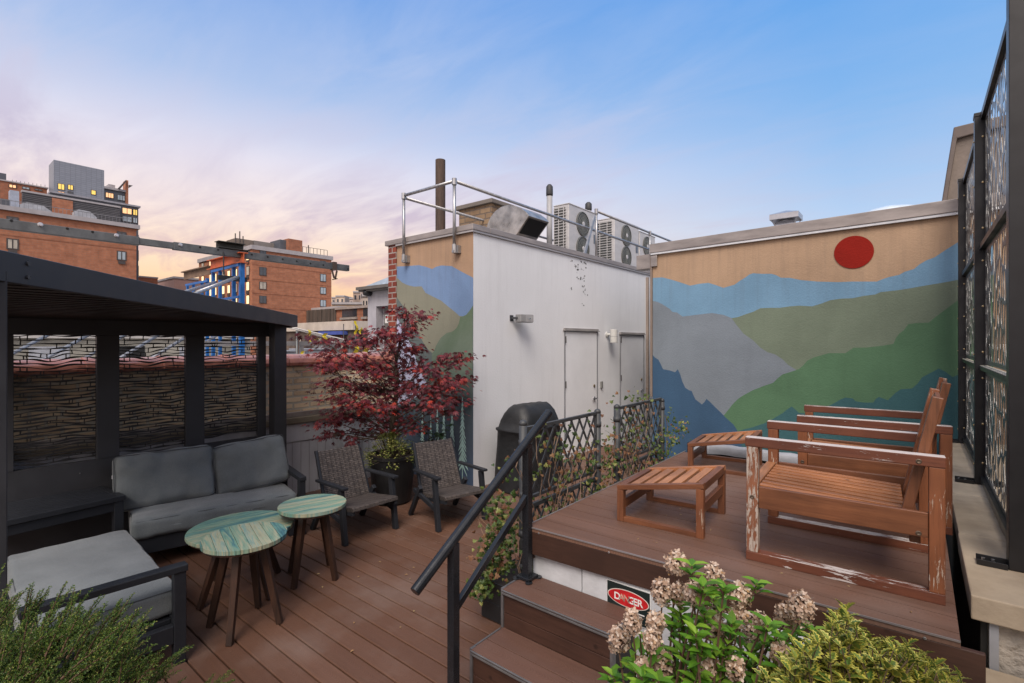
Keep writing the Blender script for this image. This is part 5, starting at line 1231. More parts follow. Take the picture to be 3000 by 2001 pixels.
ty=onX(*Zf(600,400),XB_).y; tz0=onX(*Zf(600,500),XB_).z; tz1=onX(*Zf(600,572),XB_).z
mb=MB(); mb.tube([(XB_+.02,ty,zb),(XB_+.02,ty,tz0)],.010,6); mb.box(XB_-.03,XB_+.03,onX(*Zf(545,400),XB_).y,onX(*Zf(838,400),XB_).y,tz1+.03,tz0-.01); mb.build('tie_rod',black,sc)
for i,(pa,pb) in enumerate((((758,515),(290,690)),((515,575),(210,672)),((740,530),(300,700)))):
    a=onY(*Zf(*pa),YS-.12); b=onY(*Zf(*pb),YS-.75-.2*i); d=(b-a); mb=MB(); mb.tube([a,b+d*.25],.024,8); mb.build('brace_tube',galv,sc,smooth=True)
# extra grey tubes leaning below, visible through the wave screens
for i in range(7):
    y=.2+i*.42; pipe_thing('scaffold_tube','long galvanised tube leaning on the neighbouring roof behind the wave screens','scaffold tube',[(-8.6-.1*i,y-.9,.9),(-9.2,y+.9,2.15)],.024,galv,'tubes leaning on the neighbouring roof')
# low rendered wall of the next property, seen through the screens
nw=thing('far_roof_wall','long low grey beige rendered wall behind the leaning tubes, seen through the pergola screens','wall',(-20,2,.3))
mb=MB(); mb.box(-21.,-20.,-14,8.6,.3,2.0); mb.build('wall',M('far_render_beige',(.25,.235,.20),.9,0,.45,.9,bump=.2),nw)
mb=MB(); mb.box(-21.1,-19.9,-14,8.7,2.0,2.1); mb.build('coping',M('far_wall_coping',(.40,.38,.36),.8),nw)
for k in range(9):
    y=-9+k*1.9; mb=MB(); mb.box(-20.02,-19.98,y,y+.9,.9,1.75); mb.build('window',dark if k%2 else white_m,nw)
# grey pipe rail behind the maple
gy_=M('grey_channel',(.24,.235,.24),.55,.3,.2,4)
rl_=thing('grey_rail_frame','grey steel rail frame on the neighbouring roof left of the red maple','rail frame',(-9.2,5,.3))
a=onX(*Zd(40,722),-9.); b=onX(*Zd(712,722),-9.)
mb=MB(); mb.box(-9.06,-9.,a.y-1.5,b.y,a.z-.04,a.z+.04); mb.build('rail',gy_,rl_)
mb=MB(); mb.box(-9.07,-9.002,b.y-.06,b.y+.0,.3,a.z-.04); mb.box(-9.07,-9.002,b.y-1.1,b.y-1.05,.3,a.z-.04); mb.build('post',gy_,rl_)
mb=MB(); mb.box(-9.06,-9.02,a.y-1.5,b.y-.06,a.z-.26,a.z-.20); mb.build('lower_rail',gy_,rl_)
# white ropes with yellow tape
rope=M('white_rope',(.60,.58,.56),.8)
for i,(pa,pb,sag) in enumerate((((60,560),(1100,800),.05),((110,570),(1105,790),.10),((230,590),(720,715),.02),((420,690),(1100,805),.04),((90,555),(700,700),.0))):
    a=onX(*Zd(*pa),-8.4); b=onX(*Zd(*pb),-8.2); pts=[a.lerp(b,t/12)-Vector((0,0,sag*4*(t/12)*(1-t/12)*.4)) for t in range(13)]
    pipe_thing('white_rope','white rope slung across the neighbouring roof behind the red maple','rope',pts,.011,rope,'ropes across the neighbouring roof',6)
yel=M('yellow_tape',(.62,.50,.03),.5)
for i,(px,py,h_,w_) in enumerate(((262,640,.20,.05),(340,690,.10,.05),(430,655,.14,.07),(205,850,.17,.05),(750,560,.26,.05),(750,790,.22,.09),(848,800,.17,.11),(795,600,.16,.04))):
    q=onX(*Zd(px,py),-8.1); mb=MB(); rr=random.Random(i); n=6
    vs=[]
    for k in range(n+1):
        o=.02*math.sin(k*1.3+i); vs+= [(q.x+o,q.y-w_/2+o*.8,q.z+h_/2-h_*k/n),(q.x+o*.4,q.y+w_/2+o*1.1,q.z+h_/2-h_*k/n-.01)]
    mb.add(vs,[(2*k,2*k+1,2*k+3,2*k+2) for k in range(n)]); tag(mb.build('yellow_tape',yel),'yellow caution tape fluttering on the ropes behind the red maple','tape','yellow tapes on the ropes')
# small clutter: poles, boxes
for i,(px,py0,py1,r_,mt) in enumerate(((140,560,860,.02,bs),(145,650,860,.03,rst),(745,520,720,.015,black),(620,520,700,.008,black),(215,800,870,.07,galv))):
    a=onX(*Zd(px,py0),-8.8-.1*i); b=onX(*Zd(px,py1),-8.8-.1*i); pipe_thing('roof_pole','thin pole standing on the neighbouring roof left of the red maple','pole',[b-Vector((0,0,1.2)),a],r_,mt,'poles on the neighbouring roof')
for i,(px,py,w_,h_,mt) in enumerate(((280,830,.55,.16,white_m),(90,840,.5,.12,white_m),(480,800,.4,.3,gy_))):
    q=onX(*Zd(px,py),-9.6); mb=MB(); mb.box(q.x-.3,q.x+.1,q.y-w_/2,q.y+w_/2,.31,q.z+h_/2); mb.box(q.x-.32,q.x+.12,q.y-w_/2-.02,q.y+w_/2+.02,q.z+h_/2,q.z+h_/2+.03); tag(mb.build('roof_bulk_box',mt,bevel=.01),['low white lidded box on the neighbouring roof left of the maple','small white lidded box beside the pergola post on the neighbouring roof','grey lidded box behind the maple on the neighbouring roof'][i],'box')
# grey stucco hut with sign
ht=thing('grey_stucco_hut','pale grey stucco hut with a sloped eave behind the red brick corner','hut',(-12.5,9,0))
Yh_=9.0; hut=stucco('hut_stucco',(.36,.35,.38),bs=.3)
c=lambda x,y:onY(*Zf(x,y),Yh_)
L_=c(2066,700).x; zt_=c(2066,660).z; D0=c(2150,820)
mb=MB(); mb.box(L_,D0.x,Yh_,Yh_+5,-.5,zt_); mb.box(D0.x,-9.,Yh_,Yh_+5,D0.z,zt_); mb.box(D0.x,-9.,Yh_+.25,Yh_+5,-.5,D0.z); mb.build('wall',hut,ht)
mb=MB(); e=c(2024,640); mb.box(e.x,-9.,Yh_-.28,Yh_+5.2,zt_,zt_+.09); mb.box(e.x+.05,-9.,Yh_-.22,Yh_,zt_-.05,zt_); mb.build('eave',M('eave_bronze',(.11,.10,.09),.6),ht)
mb=MB(); p0=c(2080,605); p1=c(2300,520)
mb.add([(p0.x,Yh_-.2,zt_+.092),(-9,Yh_-.2,zt_+.092),(-9,Yh_+3,zt_+.092),(p0.x,Yh_+3,zt_+.092),(-10.4,Yh_-.0,p1.z+.25),(-9,Yh_,p1.z+.25),(-9,Yh_+3,p1.z+.25),(-10.4,Yh_+3,p1.z+.25)],[(0,1,5,4),(1,2,6,5),(2,3,7,6),(3,0,4,7),(4,5,6,7)]); mb.build('sloped_skylight',M('skylight_glass',(.35,.40,.44),.2,.2,.3,3),ht)
mb=MB(); mb.box(D0.x+.12,D0.x+1.4,Yh_+.20,Yh_+.249,-.4,D0.z-.05); mb.build('door',M('hut_door_grey',(.12,.115,.11),.6),ht)
s0=c(2188,905); s1_=c(2290,985); hs_=s0.z-s1_.z; w_=s1_.x-s0.x
sg2=thing('hut_door_sign','small white notice with a red header on the grey hut door','sign',(s0.x,Yh_+.18,s1_.z))
ys_=Yh_+.19
mb=MB(); mb.box(s0.x,s1_.x,ys_-.006,ys_,s1_.z,s0.z); mb.build('plate',lw,sg2)
mb=MB(); mb.box(s0.x+.02,s1_.x-.02,ys_-.009,ys_-.0065,s0.z-hs_*.42,s0.z-.02); mb.build('header',M('sign_black2',(.01,.01,.01),.5),sg2)
mb=MB(); mb.box(s0.x+.06,s1_.x-.06,ys_-.012,ys_-.0095,s0.z-hs_*.36,s0.z-.05); mb.build('red_header',bpy.data.materials['sign_red'],sg2)
textmesh('DANGER',hs_*.26,lw,'lettering',sg2,((s0.x+s1_.x)/2,ys_-.013,s0.z-hs_*.32),bold=.001)
for k in range(3):
    zl_=s0.z-hs_*(.56+.15*k); mb=MB(); mb.box(s0.x+.08+.03*k,s1_.x-.08-.04*k,ys_-.008,ys_-.0063,zl_-.028,zl_); mb.build('print_line',black,sg2)
q=c(2095,684); tag((lambda m:(m.lathe([(.03,0),(.09,.02),(.11,.12),(.10,.22)],(q.x,Yh_-.24,q.z),14,'y'),m.build('hut_flood_lamp',black,smooth=True))[1])(MB()),'dark flood lamp under the eave of the grey hut','flood lamp')
# ================================================================== far buildings
wfm=M('window_frame_bronze',(.055,.045,.042),.5)
g1=M('pane_pale',(.30,.36,.40),.15,0,.3,.8,spec=.9); g2=M('pane_dark',(.035,.04,.05),.1,0,.3,.5,spec=.9); g3=M('pane_curtain',(.40,.36,.30),.4,0,.3,2.)
gold=M('pane_sunset_glow',(.8,.55,.30),.2,emit=(1.,.70,.36),es=.75); yl=M('pane_lit_yellow',(.5,.4,.1),.4,emit=(1,.58,.12),es=.45); orn=M('pane_lit_orange',(.5,.3,.15),.4,emit=(1,.50,.24),es=.62)  # gold panes glow to imitate sunset reflected in the glass
def windowX(par,X,y0,y1,z0,z1,pane,mull=2,ac=False,f=.10):
    mb=MB(); mb.box(X-.05,X+.05,y0,y1,z0,z1); w=mb.build('window',wfm,par)
    n=mull; ww=(y1-y0-f*(n+1))/n; mb=MB()
    for i in range(n): a=y0+f+i*(ww+f); mb.box(X+.052,X+.062,a,a+ww,z0+f,z1-f)
    mb.build('pane',pane,w)
    if ac: mb=MB(); mb.box(X+.065,X+.11,y0+f,y1-f,z0-.34,z0-.04); mb.build('vent_grille',wfm,w)
    return w
def windowY(par,Y,x0,x1,z0,z1,pane,mull=2,ac=False,f=.10):
    mb=MB(); mb.box(x0,x1,Y-.05,Y+.05,z0,z1); w=mb.build('window',wfm,par)
    n=mull; ww=(x1-x0-f*(n+1))/n; mb=MB()
    for i in range(n): a=x0+f+i*(ww+f); mb.box(a,a+ww,Y-.062,Y-.052,z0+f,z1-f)
    mb.build('pane',pane,w)
    if ac: mb=MB(); mb.box(x0+f,x1-f,Y-.11,Y-.065,z0-.34,z0-.04); mb.build('vent_grille',wfm,w)
    return w
farbr=brick('far_orange_brick',(.37,.155,.088),(.31,.125,.072),(.30,.155,.105),.6,.2,.02,bump=.1)
farbr2=brick('far_brown_brick',(.30,.12,.07),(.25,.10,.06),(.22,.12,.08),.6,.2,.02,bump=.1)
cornice=M('cornice_pale',(.33,.31,.32),.7,0,.12,2)
dkm=M('dark_louvre_metal',(.06,.058,.065),.6,0,.2,1.5); drk2=M('dark_grey_cladding',(.07,.075,.09),.55,0,.15,.8)
Za=lambda x,y:(x/4.356,420+y/4.356)
# --- B1
B1=thing('brick_apartment_block','large orange brick apartment block at the far left, set back dark upper storeys','building',(-66,8,-16))
X=-60.; r0=onX(*Za(1740,1045),X); zt=13.40
mb=MB(); mb.box(-75,X,-14,r0.y,-16,zt-.38); mb.build('wall',farbr,B1)
mb=MB(); mb.box(-75,X+.25,-14,r0.y+.25,zt-.38,zt); mb.build('cornice',cornice,B1)
mb=MB(); 
for zz in (6.9,3.6,-0.,10.9): mb.box(X+.001,X+.02,-14,r0.y,zz,zz+.09)
mb.build('band_course',farbr2,B1)
for (y0,y1,pl_) in ((5.84,6.60,g3),(13.36,14.12,g1),(-1.8,-1.0,g1)):
    for zb_,zt__ in ((9.75,10.68),(7.05,8.0),(4.5,5.4),(12.0,12.55)):
        windowX(B1,X,y0,y1,zb_,zt__,pl_ if zb_<12 else g2,2,True)
# rear upper storeys
X2=-63.; 
mb=MB(); mb.box(-75,X2,9.,15.84,-16,15.82); mb.build('upper_storeys',drk2,B1)
mb=MB(); mb.box(-75,X2+.15,9.,16.0,15.83,16.0); mb.build('upper_cornice',M('upper_cornice_grey',(.24,.24,.27),.6),B1)
for yy,pn in ((14.45,orn),(15.35,yl)):
    windowX(B1,X2,yy,yy+(.85 if yy<15 else .42),14.95,15.6,pn,2,f=.06); windowX(B1,X2,yy,yy+(.85 if yy<15 else .42),14.15,14.75,g1,2,f=.06)
for k in range(9): windowY(B1,15.84,-62.95+.0-2.,-63.05,11.9-1.6*k,13.0-1.6*k,g1 if k%3 else g3,2,f=.08)
a=onX(*Za(285,612),-62.5); b=onX(*Za(1530,828),-62.5); lz=(a.z+b.z)/2
mb=MB(); mb.box(-62.9,-62.5,a.y,b.y,13.4,lz); mb.build('louvre_screen',dkm,B1)
mb=MB(); k=13.7
while k<lz-.1: mb.box(-62.498,-62.46,a.y,b.y,k,k+.05); k+=.16
mb.build('louvre_blades',M('louvre_blade',(.12,.115,.12),.6),B1)
mb=MB(); mb.box(-62.95,-62.40,a.y-.05,b.y+.05,lz,lz+.16); mb.build('louvre_cap',cornice,B1)
p=onX(*Za(665,705),-62.4); q=onX(*Za(930,905),-62.4); mb=MB(); mb.box(-62.45,-62.38,p.y,q.y,13.4,p.z+.1); mb.build('brick_infill',farbr,B1)
for (x0,x1,y0_,y1_,mt,nm) in ((255,660,735,840,white_m,'white_tent'),(945,1235,830,940,white_m,'white_tent'),(125,245,590,715,M('ac_box_blue_grey',(.30,.33,.40),.6),'roof_machine'),(10,125,700,780,drk2,'roof_box')):
    a=onX(*Za(x0,y0_),-61.2); b=onX(*Za(x1,y1_),-61.2)
    tg=MB(); 
    if nm=='white_tent': tg.prism([(-61.2,a.y,13.5),(-61.2,a.y,a.z-.25),(-61.2,a.y+(b.y-a.y)*.2,a.z),(-61.2,b.y-(b.y-a.y)*.3,a.z-.05),(-61.2,b.y,a.z-.5),(-61.2,b.y,13.5)],(-.9,0,0))
    else: tg.box(-62.,-61.2,a.y,b.y,13.5,a.z)
    tg.build(nm,mt,B1)
mb=MB()
for k in range(60):
    yy=-2+k*.28
    if yy<14.6: mb.box(-60.35,-60.32,yy,yy+.02,13.4,13.95)
mb.box(-60.36,-60.31,-2,14.6,13.95,14.0); mb.build('roof_rail',M('thin_rail',(.2,.2,.21),.5,.4),B1)
# tower
X=-68.; a=onX(*Za(685,205),X); b=onX(*Za(1330,340),X)
TW=thing('metal_clad_tower','grey metal clad tower block with yellow lit windows rising behind the brick block','building',(-69,12,0))
twm,N_,p_,_=newmat('tower_metal_panels'); g_=N_.n('NewGeometry'); s_=N_.n('SeparateXYZ',i_0=g_.outputs['Position'])
cbn=N_.n('CombineXYZ',i_0=N_.math('ADD',s_.outputs[0],s_.outputs[1]),i_1=s_.outputs[2]); bn=N_.n('TexBrick',i_Vector=cbn.outputs[0],i_Scale=1.,i_Mortar_Size=.012,i_Brick_Width=.42,i_Row_Height=.20,offset=0.)
bn.inputs['Color1'].default_value=(.20,.215,.25,1); bn.inputs['Color2'].default_value=(.225,.24,.275,1); bn.inputs['Mortar'].default_value=(.13,.14,.165,1); N_.L(bn.outputs[0],p_.inputs['Base Color']); p_.inputs['Roughness'].default_value=.4; p_.inputs['Metallic'].default_value=.3
mb=MB(); mb.box(X-2.6,X,a.y,b.y,0,(a.z+b.z)/2); mb.build('cladding',twm,TW,bevel=.02)
for (x0,y0_,x1,y1_,pn) in ((735,505,825,600,yl),(735,605,825,690,orn),(862,520,935,600,yl),(862,605,935,712,g2),(1160,590,1225,662,yl)):
    a=onX(*Za(x0,y0_),X); b=onX(*Za(x1,y1_),X); windowX(TW,X,a.y,b.y,b.z,a.z,pn,2 if x0<1100 else 1,f=.05)
# rear brick block with rooftop
X=-72.; RB=thing('rear_brick_building','brown brick building behind the grey tower at the far left','building',(-74,8,-16))
a=onX(*Za(0,470),X); b=onX(*Za(600,575),X)
mb=MB(); mb.box(X-6,X,-14,b.y,-10,(a.z+b.z)/2); mb.build('wall',farbr2,RB)
mb=MB(); mb.box(X-6,X+.1,-14,b.y+.1,(a.z+b.z)/2,(a.z+b.z)/2+.12); mb.build('cornice',cornice,RB)
for (x0,y0_,x1,y1_,pn) in ((110,515,210,578,orn),(280,545,380,595,g1),(440,575,540,610,g1)):
    p=onX(*Za(x0,y0_),X); q=onX(*Za(x1,y1_),X); windowX(RB,X,p.y,q.y,q.z,p.z,pn,2,f=.06)
mb=MB(); p=onX(*Za(0,372),X-1); q=onX(*Za(80,465),X-1); mb.box(X-3,X-1,p.y-3,q.y,17,p.z); mb.build('penthouse',drk2,RB)
mb=MB()
for k in range(9): 
    p=onX(*Za(155+k*52,478+k*8),X); mb.box(X+.02,X+.06,p.y,p.y+.03,p.z-.3,p.z+.12)
mb.build('roof_posts',wfm,RB)
RC=thing('banded_upper_block','dark glazed block with a brick pier and angled bracket right of the grey tower','building',(-73,16,-16))
a=onX(*Za(1335,552),X); b=onX(*Za(1600,592),X)
mb=MB(); mb.box(X-4,X,a.y-.3,b.y,-10,(a.z+b.z)/2-.25); mb.build('wall',drk2,RC)
mb=MB(); mb.box(X-4,X+.15,a.y-.3,b.y,(a.z+b.z)/2-.248,(a.z+b.z)/2); mb.build('cornice',cornice,RC)
mb=MB(); c_=onX(*Za(1625,475),X); mb.box(X-1,X+.2,b.y,c_.y+.05,-10,c_.z); mb.build('brick_pier',farbr,RC)
mb=MB(); p=onX(*Za(1500,575),X+.25); mb.prism([(X+.22,p.y,p.z),(X+.22,b.y-.01,c_.z),(X+.22,b.y-.01,c_.z-.22),(X+.22,p.y+.2,p.z-.05)],(.2,0,0)); q=onX(*Za(1690,540),X+.25); mb.prism([(X+.22,c_.y+.06,c_.z-.55),(X+.22,q.y,q.z),(X+.22,q.y-.05,q.z-.05),(X+.22,c_.y+.06,c_.z-.9)],(.2,0,0)); mb.build('angled_bracket',wfm,RC)
for (x0,y0_,x1,y1_,pn) in ((1345,620,1450,705,orn),(1495,650,1595,737,g1)):
    p=onX(*Za(x0,y0_),X); q=onX(*Za(x1,y1_),X); windowX(RC,X,p.y,q.y,q.z,p.z,pn,3,f=.05)
mb=MB(); p=onX(*Za(1385,515),X-1); q=onX(*Za(1470,555),X-1); mb.box(X-3,X-1,p.y,q.y,19,p.z); mb.build('roof_box',cornice,RC)
# --- B2
B2=thing('far_brick_block','orange brick apartment block in the centre distance with bright windows on its left side','building',(-60,28,-16))
X=-55.; c0=onX(*Zf(895,200),X); c1=onX(*Zf(1697,312),X); Y=c0.y; zt=(c0.z+c1.z)/2; xl=onY(*Zf(355,372),Y).x
mb=MB(); mb.box(xl,X,Y,c1.y,-16,zt-.45); mb.build('wall',farbr,B2)
mb=MB(); mb.box(xl-.1,X+.15,Y-.15,c1.y+.15,zt-.45,zt); mb.build('cornice',cornice,B2)
mb=MB()
for zz in (10.1,8.55,7.05,5.5): mb.box(X+.001,X+.02,Y,c1.y,zz,zz+.05)
mb.build('band_course',farbr2,B2)
for (y0,y1,pn) in ((24.56,25.32,(g2,g3,g2,g3)),(31.60,32.36,(g1,g1,g1,g1))):
    for k,(zb_,zt_2) in enumerate(((9.02,9.94),(7.52,8.36),(6.02,6.86),(4.5,5.3))): windowX(B2,X,y0,y1,zb_,zt_2,pn[k],2,f=.07)
windowX(B2,X,24.6,25.3,11.35,11.75,g2,2,f=.07); windowX(B2,X,31.6,32.35,11.3,11.5,g2,2,f=.07)
xx=X-.59; k=0
for xa in (-56.31,-59.3,-61.2,-62.7,-65.,-66.4,-68.9):
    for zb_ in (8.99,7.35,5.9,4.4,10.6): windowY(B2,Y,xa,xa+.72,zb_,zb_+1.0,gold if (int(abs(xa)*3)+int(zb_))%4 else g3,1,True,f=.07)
for (x0,y0_,x1,y1_,mt,dx,nm) in ((725,125,905,195,M('roof_shed_brown',(.14,.11,.09),.8),-60,'roof_shed'),(1260,130,1404,245,farbr2,-58,'roof_shed'),(1176,140,1262,212,drk2,-58.5,'roof_shed'),(910,150,1180,200,M('roof_shed_grey',(.17,.15,.14),.8),-60,'roof_shed')):
    a=onX(*Zf(x0,y0_),dx); b=onX(*Zf(x1,y1_),dx); mb=MB(); mb.box(dx-2.5,dx,a.y,b.y,zt-.1,a.z); mb.build(nm,mt,B2,bevel=.03)
for px,pt,pb in ((724,80,130),(769,60,130),(802,108,135),(1464,200,262)):
    a=onX(*Zf(px,pt),-60 if px<1000 else -56); mb=MB(); mb.tube([(a.x,a.y,zt),(a.x,a.y,a.z)],.06,6); mb.build('mast',wfm,B2)
mb=MB()
a=onX(*Zf(1405,228),-55.4); b=onX(*Zf(1655,262),-55.4); mb.box(-55.42,-55.38,a.y,b.y,zt+.72,zt+.76)
for k in range(8): yy=a.y+(b.y-a.y)*k/7; mb.box(-55.42,-55.38,yy,yy+.04,zt,zt+.72)
mb.build('roof_rail',wfm,B2)
# --- small pink block left of B2
PB=thing('pink_brick_block','small distant pinkish brick block left of the central brick one','building',(-80,24,-16))
X=-75.; a=onX(*Zf(105,535),X); b=onX(*Zf(255,560),X); mb=MB(); xl_=onY(*Zf(0,560),a.y).x
mb.box(X-12,X,a.y,b.y+2,-16,a.z); mb.build('wall',M('pink_render',(.33,.20,.17),.8,0,.15,1),PB)
mb=MB(); mb.box(X-12.1,X+.1,a.y-.1,b.y+2.1,a.z,a.z+.25); mb.build('cornice',cornice,PB)
for k in range(5): windowY(PB,a.y,X-2.2-k*2.,X-1.2-k*2.,a.z-2.6,a.z-1.2,g2,1)
LB=thing('low_dark_annexe','low brown annexe between the far left block and the pink one','building',(-62,18,-16))
q=onX(415,812,-66.); mb=MB(); mb.box(-70,-66,q.y-.8,onX(462,820,-66.).y,-16,q.z); mb.build('wall',farbr2,LB); mb=MB(); mb.box(-70.1,-65.9,q.y-.8,onX(463,820,-66.).y,q.z,q.z+.15); mb.build('cornice',cornice,LB)
# --- mid low buildings right of the pergola
MBd=thing('low_brick_storefront','low brick building with dark railings and windows behind the grey hut','building',(-46,30,-10))
Y=30.; a=onY(*Zf(1748,850),Y); b=onY(*Zf(2080,832),Y); mb=MB(); mb.box(a.x,b.x+6,Y,Y+8,-16,b.z); mb.build('wall',farbr2,MBd)
mb=MB(); mb.box(a.x,b.x+6,Y-.2,Y+8,b.z,b.z+.25); mb.build('coping',M('mid_coping',(.26,.22,.20),.8),MBd)
for (x0,y0_,x1,y1_) in ((1808,845,1957,925),(2022,840,2066,922)):
    p=onY(*Zf(x0,y0_),Y); q=onY(*Zf(x1,y1_),Y); windowY(MBd,Y,p.x,q.x,q.z,p.z,g2,3,f=.06); mb=MB(); mb.box(p.x-.1,q.x+.1,Y-.25,Y-.002,q.z-.25,q.z-.02); mb.build('sill',M('sill_grey',(.25,.22,.2),.8),MBd)
for zz in (2.2,.4):
    for k in range(3): windowY(MBd,Y,a.x+.8+k*2.6,a.x+2.4+k*2.6,zz,zz+1.1,g2,2)
CB=thing('corrugated_wall','dark streaked corrugated metal wall left of the low brick building','building',(-53,30,-10))
c=onY(*Zf(1262,880),Y); crm=M('corrugated_brown',(.085,.07,.06),.6,.2,.5,.7,stretch=(3,1,.2)); mb=MB(); mb.box(c.x-4,a.x-.02,Y-.1,Y+5,-16,onY(*Zf(1500,858),Y).z)
mb.build('sheet',crm,CB); mb=MB(); k=c.x-4
while k<a.x-.3: mb.box(k,k+.06,Y-.18,Y-.102,0,onY(*Zf(1500,858),Y).z); k+=.9
mb.build('ribs',crm,CB); mb=MB(); mb.box(c.x-1,c.x+3.,Y+1,Y+5,4,onY(*Zf(1400,832),Y+1).z); mb.build('roof_box',M('box_tan',(.30,.22,.17),.8),CB)
mb=MB(); mb.box(onY(*Zf(1465,840),Y+1).x,a.x-.6,Y+.5,Y+4,4,onY(*Zf(1500,836),Y+.5).z); mb.build('roof_upstand',cornice,CB)
SB=thing('cream_roof_edge_shop','low building with a cream roof edge and blue awning behind the ropes','building',(-30,20,-10))
Y=20.; a=onY(*Zf(1300,1035),Y); b=onY(*Zf(1915,1010),Y); mb=MB(); mb.box(a.x-6,b.x,Y,Y+6,b.z-.32,b.z+.32); mb.build('roof_edge',M('cream_fascia',(.46,.40,.34),.7,0,.2,1),SB)
mb=MB(); mb.box(a.x-6,b.x-.2,Y+.2,Y+5.8,-16,b.z-.33); mb.build('wall',M('shopfront_brown',(.10,.075,.06),.8,0,.5,1.2),SB)
p=onY(*Zf(1600,1075),Y); q=onY(*Zf(1840,1105),Y); mb=MB(); mb.box(p.x,q.x,Y-.3,Y+.18,q.z,p.z); mb.build('awning',M('awning_blue',(.05,.08,.30),.7),SB)
for k in range(6):
    x0=a.x+.2+k*1.5; windowY(SB,Y+.2,x0,x0+1.,b.z-1.7,b.z-.8,g2 if k%2 else g3,1)
# far skyline right of B2
rr=random.Random(4)
for i,(x0,x1,yt,d) in enumerate(((1700,1780,735,150),(1740,1830,722,130),(1830,1890,735,140),(1880,1960,745,120),(1917,2010,680,110),(1990,2060,660,100),(2010,2070,720,70),(1700,2060,800,80))):
    a=atD(*Zf(x0,yt),d); b=atD(*Zf(x1,yt),d); t=thing('distant_building',['far pale block just right of the central brick block','second far block with a flat lit roof','far grey block in the middle of the skyline gap','far low block before the brown tower','distant brown box tower left of the grey hut','distant block touching the grey hut eave','pale stair shaped wall beside the grey hut','long low cream parapet below the distant skyline'][i],'building',(a.x,a.y,-16))
    mt=M('distant_wall_%s'%'abcdefgh'[i],[(.36,.30,.27),(.40,.32,.26),(.30,.26,.26),(.34,.28,.26),(.26,.20,.17),(.33,.27,.25),(.42,.36,.32),(.48,.36,.26)][i],.85,0,.3,.3)
    d_=Vector((-a.x,-a.y,0)).normalized(); 
    mb=MB(); n_=Vector((FW[0],FW[1],0))*d*.12; mb.prism([(a.x,a.y,-16),(b.x,b.y,-16),(b.x,b.y,a.z),(a.x,a.y,a.z)],n_); mb.build('wall',mt,t)
    u=(b-a)
    nwin=max(2,min(7,int(u.length/2.4)))
    for k in range(nwin):
        for zz in (1,2.2,3.4):
            p=a+u*((k+.3)/nwin); q=a+u*((k+.7)/nwin); o=-Vector((FW[0],FW[1],0))*.08; z_=a.z-zz*1.5
            mb=MB(); mb.add([p+o+Vector((0,0,z_-p.z)),q+o+Vector((0,0,z_-q.z)),q+o+Vector((0,0,z_-q.z+.9)),p+o+Vector((0,0,z_-p.z+.9))],[(0,1,2,3)]); mb.build('window',g2,t)
    mb=MB(); mb.prism([Vector((a.x,a.y,a.z))-Vector((FW[0],FW[1],0))*.2,Vector((b.x,b.y,a.z))-Vector((FW[0],FW[1],0))*.2,Vector((b.x,b.y,a.z+.35))-Vector((FW[0],FW[1],0))*.2,Vector((a.x,a.y,a.z+.35))-Vector((FW[0],FW[1],0))*.2],n_); mb.build('coping',cornice,t)
# ================================================================== plants
def basis(d,up=Vector((0,0,1))):
    d=d.normalized(); s=d.cross(up)
    if s.length<1e-3: s=d.cross(Vector((1,0,0)))
    s.normalize(); return d,s,s.cross(d)
bark=M('maple_bark',(.075,.055,.042),.85,0,.3,12,stretch=(1,1,.3),bump=.5,bscale=50)
def maple_leaf(mb,p,d,n,size,rr):
    """palmate leaf: seven narrow pointed lobes; one island so its colour is uniform"""
    d,s,u=basis(d,n); vs=[p]; fs=[]
    for k,(a,l) in enumerate(((-2.0,.42),(-1.25,.72),(-.6,.92),(0,1.),(.6,.92),(1.25,.72),(2.0,.42))):
        a+=rr.uniform(-.08,.08); t=d*math.cos(a)+s*math.sin(a); w=s*math.cos(a)-d*math.sin(a); L=size*l; dr=u*(-L*.28)
        b=len(vs); vs+=[p+t*L*.45+w*size*.125+dr*.3,p+t*L+dr,p+t*L*.45-w*size*.125+dr*.3]; fs.append((0,b,b+1,b+2))
    mb.add(vs,fs)
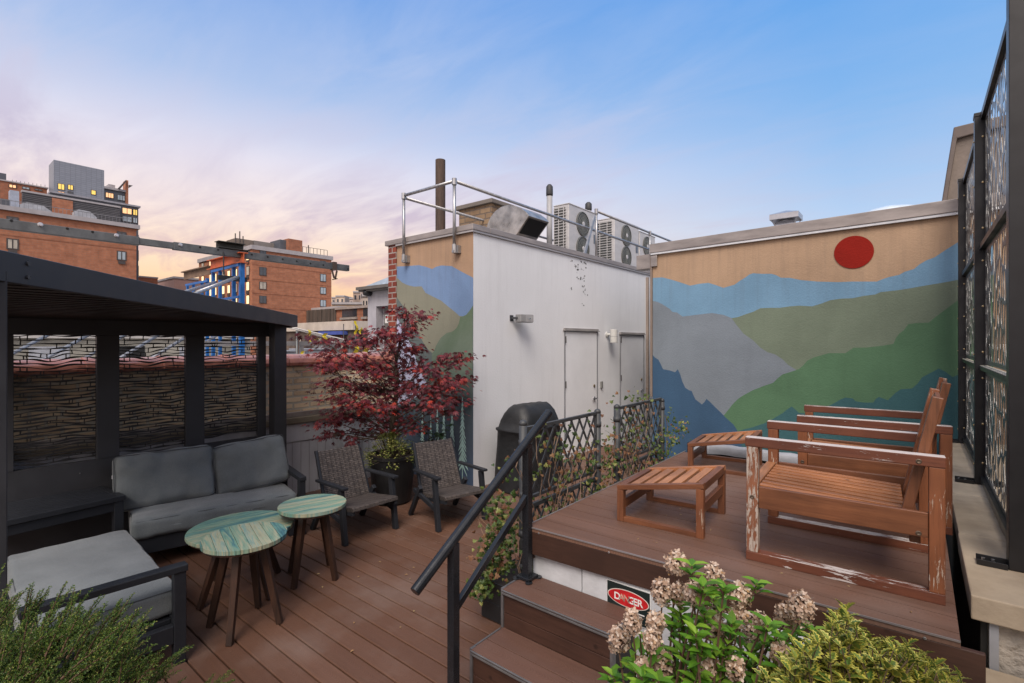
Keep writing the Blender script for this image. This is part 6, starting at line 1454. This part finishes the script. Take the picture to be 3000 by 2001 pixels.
def maple():
    rr=random.Random(21); base=Vector((-4.86,3.72,.5)); D0=-base.x*.631+base.y*.776
    t=thing('japanese_maple','red leaved Japanese maple growing from the black pot between the wicker chairs','tree',tuple(base))
    trunk=MB(); tp=[base+Vector((0,0,-.05)),atD(1148,1250,D0),atD(1158,1190,D0),atD(1163,1120,D0+.02),atD(1160,1060,D0),atD(1172,1000,D0-.02),atD(1185,950,D0)]
    trunk.tube(tp,[.036,.031,.027,.023,.018,.012,.007],9)
    tr=trunk.build('trunk',bark,t,smooth=True)
    blobs=[ # Fx,Fy,rx,ry (px), count weight
     (1190,915,48,20,.7),(1235,925,50,16,.5),(1205,950,40,22,.8),(1172,985,55,26,1.2),(1120,975,50,22,.9),(1085,1000,50,22,.9),(1160,1025,60,26,1.2),(1195,1060,45,26,.8),(1215,1020,38,16,.5),
     (905,985,34,10,.3),(945,1000,30,12,.35),(1010,1000,40,16,.6),(975,1035,55,24,1.0),(1010,1060,60,26,1.2),(1055,1065,60,26,1.2),(960,1075,55,18,.8),(1100,1090,60,24,1.1),
     (1240,1075,45,22,.7),(1285,1090,45,24,.8),(1300,1050,42,16,.5),(1345,1040,32,12,.3),(1370,1050,22,8,.15),(1330,1065,30,12,.25),(1355,1110,36,14,.5),(1320,1125,50,22,.9),(1280,1140,60,26,1.1),(1330,1165,45,22,.8),(1275,1185,50,22,.9),(1320,1205,36,18,.5),
     (990,1120,60,22,.9),(1045,1130,70,28,1.2),(1110,1140,70,28,1.3),(1170,1130,60,28,1.2),(1225,1140,60,28,1.1),(1150,1090,50,24,1.0),(1000,1165,60,24,.9),(1060,1180,70,28,1.2),(1130,1190,70,28,1.2),(1200,1190,70,28,1.1),(1010,1210,60,20,.8),(970,1235,50,16,.6),(1060,1225,70,22,1.0),(1130,1235,60,20,.8),(1195,1235,60,18,.7),(985,1265,42,14,.5),(1040,1290,40,14,.35),(960,1275,26,14,.3),(1215,1255,50,16,.35),(1070,1262,50,14,.5)]
    lf=MB(); br=MB(); cl=[]
    for (x,y,rx,ry,wt) in blobs:
        dd=rr.uniform(-.42,.42)*(1 if wt>.6 else .6); D=D0+dd; c=atD(x,y,D)
        c.y=min(c.y,4.52); c.x=max(c.x,-5.82)
        # branch from the trunk
        h=max(base.z+.28,c.z-.25-.45*math.hypot(c.x-base.x,c.y-base.y)*rr.uniform(.4,.9)); 
        k=0
        while k<len(tp)-2 and tp[k+1].z<h: k+=1
        f=max(0,min(1,(h-tp[k].z)/(tp[k+1].z-tp[k].z))); s=tp[k].lerp(tp[k+1],f)
        m1=s.lerp(c,.4)+Vector((rr.uniform(-.04,.04),rr.uniform(-.04,.04),-.03)); m2=s.lerp(c,.75)+Vector((rr.uniform(-.03,.03),rr.uniform(-.03,.03),.0))
        br.tube([s,m1,m2,c],[.009,.007,.005,.0025],5,cap=False)
        wx,wz=rx*D/FL,ry*D/FL; n=int(112*wt)
        for tw in range(int(12*wt)+3):
            e=c+Vector((rr.gauss(0,wx*.5),rr.gauss(0,wx*.5),rr.gauss(0,wz*.4))); e.y=min(e.y,4.56); br.tube([m2.lerp(c,rr.random()),(m2+e)/2+Vector((0,0,.01)),e],[.0036,.0026,.0014],4,cap=False)
        for _ in range(n):
            o=Vector((rr.gauss(0,.55)*wx,rr.gauss(0,.55)*max(wx,.16),rr.gauss(0,.5)*wz)); p=c+o
            p.y=min(p.y,4.6); p.x=max(p.x,-5.9)
            dr=Vector((o.x+rr.uniform(-.06,.06),o.y+rr.uniform(-.06,.06),-rr.uniform(.02,.12))); 
            if dr.length<.02: dr=Vector((1,0,-.3))
            maple_leaf(lf,p,dr,Vector((rr.gauss(0,.35),rr.gauss(0,.35),1)).normalized(),rr.uniform(.026,.068),rr)
    br.build('branches',bark,t,smooth=True)
    lf.build('foliage',leafmat('maple_leaves',[(0.,(.065,.012,.019)),(.35,(.12,.020,.030)),(.6,(.18,.032,.042)),(.8,(.26,.045,.050)),(.93,(.44,.05,.028)),(1.,(.17,.05,.08))],.42,.35),t)
maple()
# pot
mp_=thing('black_maple_pot','tall round black pot holding the red maple','plant pot',(-4.86,3.72,0))
mb=MB(); mb.lathe([(.19,0),(.215,.02),(.25,.30),(.275,.52),(.285,.53),(.285,.57),(.26,.57),(.255,.53),(.01,.52)],(-4.86,3.72,0),36); mb.build('pot',M('pot_black',(.012,.012,.013),.42,0,.2,6),mp_,smooth=False)
mb=MB(); mb.lathe([(.25,.531),(.01,.54)],(-4.86,3.72,0),24); mb.build('soil',bpy.data.materials['potting_soil'],mp_)
def oval_leaf(mb,p,d,n,L,W,fold=.25,droop=.15,island=True):
    d,s,u=basis(d,n); vs=[p,p+d*L*.3+s*W*.5+u*W*fold,p+d*L*.65+s*W*.42+u*(W*fold*.8-L*droop*.4),p+d*L-u*L*droop,p+d*L*.65-s*W*.42+u*(W*fold*.8-L*droop*.4),p+d*L*.3-s*W*.5+u*W*fold,p+d*L*.32,p+d*L*.66-u*L*droop*.4]
    mb.add(vs,[(0,1,6),(0,6,5),(1,2,7,6),(6,7,4,5),(2,3,7),(7,3,4)])
eu=MB(); stm=MB(); rr=random.Random(31); ec=Vector((-4.80,3.66,.60))
for i in range(210):
    a=rr.uniform(0,6.283); r=abs(rr.gauss(0,.2)); r=min(r,.34); p=ec+Vector((r*math.cos(a),r*math.sin(a),.15-r*r*1.7+rr.uniform(-.06,.08)))
    stm.tube([ec+Vector((r*.3*math.cos(a),r*.3*math.sin(a),-.07)),p],[.003,.0015],4,cap=False)
    for k in range(9):
        an=rr.uniform(0,6.283); d=Vector((math.cos(an),math.sin(an),rr.uniform(-.3,.6))); q=p+Vector((rr.gauss(0,.02),rr.gauss(0,.02),rr.gauss(0,.018)))
        oval_leaf(eu,q,d,Vector((0,0,1)),rr.uniform(.02,.034),rr.uniform(.012,.018),.2)
et=thing('variegated_euonymus','yellow green variegated shrub spilling over the rim of the maple pot','shrub',tuple(ec))
stm.build('stems',bark,et); eu.build('foliage',leafmat('euonymus_leaves',[(0.,(.10,.15,.03)),(.4,(.17,.22,.045)),(.65,(.33,.34,.09)),(.85,(.50,.46,.18)),(1.,(.07,.12,.03))],.4,.25),et)
# dark leafy plant right behind pot
pk=MB(); st_=MB(); pc=Vector((-4.75,4.28,.55))
for i in range(34):
    a=rr.uniform(0,6.283); r=rr.uniform(.03,.26); p=pc+Vector((r*math.cos(a),min(r*math.sin(a),.24),rr.uniform(.05,.40)-r*.4)); st_.tube([pc+Vector((0,0,-.5)),pc,p],[.006,.005,.002],4,cap=False)
    for k in range(5): an=rr.uniform(0,6.283); oval_leaf(pk,p,Vector((math.cos(an),math.sin(an),rr.uniform(-.2,.3))),Vector((0,0,1)),rr.uniform(.05,.085),rr.uniform(.03,.05),.15)
dt=thing('dark_green_shrub','dark green leafy plant behind the maple pot at the foot of the pines mural','shrub',(pc.x,pc.y,0)); st_.build('stems',bark,dt); pk.build('foliage',leafmat('dark_green_leaves',[(0.,(.02,.05,.018)),(1.,(.045,.09,.03))],.4,.2),dt)
# ------------------------------------------------------------------ hydrangea
def hydrangea():
    rr=random.Random(41); t=thing('hydrangea','hydrangea with dried pinkish tan flower heads in front of the danger sign','shrub',(-.62,1.72,0))
    hs=[(1980,1650,36),(2091,1688,35),(2165,1745,38),(1940,1735,38),(1990,1740,32),(2036,1737,34),(2166,1804,30),(1853,1822,33),(1920,1826,33),(1812,1872,38),(1910,1872,30),(2083,1826,44),(2131,1860,34),(2208,1850,42),(2348,1782,44),(2300,1802,34),(2287,1916,31),(1937,1946,44),(2071,1950,39),(2153,1957,32),(2100,1785,26),(1885,1960,30),(2230,1825,28)]
    root=Vector((-.70,1.72,-.02)); pet=MB(); heads=[]; lf=MB(); st=MB()
    pm_=leafmat('dried_hydrangea_petals',[(0.,(.30,.18,.11)),(.3,(.46,.32,.24)),(.6,(.60,.46,.36)),(.85,(.72,.60,.50)),(1.,(.42,.24,.11))],.7,.25,.2)
    lm=leafmat('hydrangea_leaves',[(0.,(.07,.19,.018)),(.5,(.15,.33,.03)),(.85,(.28,.46,.05)),(1.,(.05,.13,.02))],.38,.4)
    sm=M('hydrangea_stem',(.10,.055,.035),.7)
    def leafpair(p,ax,k,sz):
        a=k*1.57+rr.uniform(-.3,.3); d0,s,u=basis(ax,Vector((0,1,.1)))
        for sg in (0,math.pi):
            d=(s*math.cos(a+sg)+u*math.sin(a+sg))+d0*rr.uniform(.2,.7)+Vector((0,0,.15)); oval_leaf(lf,p,d,Vector((0,0,1)) if abs(d.normalized().z)<.9 else Vector((1,0,0)),sz*rr.uniform(.8,1.15),sz*.46,.22,.22)
    def stem(e,lv=True,n=5):
        r=root+Vector((rr.uniform(-.16,.3),rr.uniform(-.10,.12),0)); m=r.lerp(e,.5)+Vector((rr.uniform(-.04,.04),rr.uniform(-.04,.04),.0)); m.z+=.05
        st.tube([r,m,e],[.006,.005,.003],5,cap=False); ax=(e-m)
        for k in range(n):
            f=.15+.85*k/n; p=m.lerp(e,f) if k>1 else r.lerp(m,.5+.25*k); leafpair(p,ax,k,.060)
    for i,(x,y,r) in enumerate(hs):
        D=rr.uniform(1.62,1.92) if i not in (0,1) else 1.85; c=atD(x,y,D); R_=r*D/FL*.96; stem(c-Vector((0,0,R_*.7)),n=4)
        ax=Vector((rr.uniform(-.5,.5),rr.uniform(-.5,.1),1)).normalized(); hm_=MB()
        nf=int(95*(r/42)**1.6)
        for k in range(nf):
            zz=1-2*(k+.5)/nf; ph=k*2.399; q=Vector((math.sqrt(1-zz*zz)*math.cos(ph),math.sqrt(1-zz*zz)*math.sin(ph),zz))
            q=q*rr.uniform(.72,1.06); 
            p=c+Vector((q.x*R_*.86,q.y*R_*.86,q.z*R_*1.12)); nrm=(q.normalized()+Vector((rr.gauss(0,.35),rr.gauss(0,.35),rr.gauss(0,.35)))).normalized()
            d,s,u=basis(nrm,Vector((.3,.2,1))); a0=rr.uniform(0,1.57); sz=rr.uniform(.0085,.0125)
            for j in range(4):
                a=a0+j*1.5708; e=s*math.cos(a)+u*math.sin(a); w_=u*math.cos(a)-s*math.sin(a); cu=nrm*sz*rr.uniform(-.15,.55)
                hm_.add([p,p+e*sz*.55+w_*sz*.48+cu*.3,p+e*sz*1.05+w_*sz*.18+cu,p+e*sz*1.05-w_*sz*.18+cu,p+e*sz*.55-w_*sz*.48+cu*.3],[(0,1,2,3,4)])
            st.tube([c-Vector((0,0,R_*.3)),p-nrm*.003],[.0012,.0007],3,cap=False)
        hm_.build('flower_head',pm_,t)
    rr2=random.Random(7)
    for (x,y) in ((2035,1655),(2060,1720),(2120,1730),(2100,1760),(2210,1715),(2060,1790),(1990,1810),(2030,1860),(2130,1905),(2200,1900),(2240,1880),(2260,1835),(2330,1840),(2380,1850),(1890,1890),(1930,1910),(2010,1900),(2040,1990),(1880,1990),(2230,1960),(2110,1990),(1990,1780),(1960,1830),(2190,1940),(1850,1940),(2280,1860),(2060,1900),(1940,1990),(2150,1830),(2310,1870),(2250,1990),(1800,1980)):
        D=rr2.uniform(1.6,1.95); e=atD(x+rr2.uniform(-12,12),y+rr2.uniform(-8,8),D); stem(e,n=6)
        for k in range(4): leafpair(e+Vector((0,0,-.012*k)),Vector((0,0,1)),k*.7,.060)
    for _ in range(60):
        e=atD(rr2.uniform(1850,2330),rr2.uniform(1860,2080),rr2.uniform(1.75,2.15)); stem(e,n=4)
    st.build('stems',sm,t); lf.build('foliage',lm,t)
hydrangea()
# ------------------------------------------------------------------ variegated holly-leaved shrub
def osman():
    rr=random.Random(51); t=thing('variegated_holly_shrub','spiky yellow edged holly leaved shrub at the bottom right','shrub',(-.25,1.5,0))
    edge=MB(); core=MB(); st=MB()
    def leaf(p,d,n,L):
        d,s,u=basis(d,n); W=L*.40; out=[];inn=[]
        prof=[(0,.05),(.14,.55),(.22,.35),(.36,1.0),(.46,.55),(.60,.98),(.70,.42),(.82,.55),(1.,0)]
        pts=[(f,w) for f,w in prof]+[(f,-w) for f,w in prof[-2:0:-1]]
        cur=lambda f,w:p+d*(L*f)+s*(W*w)+u*(L*(-.30*f*f)+abs(w)*W*.35)
        o=[cur(f,w) for f,w in pts]; i_=[cur(.5+(f-.5)*.80,w*.60)+u*.0004 for f,w in pts]; n_=len(pts)
        b=o+i_; edge.add(b,[(k,(k+1)%n_,n_+(k+1)%n_,n_+k) for k in range(n_)])
        core.add(i_+[cur(.5,0)],[(k,(k+1)%n_,n_) for k in range(n_)])
    tips=[]
    def shoot(e,base,nn,L):
        m=base.lerp(e,.55)+Vector((rr.uniform(-.03,.03),rr.uniform(-.03,.03),.02)); st.tube([base,m,e],[.0035,.003,.0015],5,cap=False)
        ax=(e-m).normalized()
        for k in range(nn):
            f=k/nn; p=e.lerp(m,f*.85); a=k*1.57+rr.uniform(-.3,.3); d0,s,u=basis(ax,Vector((.2,1,.1)))
            for sg in (0,math.pi):
                d=(s*math.cos(a+sg)+u*math.sin(a+sg))*(.5+.6*min(1,f*2))+d0*(.9-.7*f)
                nn_=(ax+d*.2); leaf(p,d,nn_,L*(.62+.5*min(1,f*2.2))*rr.uniform(.85,1.1))
    env=[(2235,1990),(2270,1940),(2330,1895),(2380,1880),(2420,1870),(2440,1820),(2480,1790),(2510,1835),(2550,1880),(2600,1885),(2630,1900),(2660,1890),(2700,1920),(2740,1950),(2780,1975),(2810,1990)]
    base0=Vector((-.20,1.52,.35))
    for (x,y) in env:
        D=rr.uniform(1.42,1.72); shoot(atD(x,y,D),base0+Vector((rr.uniform(-.2,.2),rr.uniform(-.1,.1),0)),7,.060)
    shoot(atD(2473,1786,1.6),base0,9,.062)
    def ytop(x):
        for (a,b),(c,d) in zip(env,env[1:]):
            if a<=x<=c: return b+(d-b)*(x-a)/(c-a)
        return 1995
    for _ in range(330):
        x=rr.uniform(2230,2815); y=ytop(x)+abs(rr.gauss(0,70))+8; D=rr.uniform(1.35,1.72); shoot(atD(x,y,D),base0+Vector((rr.uniform(-.3,.3),rr.uniform(-.12,.12),-.1)),6,.058)
    st.build('stems',M('holly_stem',(.07,.045,.022),.7),t)
    edge.build('leaf_margins',leafmat('holly_yellow_margin',[(0.,(.36,.34,.06)),(.5,(.55,.50,.09)),(1.,(.66,.60,.18))],.38,.25),t)
    core.build('leaf_centres',leafmat('holly_green_centre',[(0.,(.06,.12,.025)),(.6,(.14,.20,.04)),(1.,(.26,.30,.06))],.38,.2),t)
osman()
# ------------------------------------------------------------------ juniper
def juniper():
    rr=random.Random(61); t=thing('juniper_shrub','feathery green juniper spreading across the bottom left corner','shrub',(-2.2,.1,0))
    ndl=MB(); st=MB()
    def frond(p0,p1,w0,dens,):
        ax=p1-p0; L=ax.length; d,s,u=basis(ax,Vector((.1,.2,1))); droop=Vector((0,0,-.04*L))
        n=int(dens*L*1000/10)
        P=lambda f:p0+ax*f+droop*4*f*(1-f)*-1
        st.tube([P(0),P(.3),P(.6),P(.9)],[.004,.003,.002,.0008],4,cap=False)
        nb=max(8,int(L/.0062))
        for b in range(nb):
            f=.05+.95*b/nb; c=P(f); wl=w0*(1-f)**1.0+.004
            a=b*2.399+rr.uniform(-.4,.4); side=(s*math.cos(a)+u*math.sin(a)); bd=(side*.5+d*.9).normalized(); bl=wl*rr.uniform(.7,1.3)
            # a spray of scale-leaf clumps
            k=0.; 
            while k<bl:
                q=c+bd*k
                for _ in range(4):
                    a2=rr.uniform(0,6.283); bb,s2,u2=basis(bd,Vector((.3,.1,1))); sd_2=(s2*math.cos(a2)+u2*math.sin(a2)); e=(bd*.8+sd_2*.75).normalized(); ln=rr.uniform(.004,.0075); wv=e.cross(Vector((rr.uniform(-1,1),rr.uniform(-1,1),rr.uniform(-1,1)))); 
                    if wv.length<1e-3: continue
                    wv=wv.normalized()*.0012
                    ndl.add([q-wv,q+wv,q+e*ln*.65+wv*.9,q+e*ln,q+e*ln*.65-wv*.9],[(0,1,2,3,4)])
                k+=.0052
    tips=[(15,1648,2.0),(35,1700,1.95),(55,1760,1.9),(130,1722,2.0),(128,1745,2.0),(95,1790,1.9),(10,1760,1.85),(-30,1730,1.9),(190,1745,1.95),(235,1735,2.0),(270,1725,2.0),(305,1745,2.05),(255,1790,1.9),(215,1800,1.85),(390,1765,2.1),(330,1835,1.95),(380,1812,2.05),(438,1808,2.1),(425,1850,2.0),(360,1885,1.9),(300,1900,1.8),(552,1892,2.15),(515,1945,2.1),(545,1985,2.1),(480,2000,2.0),(690,1988,2.2),(640,2010,2.2),(600,2025,2.1),(60,1880,1.75),(20,1860,1.7),(120,1850,1.75),(165,1830,1.8),(210,1880,1.75),(150,1930,1.7),(80,1950,1.65),(250,1930,1.75),(320,1960,1.8),(400,1940,1.9),(430,1985,1.9),(200,1985,1.65),(20,1980,1.6),(130,1990,1.6),(340,2010,1.75),(275,1990,1.7),(170,1780,1.85),(70,1820,1.8),(-20,1820,1.75)]
    root=Vector((-2.35,-.05,.25))
    for (x,y,D) in tips:
        e=atD(x,y,D); b=root.lerp(e,.35)+Vector((rr.uniform(-.08,.08),rr.uniform(-.08,.08),rr.uniform(-.1,.05)))
        st.tube([root,b],[.012,.005],5,cap=False); 
        # main frond: leaning to the right as in a windswept plant
        s0=e.lerp(b,min(1,.42/max(.05,(e-b).length))); frond(s0,e,.062,2)
        for k in range(7):
            f=rr.uniform(.05,.75); c=s0.lerp(e,f); dd=(e-s0).normalized()*.7+Vector((RT[0],RT[1],0))*rr.uniform(-.35,.8)+Vector((0,0,rr.uniform(.0,.5)))+Vector((FW[0],FW[1],0))*rr.uniform(-.4,.4)
            frond(c,c+dd.normalized()*rr.uniform(.09,.19),.036,2)
    for _ in range(130):
        x=rr.uniform(-60,400); y=rr.uniform(1900,2200); y=max(y,1750+max(0,x-50)*.50); D=rr.uniform(1.6,2.05); c=atD(x,y,D); dd=Vector((RT[0],RT[1],0))*rr.uniform(.1,1.3)+Vector((0,0,.8)); frond(c,c+dd.normalized()*rr.uniform(.14,.24),.05,2)
    st.build('stems',M('juniper_stem',(.12,.07,.045),.8),t)
    ndl.build('foliage',leafmat('juniper_scales',[(0.,(.025,.065,.016)),(.4,(.055,.115,.022)),(.75,(.12,.19,.032)),(.92,(.22,.27,.05)),(1.,(.32,.30,.08))],.5,.15),t)
juniper()
# ------------------------------------------------------------------ ivy on the trellises
def ivy_leaf(mb,p,d,n,L):
    d,s,u=basis(d,n); pts=[(0,0),(-.12,.32),(.10,.62),(.34,.34),(.55,.52),(.62,.22),(1.,0)]
    o=[p+d*(L*(a+.05))+s*(L*b)+u*(-L*.18*a) for a,b in pts]+[p+d*(L*(a+.05))-s*(L*b)+u*(-L*.18*a) for a,b in pts[-2:0:-1]]
    mb.add(o+[p+d*L*.4+u*L*.06],[(k,(k+1)%len(o),len(o)) for k in range(len(o))])
def ivy(name_label,regions,seed,fence_y0,fence_y1):
    rr=random.Random(seed); t=thing('ivy_vine',name_label,'ivy',(FX,fence_y0,.25),0,'ivy growing on the trellises')
    gr_=MB(); dy=MB(); vn=MB()
    for (yc,zc_,ry,rz_,n,dry,xo) in regions:
        for _ in range(int(n*(1.25 if xo<-.1 else .72))):
            p=Vector((FX+xo+rr.gauss(0,.035),yc+rr.gauss(0,ry),zc_+rr.gauss(0,rz_)))
            if p.z<.2: p.z=.2+rr.random()*.1
            if p.x>-1.885 and p.z<UZ+.02: p.x=-1.90
            d=Vector((rr.uniform(-.4,1),rr.uniform(-1,.6),rr.uniform(-1.1,.1))); n_=Vector((rr.uniform(.2,1),rr.uniform(-1.1,.2),rr.uniform(0,1)))
            ivy_leaf(dy if rr.random()<dry else gr_,p,d,n_,rr.uniform(.018,.036))
    for _ in range(26):
        y=rr.uniform(fence_y0,fence_y1); z=.25; pts=[]; x=FX+rr.uniform(-.03,.05)
        for k in range(9):
            pts.append((x+rr.uniform(-.02,.02),y,z)); y+=rr.uniform(-.07,.07); z+=rr.uniform(.05,.15)
            if z>1.38: break
        if len(pts)>2: vn.tube(pts,[.0035]*len(pts),4,cap=False)
    vn.build('vines',M('ivy_vine_stem',(.20,.13,.09),.8),t)
    gr_.build('foliage',leafmat('ivy_leaves',[(0.,(.025,.05,.012)),(.45,(.055,.10,.022)),(.8,(.12,.16,.035)),(1.,(.30,.30,.09))],.45,.25),t)
    if dy.v: dy.build('dry_leaves',leafmat('ivy_dry_leaves',[(0.,(.09,.04,.022)),(.5,(.17,.075,.035)),(1.,(.28,.15,.07))],.6,.2),t)
ivy('ivy with browning leaves on the first trellis, trailing over the planter by the steps',
    [(2.56,.62,.07,.17,300,.12,-.13),(2.50,.42,.07,.10,170,.15,-.16),(2.75,.55,.12,.14,130,.1,.03),(2.95,.55,.2,.12,150,.2,.0),(3.3,.62,.2,.14,120,.3,.0),(3.12,1.02,.16,.15,105,.35,.02),(3.35,1.05,.13,.12,60,.3,.02),(2.85,1.1,.1,.12,50,.2,.02),(3.6,.72,.12,.16,150,.35,.0),(3.78,.75,.07,.2,170,.4,.0),(2.43,.22,.03,.08,45,.0,-.21)],71,2.6,3.75)
ivy('ivy with brown leaves crowding the second trellis beside the mural wall',
    [(3.98,.85,.09,.22,190,.45,.0),(4.25,1.02,.14,.17,190,.4,.0),(4.55,1.0,.16,.16,120,.2,.0),(4.4,.62,.3,.13,200,.3,.0),(4.85,.72,.15,.14,170,.1,.02),(5.15,.88,.14,.08,90,.1,.03),(5.4,.98,.15,.05,50,.15,.05),(4.42,1.38,.1,.05,30,.1,.0),(5.1,1.12,.08,.06,25,.1,.02)],72,3.9,5.1)
# a dry twig caught under the handrail
tw=MB(); rr=random.Random(90); a0=Vector((-1.85,1.98,.955))
for k in range(7):
    b0=a0+Vector((rr.uniform(.0,.05),rr.uniform(.0,.10),rr.uniform(-.14,-.02))); tw.tube([a0,a0.lerp(b0,.5)+Vector((rr.uniform(-.02,.02),0,rr.uniform(-.01,.01))),b0],[.0012,.001,.0006],4,cap=False)
tag(tw.build('dry_twig',M('twig_straw',(.30,.20,.13),.8)),'dry straw coloured twig caught under the stair handrail','twig')
cb_=MB(); cb_.tube([(-3.62,5.55,.012),(-3.5,5.3,.012),(-3.42,5.05,.012),(-3.30,4.95,.012),(-3.22,5.1,.012),(-3.35,5.2,.014)],.007,6); tag(cb_.build('cable',black,smooth=True),'thin black cable curled on the deck by the covered grill','cable')
# fallen leaves on the decks
rr=random.Random(81); dl=MB()
for _ in range(24):
    p=onZ(rr.uniform(900,1500),rr.uniform(1480,1950),.004); 
    if p.x>-1.95 or p.x<-4.2: continue
    oval_leaf(dl,p,Vector((rr.uniform(-1,1),rr.uniform(-1,1),.05)),Vector((0,0,1)),rr.uniform(.012,.03),rr.uniform(.006,.014),.3)
for _ in range(14):
    p=Vector((rr.uniform(-1.8,0),rr.uniform(2.55,3.5),UZ+.004)); oval_leaf(dl,p,Vector((rr.uniform(-1,1),rr.uniform(-1,1),.05)),Vector((0,0,1)),rr.uniform(.010,.02),rr.uniform(.005,.010),.3)
tag(dl.build('fallen_leaves',leafmat('fallen_leaf',[(0.,(.25,.13,.06)),(1.,(.45,.33,.16))],.7,.1)),kind='stuff',label='tiny dry leaves scattered on the brown decking',cat='leaf litter')
